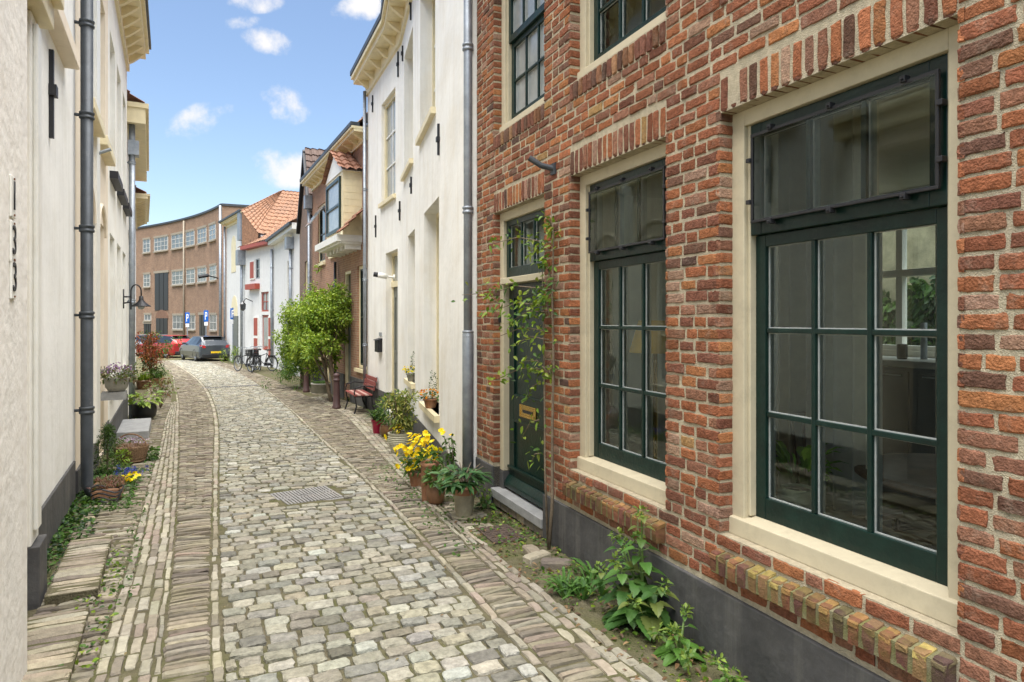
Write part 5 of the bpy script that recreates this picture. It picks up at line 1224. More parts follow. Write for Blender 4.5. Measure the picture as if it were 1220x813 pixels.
def pot(parent, c, r, h, m, kind='taper', rimm=None, name='pot'):
    mb = MB()
    if kind == 'taper': prof = [(r * .68, 0), (r * .72, .01), (r * .93, h * .8), (r * .95, h * .82), (r * 1.06, h * .83), (r * 1.06, h), (r * .93, h), (r * .9, h * .88)]
    elif kind == 'round': prof = [(r * .6, 0), (r * .9, h * .2), (r * 1.04, h * .5), (r * 1.0, h * .8), (r * .9, h * .95), (r * .93, h), (r * .83, h), (r * .8, h * .9)]
    elif kind == 'stripe':
        prof = [(r * .62, 0)]
        for i in range(22):
            t = i / 21; rr = r * (.64 + .38 * math.sin(t * 1.9)); prof.append((rr + (.006 if i % 2 else -.004), h * (.02 + .9 * t)))
        prof += [(r * 1.05, h * .94), (r * 1.07, h), (r * .93, h), (r * .9, h * .9)]
    elif kind == 'tall': prof = [(r * .85, 0), (r * .9, .02), (r * .98, h * .9), (r * 1.06, h * .92), (r * 1.06, h), (r * .92, h), (r * .9, h * .92)]
    else: prof = [(r * .95, 0), (r, .02), (r, h * .85), (r * 1.03, h * .87), (r * 1.03, h), (r * .9, h), (r * .9, h * .9)]
    mb.lathe(c, prof, 26); o = mb.build(name, m, parent, smooth=(kind != 'stripe'))
    mb = MB(); mb.lathe((c[0], c[1], c[2] + h * .86), [(r * .9, 0), (r * .6, .015), (.001, .02)], 16); mb.build('soil', M_SOIL, o)
    return o
M_MAG = mat('magenta_glaze', (.42, .015, .06), .3, var=.1, bump=.03); M_BROWNG = mat('brown_glaze', (.14, .07, .03), .35, var=.3, scale=12, bump=.1)
M_BARREL = mat('planter_brown', (.24, .12, .06), .6, var=.3, scale=9, bump=.2); M_CONC = mat('concrete', (.30, .29, .25), .9, var=.2, scale=8, bump=.4, bscale=40)
M_WICK = mat('wicker', (.20, .12, .065), .8, var=.5, scale=45, bump=1.0, bscale=70); M_STRIPE = mat('striped_ceramic', (.42, .40, .29), .6, var=.2, scale=10, bump=.1, stain=(.2, .19, .12), stain_amt=.6, stain_scale=5)

# 1 broad leaved plant in the two-tone pot by the door
X, Z = gp(553, 617); c = V3(X, Z)
t = thing('potted_plant', 'broad leaved green plant in a pale pot with terracotta rim, nearest the green door', 'plant', c)
mb = MB(); mb.lathe(c, [(.085, 0), (.105, .01), (.11, .025), (.09, .025)], 24); mb.build('saucer', M_POTG, t, smooth=True)
o = pot(t, c + [0, 0, .02], .098, .235, M_POTG); mb = MB(); mb.lathe(c + [0, 0, .205], [(.1015, 0), (.1075, .003), (.1085, .05), (.1, .054)], 26); mb.build('pot_rim', M_TERRA, o, smooth=True)
lf = Leaf(); cc = c + [0, 0, .25]
for k in range(26):
    a = rng.uniform(0, 2 * PI); e = rng.uniform(.25, 1.2); st = cc + np.array([math.cos(a) * math.cos(e), math.sin(a) * math.cos(e), math.sin(e) * .75]) * rng.uniform(.12, .24)
    m_ = 6; aa = a + np.linspace(-1.6, 1.6, m_); D = np.stack([np.cos(aa), np.sin(aa), rng.uniform(-.1, .5, m_)], -1)
    lf.add(np.tile(st, (m_, 1)), D, np.tile([0, 0, 1.], (m_, 1)) + rng.normal(0, .25, (m_, 3)), rng.uniform(.10, .165, m_), rng.uniform(.035, .052, m_), [(.035, .10, .03), (.055, .135, .04), (.09, .18, .06), (.028, .075, .024)], droop=.35)
lf.build('foliage', M_LEAF, t)
mb = MB()
for k in range(10): a = k * .63; mb.tube([cc - [0, 0, .03], cc + [math.cos(a) * .06, math.sin(a) * .06, .12], cc + [math.cos(a) * .16, math.sin(a) * .16, .18]], .004, 5)
mb.build('stem', M_BARK, t)
# sparse rose behind it
X, Z = gp(541, 592); c = V3(X, Z)
t = thing('rose_shrub', 'thin upright shrub with sparse little leaves against the white house corner', 'shrub', c)
mb = MB(); lf = Leaf()
for k in range(4):
    a = rng.uniform(-.5, .5); b = rng.uniform(-.4, .4); h = rng.uniform(.42, .66); p = [c, c + [a * .08, b * .06, h * .5], c + [a * .2, b * .14, h]]
    mb.tube(p, [.006, .005, .003], 5)
    q = np.array([p[1] * (1 - s) + p[2] * s for s in rng.uniform(-.3, 1, 26)]); lf.add(q, rng.normal(0, 1, (26, 3)), rng.normal(0, .5, (26, 3)) + [0, 0, 1], .05, .026, G_MID)
mb.build('stem', M_BARK, t); lf.build('foliage', M_LEAF, t)
# tall terracotta planters and the yellow flowers
X, Z = gp(512, 597); c = V3(X, Z); t = thing('tall_planter', 'tall slim terracotta planter beside the yellow flowers', 'planter', c); pot(t, c, .082, .36, M_TERRA, 'tall')
lf = Leaf(); lf.clump(c + [0, 0, .40], (.10, .10, .07), 90, .07, .03, G_MID); lf.build('foliage', M_LEAF, t); lf = Leaf(); lf.clump(c + [0, 0, .45], (.07, .07, .05), 34, .03, .026, Y_FL, hollow=.8, droop=.1); lf.build('flowers', M_PETAL, t)
X, Z = gp(519, 601); c = V3(X, Z); t = thing('barrel_planter', 'short brown barrel shaped planter in front of the tall terracotta one', 'planter', c); pot(t, c, .082, .19, M_BARREL, 'round')
lf = Leaf(); lf.clump(c + [.02, 0, .24], (.11, .11, .08), 120, .075, .032, G_MID); lf.build('foliage', M_LEAF, t)
X, Z = gp(499, 580); c = V3(X, Z); t = thing('yellow_flower_pot', 'low pot full of bright yellow spring flowers behind the terracotta planters', 'plant', c); pot(t, c, .11, .16, M_TERRA)
lf = Leaf(); lf.clump(c + [0, 0, .25], (.16, .16, .12), 150, .08, .03, G_MID); lf.build('foliage', M_LEAF, t)
lf = Leaf()
for k in range(80):
    q = c + np.array([rng.normal(0, .10), rng.normal(0, .10), rng.uniform(.18, .56)]); m_ = 7; a = np.linspace(0, 2 * PI, m_, endpoint=False)
    ax = rng.normal(0, .6, 3) + np.array([-.3, -.5, .6]); ax /= np.linalg.norm(ax); e1 = np.cross(ax, [.3, .9, .1]); e1 /= np.linalg.norm(e1); e2 = np.cross(ax, e1)
    lf.add(np.tile(q, (m_, 1)), np.cos(a)[:, None] * e1 + np.sin(a)[:, None] * e2 + .45 * ax, np.tile(ax, (m_, 1)), .038, .034, Y_FL, droop=.1)
lf.build('flowers', M_PETAL, t)
# striped pot with the variegated shrub
X, Z = gp(476, 541); c = V3(X, Z); t = thing('variegated_shrub', 'bushy variegated yellow and green shrub in a ribbed cream pot', 'plant', c); pot(t, c, .15, .29, M_STRIPE, 'stripe')
lf = Leaf()
for k in range(26):
    q = rng.normal(size=3); q /= np.linalg.norm(q); cc = c + np.array([0, 0, .62]) + q * np.array([.22, .22, .26]) * rng.uniform(.3, 1)
    lf.clump(cc, (.09, .09, .08), 34, .07, .026, G_VAR, hollow=.1)
lf.build('foliage', M_LEAF, t); mb = MB()
for k in range(7): a = k * .9; mb.tube([c + [0, 0, .26], c + [math.cos(a) * .07, math.sin(a) * .07, .5], c + [math.cos(a) * .18, math.sin(a) * .18, .8]], .007, 5)
mb.build('stem', M_BARK, t)
lf = Leaf(); lf.clump(c + [.0, -.1, .36], (.06, .05, .06), 30, .03, .025, Y_FL, droop=.1); lf.build('flowers', M_PETAL, t)
X, Z = gp(462, 521); c = V3(X, Z); t = thing('brown_pot_plant', 'leafy green plant in a round brown glazed pot beside the magenta pot', 'plant', c); pot(t, c, .13, .21, M_BROWNG, 'round')
lf = Leaf(); lf.clump(c + [0, .05, .45], (.22, .2, .26), 330, .09, .03, G_MID + G_VAR[1:2]); lf.build('foliage', M_LEAF, t)
X, Z = gp(450, 517); c = V3(X, Z); t = thing('strap_leaf_plant', 'dark strap leaved plant in a magenta pot by the white house wall', 'plant', c); pot(t, c, .105, .25, M_MAG)
lf = Leaf(); lf.tuft(c + [0, 0, .22], 110, .5, .03, G_MID + G_DARK, spread=.9, base=.07, droop=.6); lf.build('foliage', M_LEAF, t)
# sill pots on the white house
def sill_pot(fr, x, zc, name, label, fl, r=.09):
    u = fr.ux(x); c = fr.P(u, .0, zc); t = thing(name, label, 'plant', c); pot(t, c, r, .13, M_TERRA if fl is not Y_FL else M_CONC)
    lf = Leaf(); lf.clump(c + [0, 0, .16], (r * 1.3, r * 1.3, .06), 90, .05, .025, G_MID); lf.clump(c + [.03, .03, .32], (.05, .05, .2), 150, .035, .012, G_DARK + G_MID, up=1.5); lf.build('foliage', M_LEAF, t)
    lf = Leaf(); lf.clump(c + [-.02, -.05, .21], (r * 1.3, r * 1.3, .05), 60, .035, .032, fl, hollow=.6, droop=.1); lf.build('flowers', M_PETAL, t)
sill_pot(WA, 490.5, -1.05, 'sill_flowers', 'yellow pansies with a little conifer on the farther white house window ledge', Y_FL)
sill_pot(WA, 513, -1.22, 'sill_flowers', 'orange pansies with a little conifer on the nearer white house window ledge', [(.8, .28, .01), (.75, .22, .01), (.7, .4, .02)], .10)
# planter bowl, bollards
X, Z = gp(384, 468); c = V3(X, Z); t = thing('round_planter', 'round grey concrete planter with low green grass between the two bollards', 'planter', c); pot(t, c, .33, .30, M_CONC, 'drum')
lf = Leaf(); 
for k in range(26): a = rng.uniform(0, 2 * PI); q = .27 * math.sqrt(rng.random()); lf.tuft(c + [q * math.cos(a), q * math.sin(a), .27], 40, .17, .008, G_MID, spread=.5)
lf.build('foliage', M_LEAF, t)
M_BOLL = mat('bollard_brown', (.075, .038, .036), .55, var=.2, bump=.15)
BOLL = [((401, 487.5), 'brown iron bollard nearest the red slatted bench'), ((365, 467.5), 'brown iron bollard at the foot of the tall shrub'), ((281, 431), 'small brown bollard behind the dark grey car beside the bicycles')]
b0 = None
for (p, lab) in BOLL:
    X, Z = gp(*p)
    if b0 is None:
        b0 = local(thing('bollard', lab, 'bollard', (0, 0, 0), 'iron bollards along the street'))
        mb = MB(); mb.lathe((0, 0, -.05), [(.105, 0), (.105, .12), (.088, .14), (.078, .45), (.07, .72), (.07, .74)], 18); mb.build('post', M_BOLL, b0, smooth=True)
        mb = MB(); mb.lathe((0, 0, .69), [(.085, 0), (.09, .015), (.085, .03), (.07, .035), (.068, .1), (.082, .12), (.08, .145), (.05, .175), (.01, .19)], 18); mb.build('cap', M_BOLL, b0, smooth=True)
        o = b0
    else:
        o = copy_tree(b0); tag(o, lab)
    o.location = V3(X, Z)
# bench
uc = WB.ux(445) ; Zb = 15.85; uc = (Zb - WB.o[1]) / WB.d[1]; c = WB.P(uc, .3, float(g(Zb)))
t = thing('slatted_bench', 'small garden bench with red slats and curled black iron ends by the mailbox', 'bench', c)
zb = float(g(Zb)); L = .58
M_SLAT = mat('faded_red_slat', (.24, .06, .05), .6, var=.25, scale=12, bump=.15); M_SLAT2 = mat('pale_slat', (.50, .30, .25), .6, var=.25, scale=12, bump=.15)
for s in (-1, 1):
    u = uc + s * L; mb = MB()
    mb.tube([WB.P(u, .56, zb), WB.P(u, .5, zb + .2), WB.P(u, .54, zb + .42), WB.P(u, .30, zb + .42), WB.P(u, .14, zb + .42), WB.P(u, .10, zb + .55), WB.P(u, .04, zb + .84)], .018, 8)
    mb.tube([WB.P(u, .04, zb), WB.P(u, .14, zb + .2), WB.P(u, .16, zb + .42)], .018, 8)
    mb.tube([WB.P(u, .10, zb + .62), WB.P(u, .34, zb + .66), WB.P(u, .52, zb + .62), WB.P(u, .55, zb + .52), WB.P(u, .54, zb + .42)], .016, 8)
    mb.build('leg', M_IRON, t)
for i in range(5):
    n_ = .18 + i * .085; mb = MB(); mb.fbox(WB, uc - L - .03, uc + L + .03, n_ - .035, n_ + .035, zb + .435, zb + .46); mb.build('seat_slat', M_SLAT if i % 2 == 0 else M_SLAT2, t)
for i in range(3):
    z_ = zb + .54 + i * .1; mb = MB(); mb.fbox(WB, uc - L - .03, uc + L + .03, .095 - i * .025, .12 - i * .025, z_, z_ + .09); mb.build('back_slat', M_SLAT, t)
X, Z = gp(424, 478); lf = Leaf()
for k in range(5): lf.tuft(V3(X + rng.normal(0, .12), Z + rng.normal(0, .15)), 24, .3, .03, G_MID, spread=.8)
o = lf.build('green_tuft', M_LEAF); tag(o, 'leafy green tuft growing at the end of the slatted bench', 'weed')

# ------------------------------------------------------------------ the small tree and the shrub by the oriel house
def branch_tree(name, label, base, hgt, lean, crown, nleaf, L, W, cols, trunk_r=.05, stems=2, cat='tree', levels=(5, 4)):
    t = thing(name, label, cat, base); mb = MB(); lf = Leaf(); tips = []
    for s_ in range(stems):
        d = np.array([lean[0] + rng.normal(0, .10), lean[1] + rng.normal(0, .10), 1.0]); p = np.array(base) + [rng.normal(0, .06), rng.normal(0, .06), -.05]
        path = [p]; 
        for k in range(5): p = p + d * hgt * .42 / 5 + rng.normal(0, .03, 3) * [1, 1, 0]; path.append(p)
        mb.tube(path, np.linspace(trunk_r, trunk_r * .6, 6), 8)
        for i in range(levels[0]):
            q0 = path[2 + i % 4]; tgt = np.asarray(crown[0]) + rng.normal(0, .55, 3) * np.asarray(crown[1])
            mid = (q0 * .55 + tgt * .45) + rng.normal(0, .08, 3) + [0, 0, .08]; mb.tube([q0, mid, tgt], [trunk_r * .5, trunk_r * .3, trunk_r * .12], 6); tips += [mid * .4 + tgt * .6, tgt]
            for j in range(levels[1]):
                t2 = tgt + rng.normal(0, .42, 3) * np.asarray(crown[1]); mb.tube([mid * .5 + tgt * .5, t2], [trunk_r * .18, trunk_r * .07], 5); tips += [t2, t2 * .6 + tgt * .4]
    mb.build('trunk', M_BARK, t, smooth=True)
    for k in range(int(nleaf / 230)):
        q = rng.normal(size=3); q /= np.linalg.norm(q); cc = np.asarray(crown[0]) + q * np.asarray(crown[1]) * rng.uniform(.55, 1.35)
        lf.clump(cc, np.asarray(crown[1]) * rng.uniform(.16, .30), 75, L, W, cols, hollow=.05)
    per = max(6, nleaf // len(tips))
    for p in tips: lf.clump(p, np.asarray(crown[1]) * rng.uniform(.14, .30), per, L, W, cols, hollow=.05)
    lf.build('crown', M_LEAF, t); return t
X, Z = -4.74, 18.0; c = V3(X, Z)
branch_tree('small_tree', 'small light green street tree leaning over the doorway of the oriel house', c, 3.4, (-.2, .05), (c + [-.42, .3, 2.0], (.75, .75, .8)), 11000, .085, .048, [(.27, .38, .045), (.21, .32, .04), (.34, .43, .07), (.13, .23, .03)], .055, 3)
X, Z = -6.98, 22.4; c = V3(X, Z)
branch_tree('leafy_shrub', 'dense fresh green shrub with leaves to the ground behind the far bollard', c, 2.4, (0, 0), (c + [-.05, -.2, 1.45], (.6, .7, 1.0)), 10000, .09, .045, [(.20, .30, .035), (.14, .23, .03), (.27, .36, .05)], .04, 4, 'shrub', (6, 4))
c2 = V3(-6.75, 21.6); t = thing('dark_shrub', 'darker low evergreen shrub spreading beside the far bollard', 'shrub', c2); lf = Leaf()
for k in range(30): q = rng.normal(0, .5, 3) * [.9, .8, .6]; lf.clump(c2 + [q[0], q[1], .55 + q[2]], (.2, .2, .18), 60, .09, .022, G_MID + [(.05, .10, .03)], hollow=.1)
lf.build('foliage', M_LEAF, t)
X, Z = gp(272, 433); c = V3(X, Z); t = thing('wall_weed', 'tall yellowish weed growing where the arched white house meets the street', 'weed', c); lf = Leaf()
for k in range(9): lf.clump(c + [rng.normal(0, .25), rng.normal(0, .2), rng.uniform(.1, .9)], (.22, .2, .25), 40, .12, .04, G_LIME, hollow=.1)
lf.build('foliage', M_LEAF, t)

# ------------------------------------------------------------------ left side plants
u = LF.ux(121); zt_ = -.93
c = LF.P(u, .17, zt_); t = thing('flower_basket', 'purple flowering basket on a bracket of the beige house', 'plant', c)
mb = MB(); mb.lathe(c, [(.09, 0), (.13, .06), (.15, .17), (.155, .18), (.14, .18)], 22); mb.build('basket', M_CONC, t, smooth=True); mb = MB(); mb.fbox(LF, u - .12, u + .12, .0, .28, zt_ - .10, zt_ - .002); mb.build('wall_bracket', M_STEP, t)
lf = Leaf()
for k in range(16): a = rng.uniform(0, 2 * PI); lf.clump(c + [math.cos(a) * .16, math.sin(a) * .16, rng.uniform(.14, .28)], (.09, .09, .07), 34, .05, .022, [(.10, .14, .05), (.15, .19, .07), (.16, .12, .07)], hollow=.1)
lf.build('foliage', M_LEAF, t); lf = Leaf()
for k in range(8): lf.clump(c + [rng.normal(.05, .1), rng.normal(0, .1), rng.uniform(.26, .34)], (.06, .06, .03), 22, .028, .02, [(.28, .15, .36), (.36, .25, .42), (.2, .1, .3)], hollow=.3)
lf.build('flowers', M_PETAL, t)
X, Z = gp(156, 552); c = V3(X, Z); t = thing('wicker_basket', 'round wicker basket of pale mauve heather beside the small conifer', 'plant', c)
mb = MB(); mb.lathe(c, [(.13, 0), (.16, .05), (.19, .16), (.195, .2), (.2, .215), (.175, .215)], 26); 
for k in range(5): mb.torus(c + [0, 0, .04 + k * .038], .155 + .008 * k, .009, 'z', 26, 6)
mb.build('basket', M_WICK, t, smooth=True); mb = MB(); mb.tube([c + [-.19 * math.cos(a), 0, .2 + .16 * math.sin(a)] for a in np.linspace(0, PI, 12)], .01, 6); mb.build('handle', M_WICK, t)
lf = Leaf()
for k in range(30): a = rng.uniform(0, 2 * PI); q = .17 * math.sqrt(rng.random()); lf.tuft(c + [q * math.cos(a), q * math.sin(a), .19], 16, .11, .007, [(.22, .12, .08), (.12, .10, .05), (.3, .2, .16)], spread=.7)
lf.build('foliage', M_LEAF, t); lf = Leaf()
for k in range(16): lf.clump(c + [rng.normal(.0, .1), rng.normal(0, .1), .29], (.05, .05, .025), 14, .02, .016, [(.45, .35, .55), (.5, .42, .6), (.4, .3, .4)])
lf.build('flowers', M_PETAL, t)
X, Z = gp(128, 566); c = V3(X, Z); t = thing('dwarf_conifer', 'small cone shaped dark conifer against the left house plinth', 'shrub', c); lf = Leaf()
for k in range(70):
    h = rng.random(); a = rng.uniform(0, 2 * PI); r_ = .17 * (1 - h) ** .8 * rng.uniform(.6, 1.05); lf.clump(c + [r_ * math.cos(a), r_ * math.sin(a), .05 + .5 * h], (.045, .045, .05), 32, .035, .008, [(.05, .10, .02), (.08, .14, .03), (.03, .065, .015)], up=1.0, hollow=.1)
lf.build('foliage', M_LEAF, t); mb = MB(); mb.tube([c - [0, 0, .05], c + [0, 0, .5]], .01, 5); mb.build('stem', M_BARK, t)
X, Z = gp(146, 556); c = V3(X, Z); lf = Leaf(); lf.clump(c + [0, 0, .1], (.09, .09, .09), 90, .06, .022, G_LIME); o = lf.build('lime_plant', M_LEAF); tag(o, 'little lime green plant between the conifer and the wicker basket', 'plant')
X, Z = gp(174, 549); c = V3(X, Z); lf = Leaf(); lf.clump(c + [0, 0, .09], (.14, .14, .09), 200, .06, .032, G_MID); o = lf.build('leafy_mound', M_LEAF); tag(o, 'round leafy green mound beside the wicker basket towards the path', 'plant')
X, Z = gp(150, 577); c = V3(X, Z); t = thing('muscari_clump', 'clump of blue grape hyacinths in the flower bed beside the wicker basket', 'plant', c); lf = Leaf()
lf.tuft(c, 70, .2, .012, G_MID, spread=.9, base=.1); lf.build('foliage', M_LEAF, t); lf = Leaf()
for k in range(24): q = c + [rng.normal(.03, .07), rng.normal(0, .07), rng.uniform(.1, .17)]; lf.clump(q, (.012, .012, .026), 18, .016, .012, [(.06, .09, .42), (.09, .12, .5), (.05, .06, .32)])
lf.build('flowers', M_PETAL, t)
X, Z = gp(131, 590); c = V3(X, Z); t = thing('heather_trough', 'low brown trough of reddish heather with yellow primroses at its end', 'plant', c)
ut = float((np.array([X, Z, 0]) - LF.o) @ LF.d); nt_ = float((np.array([X, Z, 0]) - LF.o) @ LF.n); zg = float(g(Z))
mb = MB(); mb.fbox(LF, ut - .3, ut + .22, nt_ - .13, nt_ + .11, zg - .02, zg + .12); mb.build('trough', M_BARREL, t, bevel=.012)
lf = Leaf()
for k in range(60): lf.tuft(LF.P(ut + rng.uniform(-.28, .2), nt_ + rng.uniform(-.12, .1), zg + .11), 14, .10, .007, [(.20, .08, .07), (.15, .10, .05), (.25, .14, .12), (.08, .12, .03)], spread=.8)
lf.build('foliage', M_LEAF, t); lf = Leaf(); lf.clump(LF.P(ut + .12, nt_ + .17, zg + .14), (.06, .06, .03), 34, .035, .032, Y_FL, hollow=.6, droop=.1); lf.build('flowers', M_PETAL, t)
X, Z = gp(172, 500); c = V3(X, Z); t = thing('black_pot_plant', 'pale green large leaved plant in a big round black pot', 'plant', c); pot(t, c, .23, .34, M_BLACK, 'round'); lf = Leaf()
for k in range(75): a = rng.uniform(0, 2 * PI); e = rng.uniform(.05, .9); q = c + [math.cos(a) * .22, math.sin(a) * .22, .34 + .22 * e]; lf.add([q], [[math.cos(a), math.sin(a), e * .6]], [[0, 0, 1.0]] + rng.normal(0, .3, (1, 3)), rng.uniform(.14, .24), rng.uniform(.07, .11), [(.26, .36, .06), (.18, .29, .05), (.34, .42, .1)], droop=.45)
lf.build('foliage', M_LEAF, t)
X, Z = gp(196, 487); c = V3(X, Z); c[0] -= .1; t = thing('bronze_shrub', 'loose shrub with bronze pink leaves leaning over the path past the black pot', 'shrub', c); lf = Leaf(); mb = MB()
for k in range(12):
    a = rng.uniform(0, 2 * PI); e = c + [math.cos(a) * .3, math.sin(a) * .3, rng.uniform(.35, .75)]; mb.tube([c, (c + e) / 2 + [0, 0, .08], e], .006, 5); lf.clump(e, (.12, .12, .1), 26, .07, .035, [(.26, .15, .10), (.2, .22, .07), (.14, .2, .06)], hollow=.1)
mb.build('stem', M_BARK, t); lf.build('foliage', M_LEAF, t)
X, Z = gp(180, 462); c = V3(X, Z)
t = thing('red_leaf_shrub', 'tall shrub with coppery red leaves standing past the left houses', 'shrub', c); lf = Leaf(); pot(t, c, .24, .32, M_TERRA)
for k in range(60): q = rng.normal(0, .5, 3); lf.clump(c + [q[0] * .5, q[1] * .5, 1.25 + q[2] * .62], (.15, .15, .15), 34, .085, .042, RED_L if rng.random() < .8 else G_MID, hollow=.1)
for k in range(14): q = rng.normal(0, .5, 3); lf.clump(c + [q[0] * .5, q[1] * .5, .6 + q[2] * .25], (.16, .16, .16), 34, .09, .04, G_MID, hollow=.1)
lf.build('foliage', M_LEAF, t); mb = MB()
for k in range(6): a = k; mb.tube([c + [0, 0, .25], c + [.1 * math.cos(a), .1 * math.sin(a), .9], c + [.3 * math.cos(a), .3 * math.sin(a), 1.7]], .012, 5)
mb.build('stem', M_BARK, t)
for (p, lab, cols) in (((188, 461), 'brown pot with a grassy green plant in front of the coppery shrub', G_MID), ((170, 464), 'small dark pot with lime green leaves at the last zinc downpipe', G_LIME)):
    X, Z = gp(*p); c = V3(X, Z); t = thing('grassy_pot', lab, 'plant', c); pot(t, c, .2, .3, M_TERRA if cols is G_MID else M_BROWNG); lf = Leaf(); lf.tuft(c + [0, 0, .27], 140, .5, .03, cols, spread=.8, base=.15); lf.build('foliage', M_LEAF, t)
mb = MB(); mb.fbox(LF, uz(10.75), uz(12.2), .02, .48, -2.3, -1.80); mb.build('stone_step', M_STEP, h4, bevel=.01)

# ------------------------------------------------------------------ weeds, moss and creepers
def along_wall(fr, ua, ub, na, nb, pw=1.0):
    def f(n):
        u = rng.uniform(ua, ub, n); q = na + (nb - na) * rng.random(n) ** pw; P = fr.PA(u, q, np.zeros(n)); P[:, 2] = g(P[:, 1]) + rng.uniform(0, .03, n); return P
    return f
lf = Leaf(); 
lf.cover(along_wall(LF, uz(4.0), uz(7.6), .02, .26, 1.5), 1500, .04, .03, G_MID + G_DARK); lf.cover(along_wall(LF, uz(5.6), uz(7.6), .1, .5), 900, .045, .032, G_MID)
lf.cover(along_wall(LF, uz(2.9), uz(4.6), .32, .52), 260, .035, .02, G_LIME + G_MID); lf.cover(along_wall(LF, uz(7.5), uz(15), .05, .4, 1.4), 1200, .05, .03, G_MID); lf.cover(along_wall(LF, uz(3.6), uz(9), .5, .62), 300, .03, .02, G_MID)
o = lf.build('ground_ivy', M_LEAF); tag(o, 'small green creeping ground cover along the left house walls', 'ground cover', kind='stuff')
lf = Leaf(); Pw = along_wall(FR, uR(950), uR(600), .02, .32, 1.2)
lf.cover(Pw, 450, .035, .022, G_MID + G_LIME); lf.cover(along_wall(FR, 5.3, 7.2, .05, .75), 420, .03, .02, G_MID); lf.cover(along_wall(FR, 6.9, 9.0, .1, .7), 350, .035, .02, G_MID); lf.cover(along_wall(WA, 1.2, 7, .05, .5, 1.3), 500, .04, .025, G_MID)
def b8pts(n):
    t_ = rng.uniform(4, 12, n); return street(off('B8', t_) + rng.normal(.06, .05, n), t_, .004)
lf.cover(b8pts, 500, .02, .012, G_MID + G_LIME)
o = lf.build('small_weeds', M_LEAF); tag(o, 'tiny weeds and moss sprigs in the dirt along the right house fronts', 'weeds', kind='stuff')
lf = Leaf(); n_ = 260; P = along_wall(FR, uR(900), uR(600), .02, .5)(n_); lf.add(P, rng.normal(0, 1, (n_, 3)) * [1, 1, .15], rng.normal(0, .3, (n_, 3)) + [0, 0, 1], .04, .022, [(.20, .12, .06), (.28, .18, .09), (.13, .08, .05)], fold=.5)
n_ = 160; P = np.array([street(o_, t_, .02) for o_, t_ in zip(rng.uniform(-1, 2.2, n_), rng.uniform(3, 16, n_))]); lf.add(P, rng.normal(0, 1, (n_, 3)) * [1, 1, .1], rng.normal(0, .3, (n_, 3)) + [0, 0, 1], .022, .013, [(.22, .15, .08), (.3, .24, .12)], fold=.5)
o = lf.build('dry_leaves', M_LEAF); tag(o, 'scattered dry brown leaf litter on dirt and paving', 'leaf litter', kind='stuff')
# big weed by the wall
def heart_plant(name, label, base, stems, Lmax, cols):
    t = thing(name, label, 'weed', base); mb = MB(); lf = Leaf(); base = np.asarray(base)
    for (dx, dy, h, k) in stems:
        top = base + [dx, dy, h]; p1 = base + [dx * .3, dy * .3, h * .5]; mb.tube([base + [dx * .1, dy * .1, -.02], p1, top], [.008, .007, .004], 6)
        for i in range(k):
            s_ = (i + .6) / k; q = (base * (1 - s_) + top * s_) * .5 + (base + (top - base) * s_) * .5; L = Lmax * (1.05 - .75 * s_) * rng.uniform(.85, 1.15)
            for a in (i * 1.57 + rng.normal(0, .25), i * 1.57 + PI + rng.normal(0, .25)):
                d = np.array([math.cos(a), math.sin(a), .25]); pe = q + d * L * .45; mb.tube([q, pe], .0028, 4); lf.add([pe], [d + [0, 0, -.25]], [[-d[0] * .3, -d[1] * .3, 1.]], L, L * .82, cols, var=.12, shape='heart', droop=.45, fold=.18)
        lf.clump(top, (.03, .03, .03), 26, .035, .018, [(.2, .28, .05), (.14, .24, .05)], up=1.2)
    mb.build('stem', mat('green_stem_%d' % len(bpy.data.materials), (.09, .15, .03), .6, bump=0), t); lf.build('foliage', M_LEAF, t); return t
c = FR.P(uR(790) , .13, 0); c[2] = float(g(c[1]))
NET = [(.075, .175, .035), (.06, .145, .03), (.10, .21, .045), (.055, .13, .03), (.085, .16, .035), (.16, .20, .05)]
heart_plant('tall_weed', 'tall nettle like weed with toothed heart leaves against the grey plinth', c, [(-.02, -.06, .62, 10), (-.12, .12, .44, 8), (-.15, -.05, .36, 7), (.06, -.22, .30, 6), (-.22, .1, .26, 6), (-.05, .26, .34, 6), (-.1, -.25, .22, 5), (-.02, .02, .45, 7)], .148, NET)
c = FR.P(uR(842), .16, 0); c[2] = float(g(c[1])); heart_plant('low_weed', 'low round leaved weed on the dirt at the foot of the tall weed', c, [(-.05, -.08, .15, 4), (-.02, -.22, .10, 3), (.05, .1, .17, 4), (-.1, .04, .1, 3)], .085, [(.11, .24, .04), (.09, .19, .035)])
c = FR.P(uR(905), .14, 0); c[2] = float(g(c[1])); heart_plant('seedling_weed', 'small bright seedling weed closest to the camera by the plinth', c, [(-.03, -.05, .10, 3), (.02, -.16, .08, 3), (-.06, .08, .1, 3)], .075, [(.13, .27, .04), (.10, .21, .035)])
c = FR.P(uR(727), .22, 0); c[2] = float(g(c[1])); lf = Leaf()
for k in range(7): lf.tuft(c + [rng.normal(0, .09), rng.normal(0, .14), 0], 14, .28, .022, [(.07, .16, .035), (.09, .19, .04)], spread=.9, base=.03, droop=.55)
o = lf.build('strap_weed', M_LEAF); tag(o, 'spreading tuft of glossy strap leaves beside the tall weed', 'weed')
c = FR.P(uR(572), .3, 0) ; X, Z = gp(578, 606); c = V3(X, Z); heart_plant('door_weed', 'little leafy weed between the nearest pot and the door step', c, [(-.03, 0, .16, 3), (.06, .05, .12, 3), (0, -.08, .1, 3)], .09, NET)
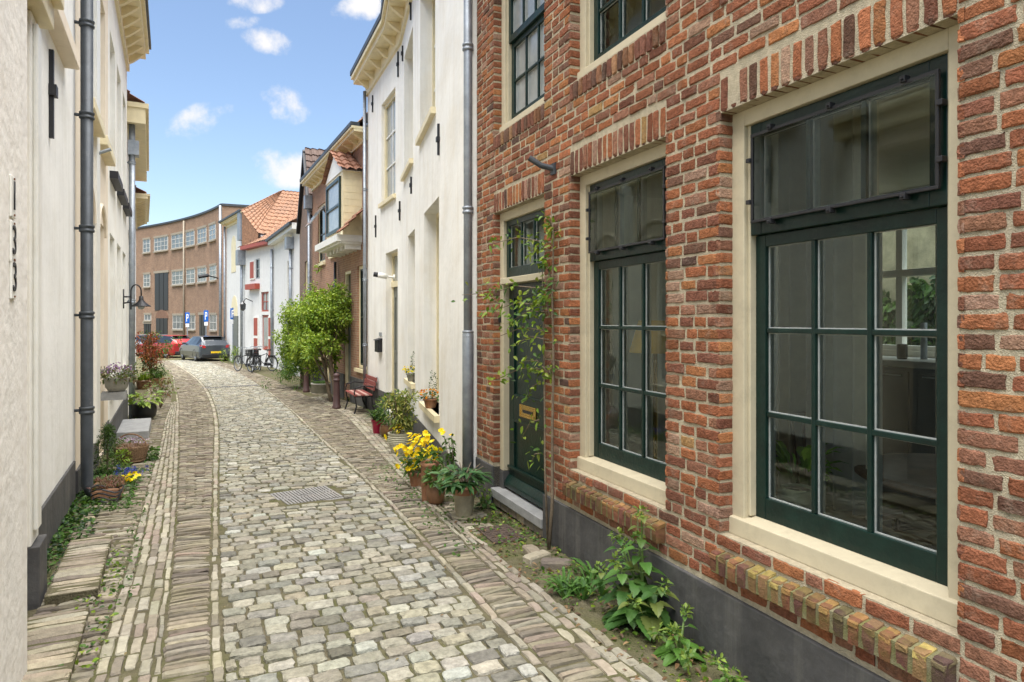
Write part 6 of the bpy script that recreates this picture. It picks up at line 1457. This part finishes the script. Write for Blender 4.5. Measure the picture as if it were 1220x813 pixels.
# creeper on the pier by the door
ub = uR(664); base = FR.P(ub, .07, 0); base[2] = float(g(base[1])) - .03
t = thing('climbing_rose', 'thin climbing rose with fresh leaves trained between the door and the window', 'climber', base); mb = MB(); lf = Leaf()
um1 = FR.ux(667)
main = [FR.P(ub + .0, .07, -1.66), FR.P(ub - .02, .05, -1.3), FR.P(ub + .01, .035, -.8), FR.P(ub - .01, .035, -.3), FR.P(ub + .02, .03, .2), FR.P(ub - .01, .035, .6), FR.P(ub + .0, .05, .78)]
mb.tube(main, [.014, .012, .010, .009, .008, .006, .004], 7); main2 = [FR.P(ub + .05, .05, -1.66), FR.P(ub + .12, .04, -1.1), FR.P(ub + .14, .035, -.5), FR.P(ub + .16, .035, .1), FR.P(ub + .15, .05, .42)]; mb.tube(main2, [.01, .008, .008, .006, .004], 6)
def spray(p0, p1, n, L=.055, cols=G_LIME * 2 + G_MID, sag=.05, sp=.035):
    p0, p1 = np.asarray(p0), np.asarray(p1); mb.tube([p0, (p0 + p1) / 2 + [0, 0, sag], p1], [.005, .004, .0025], 5); s = rng.uniform(.15, 1.05, n)[:, None]; P = p0 * (1 - s) + p1 * s + np.array([0, 0, 4 * sag * .25]) * (4 * s * (1 - s)) + rng.normal(0, sp, (n, 3)); D = rng.normal(0, .7, (n, 3)) + FR.n * .5; lf.add(P, D, rng.normal(0, .5, (n, 3)) + FR.n * .7 + [0, 0, .6], L * rng.uniform(.6, 1.2, n), L * .5, cols, droop=.3)
def at(x, y, n): u = FR.ux(x); p = FR.P(u, 0, 0); return FR.P(u, n, (HY - y) / F * p[1])
for (x0, y0, x1, y1, n1, n) in ((660, 290, 606, 292, .16, 60), (662, 300, 640, 300, .05, 55), (662, 285, 668, 278, .06, 40), (662, 345, 605, 352, .2, 70), (660, 365, 612, 372, .22, 90), (660, 372, 628, 385, .16, 110), (662, 380, 655, 352, .08, 80), (658, 395, 618, 400, .16, 60), (660, 405, 630, 412, .14, 40), (658, 440, 612, 452, .16, 80), (660, 445, 640, 430, .1, 50), (655, 440, 664, 448, .05, 40), (650, 455, 640, 480, .1, 34), (648, 500, 636, 520, .1, 30), (650, 540, 642, 556, .08, 22), (662, 330, 655, 318, .06, 50), (600, 362, 572, 352, .18, 24), (663, 270, 658, 262, .05, 20)):
    spray(at(x0, y0, .04), at(x1, y1, n1), int(n * .55))
for (x, ya, yb, n) in ((663, 285, 420, 60), (657, 420, 560, 22)):
    yy = rng.uniform(ya, yb, n); P = np.array([at(x + rng.normal(0, 5), y, rng.uniform(.02, .1)) for y in yy]); lf.add(P, rng.normal(0, .7, (n, 3)) + FR.n * .5, rng.normal(0, .5, (n, 3)) + FR.n + [0, 0, .5], .05 * rng.uniform(.6, 1.2, n), .025, G_LIME + G_MID)
mb.build('stem', M_BARK, t, smooth=True); lf.build('foliage', M_LEAF, t)
# loose bricks round its foot
ex, ez = gp(648, 672)
for (p, r_, lab) in (((640, 668), .3, 'loose brick lying across the foot of the climbing rose'), ((662, 676), -.5, 'loose brick beside the grey plinth below the climbing rose'), ((634, 662), 1.5, 'loose brick on end nearest the door step')):
    X, Z = gp(*p); o = local(thing('loose_brick', lab, 'brick', V3(X, Z, .02), None, r_ + .4)); S = Slabs(); S.add(lambda a, b, h: np.stack([a, b, h], -1), [0], [0], [.1], [.045], .035, palette(1, CL_COL, CL_W), base=-.03, nx=4, ny=3); S.build('block', M_CLINK, o)
# interior window plant
mb = MB(); mb.fbox(FR, W1[0] + .05, W1[1] + .35, -.62, -.22, -.99, -.95); mb.build('window_board', M_RAIL, bh, bevel=.005)
c = FR.P(3.36, -.33, -.95); t = thing('window_plant', 'bright green leafy plant in a pale pot inside the large window', 'plant', c); pot(t, c, .085, .15, mat('pale_green_glaze', (.48, .50, .32), .4, bump=.02), 'round'); lf = Leaf()
for k in range(34): a = rng.uniform(0, 2 * PI); e = rng.uniform(.4, 1.3); d = np.array([math.cos(a), math.sin(a), e * 1.2]); d = d - FR.n * max(0, float(d @ FR.n) - .1); q = c + [0, 0, .14] + d * .1; lf.add([q], [d], [[-d[0], -d[1], 1]], rng.uniform(.13, .2), rng.uniform(.04, .06), [(.26, .46, .07), (.34, .52, .1), (.2, .38, .06)], droop=.5)
lf.build('foliage', M_LEAF, t)
# ivy over the yard wall
lf = Leaf(); n_ = 9000; u_ = rng.uniform(3.6, 8.6, n_); z_ = rng.uniform(-1.6, .42, n_) + .14 * np.sin(u_ * 5) + .08 * np.sin(u_ * 13); P = FR.PA(u_, rng.uniform(-6.1, -5.9, n_), z_); lf.add(P, rng.normal(0, .6, (n_, 3)) + FR.n * .5 - [0, 0, .4], rng.normal(0, .35, (n_, 3)) + FR.n, .11 * rng.uniform(.6, 1.3, n_), .085, G_DARK + G_MID, shape='heart')
o = lf.build('ivy', M_LEAF); tag(o, 'dark glossy ivy covering the yard wall behind the kitchen window', 'ivy')

# ------------------------------------------------------------------ covers and steps in the street
ct, cof = to_street(MC[0], MC[1]); ux_ = np.array([mc[1][0] - mc[0][0], mc[1][1] - mc[0][1]]); ang = math.atan2(ux_[1], ux_[0])
o = local(thing('manhole_cover', 'square ribbed iron manhole cover set in the grey cobbles', 'manhole', V3(MC[0], MC[1], .006), None, ang)); hs = .275
M_CAST = mat('cast_iron', (.26, .25, .235), .6, var=.2, scale=14, bump=.2, metal=.0, stain=(.3, .25, .2), stain_amt=.4, stain_scale=6)
mb = MB(); mb.box(-hs, hs, -hs, hs, -.04, .0); mb.build('frame', M_CAST, o, bevel=.003)
mb = MB()
for i in range(17): x = -hs + .03 + i * (2 * hs - .06) / 16; mb.box(x - .009, x + .009, -hs + .03, -.035 if 5 < i < 11 else hs - .03, .0005, .010); 
for i in range(6, 11): x = -hs + .03 + i * (2 * hs - .06) / 16; mb.box(x - .009, x + .009, .035, hs - .03, .0005, .010)
for s in (-1, 1): mb.torus((s * .2, 0, .006), .05, .008, 'z', 18, 6)
mb.box(-.06, .06, -.012, .012, .0005, .009); mb.build('ribs', M_CAST, o)
X, Z = gp(275, 461.5); o = local(thing('drain_slot', 'long narrow iron drain slot across the far cobbles', 'drain', V3(X, Z, .012), None, ang)); mb = MB(); mb.box(-.9, .9, -.12, .12, -.03, .012); mb.build('frame', M_CAST, o); mb = MB()
for i in range(24): mb.box(-.86 + i * .073, -.83 + i * .073, -.1, .1, .0125, .02)
mb.build('bars', M_IRON, o)
X, Z = gp(597, 638); o = local(thing('iron_drain_cover', 'rusty rectangular iron cover with curled pattern in the dirt before the door', 'drain', V3(X, Z, .012), None, math.atan2(FR.d[1], FR.d[0]))); mb = MB(); mb.box(-.19, .19, -.13, .13, -.04, .004); mb.build('frame', mat('rusty_iron', (.085, .06, .045), .8, var=.4, scale=20, bump=.4), o); mb = MB()
for i in range(6):
    for j in range(4): mb.torus((-.155 + i * .062, -.095 + j * .063, .006), .022, .006, 'z', 12, 5)
mb.build('pattern', MATS['rusty_iron'], o)
def brick_pad(name, label, Za, Zb, na, nb, h, lab=None):
    zt_ = float(g((Za + Zb) / 2)); t = thing(name, label, 'step', LF.P(uz(Za), na, zt_)); mb = MB(); mb.fbox(LF, uz(Za), uz(Zb), na, nb, zt_ - .1, zt_ + h - .012); mb.build('bed', M_GROUND, t)
    S = Slabs(); us = np.arange(uz(Za) + .03, uz(Zb) - .02, .056); n = len(us); S.add(lambda a, b, hh: LF.PA(b, a, zt_ + hh), np.full(n, (na + nb) / 2), us, np.full(n, (nb - na) / 2), np.full(n, .0215), rng.normal(h, .005, n), palette(n, CL_COL, CL_W), base=h - .06, nx=5, ny=2, corner=.04, dome=.2, jit=.003, rot=.01, tilt=.02); S.build('bricks', M_CLINK, t)
brick_pad('brick_step', 'raised brick step along the wall of the white plastered house', 3.75, 4.75, .16, .42, .07); brick_pad('worn_brick_step', 'long worn brick step below the rough plastered wall, nearest left', 2.4, 3.55, .11, .40, .05)
c = LF.P(uz(6.0), .28, 0); c[2] = float(g(c[1])) + .02; mb = MB()
for k in range(4): a = np.linspace(0, 2 * PI, 18) + k; mb.tube([c + [.10 * math.cos(q) * (1 + .15 * k), .10 * math.sin(q), .035 * k + .02 * math.sin(3 * q)] for q in a], .007, 6)
o = mb.build('black_cable', M_BLACK); tag(o, 'coil of black cable lying at the foot of the dark downpipe', 'cable')
# ------------------------------------------------------------------ cars, bicycles, signs
M_TYRE = mat('tyre', (.02, .02, .02), .85, var=.2, bump=.2); M_RIM = mat('alloy', (.45, .46, .48), .35, metal=.8, bump=0); M_LRED = mat('tail_lamp', (.45, .02, .02), .2, bump=0, coat=.5); M_PLATE = mat('plate_yellow', (.80, .52, .02), .5, bump=0); M_CARGL = mat('car_glass', (.015, .018, .02), .05, bump=0, spec=1.0)
def car_section(y, zb, zbelt, ztop, hw, rw):
    """half section from sill to roof centre"""
    return [(hw * .90, zb), (hw * .985, zb + .12), (hw, (zb + zbelt) / 2), (hw * .965, zbelt - .04), (hw * .945, zbelt), (rw + (hw * .93 - rw) * .25, zbelt + (ztop - zbelt) * .72), (rw, ztop - .03), (rw * .72, ztop), (0, ztop + .012)]
def make_car(name, label, col, st, wheel_y=(.78, 3.38), hatch=True):
    o = local(thing(name, label, 'car', (0, 0, 0))); paint = mat(name + '_paint', col, .28, var=.04, bump=0, metal=.35, coat=.6, spec=.6)
    rows = [car_section(*s) for s in st]; ys = [s[0] for s in st]; K = len(rows[0])
    def P(i, k, sgn): x, z = rows[i][k]; return (sgn * x, ys[i], z)
    body, glass = MB(), MB()
    for i in range(len(st) - 1):
        cab = st[i][3] - st[i][2] > .2 and st[i + 1][3] - st[i + 1][2] > .2; slope = abs(st[i + 1][3] - st[i][3]) > .14
        for k in range(K - 1):
            for s in (-1, 1):
                q = [P(i, k, s), P(i + 1, k, s), P(i + 1, k + 1, s), P(i, k + 1, s)]
                g_ = (cab and k in (4, 5)) or (slope and (st[i][3] - st[i][2] > .05 or st[i + 1][3] - st[i + 1][2] > .3) and max(st[i][3], st[i + 1][3]) > 1.2 and k in (4, 5, 6, 7))
                (glass if g_ else body).add(q, [(0, 1, 2, 3)] if s > 0 else [(3, 2, 1, 0)])
    for e in (0, len(st) - 1):
        for s in (-1, 1): body.add([P(e, k, s) for k in range(K)] + [(0, ys[e], rows[e][0][1])], [tuple(range(K + 1))])
    body.build('body', paint, o, smooth=False); glass.build('window_glass', M_CARGL, o)
    hw = st[2][4]
    for yy in wheel_y:
        for s in (-1, 1):
            mb = MB(); mb.torus((s * (hw - .11), yy, .315), .235, .085, 'x', 26, 8); w = mb.build('wheel', M_TYRE, o, smooth=True); mb = MB(); mb.tube([(s * (hw - .13), yy, .315), (s * (hw - .035), yy, .315)], .2, 20)
            for k in range(5): a = k * 2 * PI / 5; mb.tube([(s * (hw - .03), yy, .315), (s * (hw - .03), yy + .18 * math.cos(a), .315 + .18 * math.sin(a))], .022, 6)
            mb.build('rim', M_RIM, w)
            mb = MB(); mb.tube([(s * (hw - .02 + .004), yy + .36 * math.cos(a), .33 + .36 * math.sin(a)) for a in np.linspace(-.1, PI + .1, 16)], .03, 6); mb.build('wheel_arch', M_BLACK, o)
    yb = ys[0]
    for s in (-1, 1):
        mb = MB(); mb.hexa([(s * .52, yb - .035, .80), (s * .80, yb + .02, .80), (s * .80, yb + .16, .80), (s * .52, yb + .1, .80), (s * .56, yb - .02, .95), (s * .80, yb + .03, .97), (s * .80, yb + .2, .97), (s * .56, yb + .1, .95)]); mb.build('tail_lamp', M_LRED, o)
        mb = MB(); mb.box(s * .93 - .1, s * .93 + .1, 2.62, 2.74, .96, 1.08); mb.build('mirror', paint, o, bevel=.03)
    mb = MB(); mb.box(-.72, .72, yb - .06, yb + .05, .22, .44); mb.build('bumper', M_BLACK, o, bevel=.04)
    mb = MB(); mb.box(-.27, .27, yb - .068, yb - .055, .49, .60); mb.build('number_plate', M_PLATE, o)
    mb = MB(); mb.box(-.8, .8, .5, 3.9, .16, .26); mb.build('underbody', M_BLACK, o)
    mb = MB(); mb.box(-.5, .5, yb + .40, yb + .62, 1.425, 1.455); mb.build('roof_spoiler', paint, o, bevel=.01)
    return o
ST = [(0, .30, .88, .93, .80, .70), (.06, .22, .93, .98, .87, .72), (.30, .20, .96, 1.22, .89, .62), (.62, .20, .97, 1.43, .90, .60), (1.3, .20, .97, 1.47, .90, .61), (2.0, .20, .96, 1.46, .90, .61), (2.45, .20, .95, 1.40, .90, .59), (3.05, .20, .93, 1.02, .90, .66), (3.6, .20, .86, .90, .89, .68), (4.1, .22, .72, .76, .84, .66), (4.25, .30, .60, .63, .76, .6)]
def place(o, x, y, head): X, Z = gp(x, y); o.location = V3(X, Z); o.rotation_euler = (0, 0, math.atan2(-head[0], head[1]))
c1 = make_car('grey_hatchback', 'dark grey hatchback parked with its tail to the street and yellow plate', (.07, .08, .095), ST); place(c1, 257, 431.0, (-.66, .75)); c1.scale = (1.06, 1, 1)
c2 = make_car('red_hatchback', 'red hatchback parked ahead of the dark grey car', (.42, .02, .02), ST); place(c2, 221, 426.5, (-.86, .5))
c3 = make_car('silver_hatchback', 'pale silver hatchback partly hidden beyond the red car', (.45, .48, .50), ST); place(c3, 197, 424.0, (-.9, .42))

def make_bike(lab):
    o = local(thing('bicycle', lab, 'bicycle', (0, 0, 0), 'bicycles parked outside the low white house')); R = .34
    for y in (-.53, .53):
        mb = MB(); mb.torus((0, y, R), R - .02, .02, 'x', 30, 6); w = mb.build('wheel', M_TYRE, o, smooth=True); mb = MB(); mb.torus((0, y, R), R - .045, .009, 'x', 30, 5)
        for k in range(14): a = k * 2 * PI / 14; mb.tube([(0, y, R), (0, y + (R - .045) * math.cos(a), R + (R - .045) * math.sin(a))], .0022, 4, cap=False)
        mb.tube([(-.05, y, R), (.05, y, R)], .02, 8); mb.build('rim', M_RIM, w)
    fr = MB(); bb = (0, -.08, .29); st_ = (0, -.24, .80); hd = (0, .34, .86); hl = (0, .38, .62); fk = (0, .53, R); ra = (0, -.53, R)
    for a, b in ((bb, st_), (bb, hl), (hl, hd), (st_, hl), (bb, ra), (st_, ra)): fr.tube([a, b], .017, 8)
    fr.tube([hl, (0, .47, .5), fk], .014, 8); fr.build('frame', M_IRON, o)
    mb = MB(); mb.tube([hd, (0, .33, 1.02), (0, .37, 1.08)], .013, 8); mb.tube([(-.29, .18, 1.05), (-.24, .3, 1.09), (0, .37, 1.08), (.24, .3, 1.09), (.29, .18, 1.05)], .012, 8); mb.build('handlebar', M_ZINC, o)
    mb = MB(); mb.tube([st_, (0, -.27, .94)], .012, 8); mb.hexa([(-.09, -.40, .93), (.09, -.40, .93), (.025, -.12, .95), (-.025, -.12, .95), (-.10, -.41, .99), (.10, -.41, .99), (.03, -.12, .985), (-.03, -.12, .985)]); mb.build('saddle', M_BLACK, o)
    for y, a0, a1 in ((-.53, .2, PI), (.53, .5, PI * .95)):
        mb = MB(); mb.tube([(0, y + (R + .03) * math.cos(a), R + (R + .03) * math.sin(a)) for a in np.linspace(a0, a1, 12)], .022, 6); mb.build('mudguard', M_BLACK, o)
    mb = MB(); mb.box(-.06, .06, -.78, -.36, .70, .72); mb.tube([(-.05, -.7, .70), (-.04, -.53, R)], .007, 5); mb.tube([(.05, -.7, .70), (.04, -.53, R)], .007, 5); mb.build('carrier', M_IRON, o)
    mb = MB(); mb.box(.03, .05, -.55, -.02, .24, .38); mb.tube([(.02, -.08, .29), (.08, -.08, .29)], .07, 12); mb.tube([(.1, -.08, .29), (.1, .08, .22)], .01, 6); mb.build('chain_case', M_BLACK, o)
    return o
B = [((291, 443), (-.8, .6), 'black bicycle with a crate on its carrier, nearest the weedy wall'), ((301, 444), (.3, -.9), 'upright black bicycle in the middle of the row by red shutters'), ((314, 442.0), (-.9, .42), 'bicycle seen side on at the end of the row beside the shrub'), ((307, 441), (-.5, .85), 'bicycle standing behind the others against the shutters')]
bk = None
for (p, hd_, lab) in B:
    if bk is None: bk = o = make_bike(lab)
    else: o = copy_tree(bk); tag(o, lab)
    place(o, p[0], p[1], hd_); o.rotation_euler.x = 0; o.rotation_euler.y = rng.uniform(-.1, .1)
o = local(thing('bicycle_crate', 'black crate carried on the rack of the bicycle nearest the weedy wall', 'crate', (0, 0, 0))); mb = MB()
for i in range(4):
    z = .73 + i * .075; mb.box(-.2, .2, -.80, -.785, z, z + .055); mb.box(-.2, .2, -.415, -.40, z, z + .055); mb.box(-.2, -.185, -.785, -.415, z, z + .055); mb.box(.185, .2, -.785, -.415, z, z + .055)
mb.box(-.2, .2, -.8, -.4, .721, .735)
for sx in (-.185, .16):
    for sy in (-.784, -.44): mb.box(sx, sx + .025, sy, sy + .025, .736, 1.01)
mb.build('slats', M_BLACK, o); place(o, *B[0][0], B[0][1])
o.rotation_euler.y = 0

M_BLUE = mat('sign_blue', (.01, .12, .48), .35, bump=0); M_SIGNW = mat('sign_white', (.8, .8, .8), .4, bump=0)
for i, (x0, x1, y0, y1, Zs, lab) in enumerate(((221.2, 225.2, 372.5, 386, 47.0, 'blue parking sign on a grey pole behind the red car'), (243.5, 247.5, 370, 388, 45.0, 'blue parking sign on a grey pole behind the dark grey car'), (275.4, 279.6, 367.5, 380.5, 38.6, 'blue parking sign beside the grey door of the arched white house'))):
    X = ((x0 + x1) / 2 - CX) / F * Zs; c = V3(X, Zs); t = thing('parking_sign', lab, 'sign', c, 'blue parking signs'); r_ = math.atan2(X, -Zs)
    mb = MB(); mb.tube([c, (X, Zs, (HY - y0) / F * Zs + .05)], .035, 8); mb.build('pole', M_ZINC, t)
    za, zb = (HY - y1) / F * Zs, (HY - y0) / F * Zs; hw = max((x1 - x0) / F * Zs / 2, .14); za = zb - min(zb - za, .75)
    fr = Frame.__new__(Frame); fr.o = np.array([X, Zs, 0.0]); L = math.hypot(X, Zs); fr.n = np.array([-X / L, -Zs / L, 0]); fr.d = np.array([Zs / L, -X / L, 0])
    mb = MB(); mb.fbox(fr, -hw, hw, .04, .05, za, zb); pl = mb.build('sign_plate', M_BLUE, t)
    mb = MB(); h = zb - za; mb.fbox(fr, -hw * .5, -hw * .2, .051, .054, za + h * .15, za + h * .85); mb.fbox(fr, -hw * .2, hw * .45, .051, .054, za + h * .74, za + h * .85); mb.fbox(fr, -hw * .2, hw * .45, .051, .054, za + h * .45, za + h * .56); mb.fbox(fr, hw * .2, hw * .5, .051, .0538, za + h * .54, za + h * .76); mb.build('letter', M_SIGNW, pl)
    mb = MB(); mb.fbox(fr, -hw * .8, hw * .8, .04, .049, za - .27, za - .03); mb.build('sub_plate', M_SIGNW, t)
# ------------------------------------------------------------------ camera, sky, sun
cam = bpy.data.cameras.new('camera'); co = bpy.data.objects.new('camera', cam); COL.objects.link(co)
co.location = (0, 0, 0); co.rotation_euler = (PI / 2, 0, 0)
cam.sensor_width = 36; cam.lens = 36 * F / 1220; cam.shift_y = -(406.5 - HY) / 1220; cam.clip_start = .05; cam.clip_end = 2000
SC.camera = co
SUN = Vector((0.08, -0.22, 0.97)).normalized()
el = math.asin(SUN.z); az = math.atan2(SUN.x, SUN.y)
w = bpy.data.worlds.new('World'); SC.world = w; w.use_nodes = True
nt = w.node_tree; bg = nt.nodes['Background']
sky = nd(nt, 'ShaderNodeTexSky', sky_type='NISHITA'); sky.sun_disc = False; sky.sun_elevation = el; sky.sun_rotation = az; sky.air_density = 1.0; sky.dust_density = 1.0; sky.ozone_density = 1.0
tc = nd(nt, 'ShaderNodeTexCoord')
warp = nd(nt, 'ShaderNodeTexNoise'); warp.inputs['Scale'].default_value = 10; warp.inputs['Detail'].default_value = 9; warp.inputs['Roughness'].default_value = .62
nt.links.new(tc.outputs['Generated'], warp.inputs['Vector'])
def cloud(x, y, rx, ry, rot=0.0):
    d = Vector(((x - CX) / F, 1, (HY - y) / F)); L = d.length; d.normalize()
    right = Vector((1, 0, 0)); right = (right - d * right.dot(d)).normalized(); up = right.cross(d)
    right, up = right * math.cos(rot) + up * math.sin(rot), up * math.cos(rot) - right * math.sin(rot)
    def dot(v, s):
        n = nd(nt, 'ShaderNodeVectorMath', operation='DOT_PRODUCT'); nt.links.new(tc.outputs['Generated'], n.inputs[0]); n.inputs[1].default_value = tuple(v * (F / s / L * L))
        m = nd(nt, 'ShaderNodeMath', operation='POWER'); nt.links.new(n.outputs['Value'], m.inputs[0]); m.inputs[1].default_value = 2
        a = nd(nt, 'ShaderNodeMath', operation='ABSOLUTE'); nt.links.new(n.outputs['Value'], a.inputs[0]); nt.links.new(a.outputs[0], m.inputs[0])
        return m
    a, b = dot(right, rx * 1.15), dot(up, ry * 1.15)
    s = nd(nt, 'ShaderNodeMath', operation='ADD'); nt.links.new(a.outputs[0], s.inputs[0]); nt.links.new(b.outputs[0], s.inputs[1])
    # only the half of the sky in front
    f = nd(nt, 'ShaderNodeVectorMath', operation='DOT_PRODUCT'); nt.links.new(tc.outputs['Generated'], f.inputs[0]); f.inputs[1].default_value = tuple(d)
    lt = nd(nt, 'ShaderNodeMath', operation='LESS_THAN'); nt.links.new(f.outputs['Value'], lt.inputs[0]); lt.inputs[1].default_value = 0
    m9 = nd(nt, 'ShaderNodeMath', operation='MULTIPLY_ADD'); nt.links.new(lt.outputs[0], m9.inputs[0]); m9.inputs[1].default_value = 99; nt.links.new(s.outputs[0], m9.inputs[2])
    r = nd(nt, 'ShaderNodeMapRange'); r.inputs['From Min'].default_value = 1.25; r.inputs['From Max'].default_value = 0.0; r.clamp = True
    nt.links.new(m9.outputs[0], r.inputs['Value'])
    return r.outputs['Result']
acc = None
for args in ((252, 142, 42, 17, .35), (334, 122, 28, 17, -.45), (348, 200, 46, 20, .05), (300, 2, 26, 10, 0), (316, 48, 26, 12, -.3), (430, 10, 26, 12, .2), (284, 27, 20, 8, 0),
             (700, -160, 160, 50, .1), (520, -330, 200, 70, -.1), (200, -250, 150, 45, .2), (900, -420, 180, 70, 0)):
    o_ = cloud(*args)
    if acc is None: acc = o_
    else:
        mxx = nd(nt, 'ShaderNodeMath', operation='MAXIMUM'); nt.links.new(acc, mxx.inputs[0]); nt.links.new(o_, mxx.inputs[1]); acc = mxx.outputs[0]
nm = nd(nt, 'ShaderNodeMath', operation='MULTIPLY_ADD'); nt.links.new(warp.outputs['Fac'], nm.inputs[0]); nm.inputs[1].default_value = 5.0; nm.inputs[2].default_value = -2.75
ad = nd(nt, 'ShaderNodeMath', operation='ADD'); nt.links.new(acc, ad.inputs[0]); nt.links.new(nm.outputs[0], ad.inputs[1])
rp = nd(nt, 'ShaderNodeMapRange', interpolation_type='SMOOTHSTEP'); rp.inputs['From Min'].default_value = .0; rp.inputs['From Max'].default_value = 1.1; nt.links.new(ad.outputs[0], rp.inputs['Value'])
# no cloud where no ellipse is
gt = nd(nt, 'ShaderNodeMapRange'); gt.inputs['From Min'].default_value = 0.0; gt.inputs['From Max'].default_value = 0.25; nt.links.new(acc, gt.inputs['Value'])
fm = nd(nt, 'ShaderNodeMath', operation='MULTIPLY'); nt.links.new(rp.outputs[0], fm.inputs[0]); nt.links.new(gt.outputs[0], fm.inputs[1])
mix = nd(nt, 'ShaderNodeMix', data_type='RGBA'); nt.links.new(fm.outputs[0], mix.inputs['Factor']); nt.links.new(sky.outputs['Color'], mix.inputs['A'])
CLOUDV = 4.6
mix.inputs['B'].default_value = (CLOUDV, CLOUDV * .98, CLOUDV * .98, 1)
nt.links.new(mix.outputs['Result'], bg.inputs['Color']); bg.inputs['Strength'].default_value = 0.085
sl = bpy.data.lights.new('sun', 'SUN'); sl.energy = 4.5; sl.angle = math.radians(80); sl.color = (1, .965, .91)
so = bpy.data.objects.new('sun', sl); COL.objects.link(so); so.rotation_euler = (-SUN).to_track_quat('-Z', 'Y').to_euler(); so.location = (0, -10, 30)
vs = SC.view_settings; vs.view_transform = 'Standard'; vs.look = 'None'; vs.gamma = 1; vs.use_curve_mapping = False; vs.exposure = 1.42
SC.cycles.max_bounces = 8; SC.cycles.diffuse_bounces = 5; SC.cycles.glossy_bounces = 4; SC.cycles.transparent_max_bounces = 16; SC.cycles.transmission_bounces = 4
SC.cycles.use_denoising = True; SC.cycles.sample_clamp_indirect = 4
SC.cycles.caustics_reflective = False; SC.cycles.caustics_refractive = False
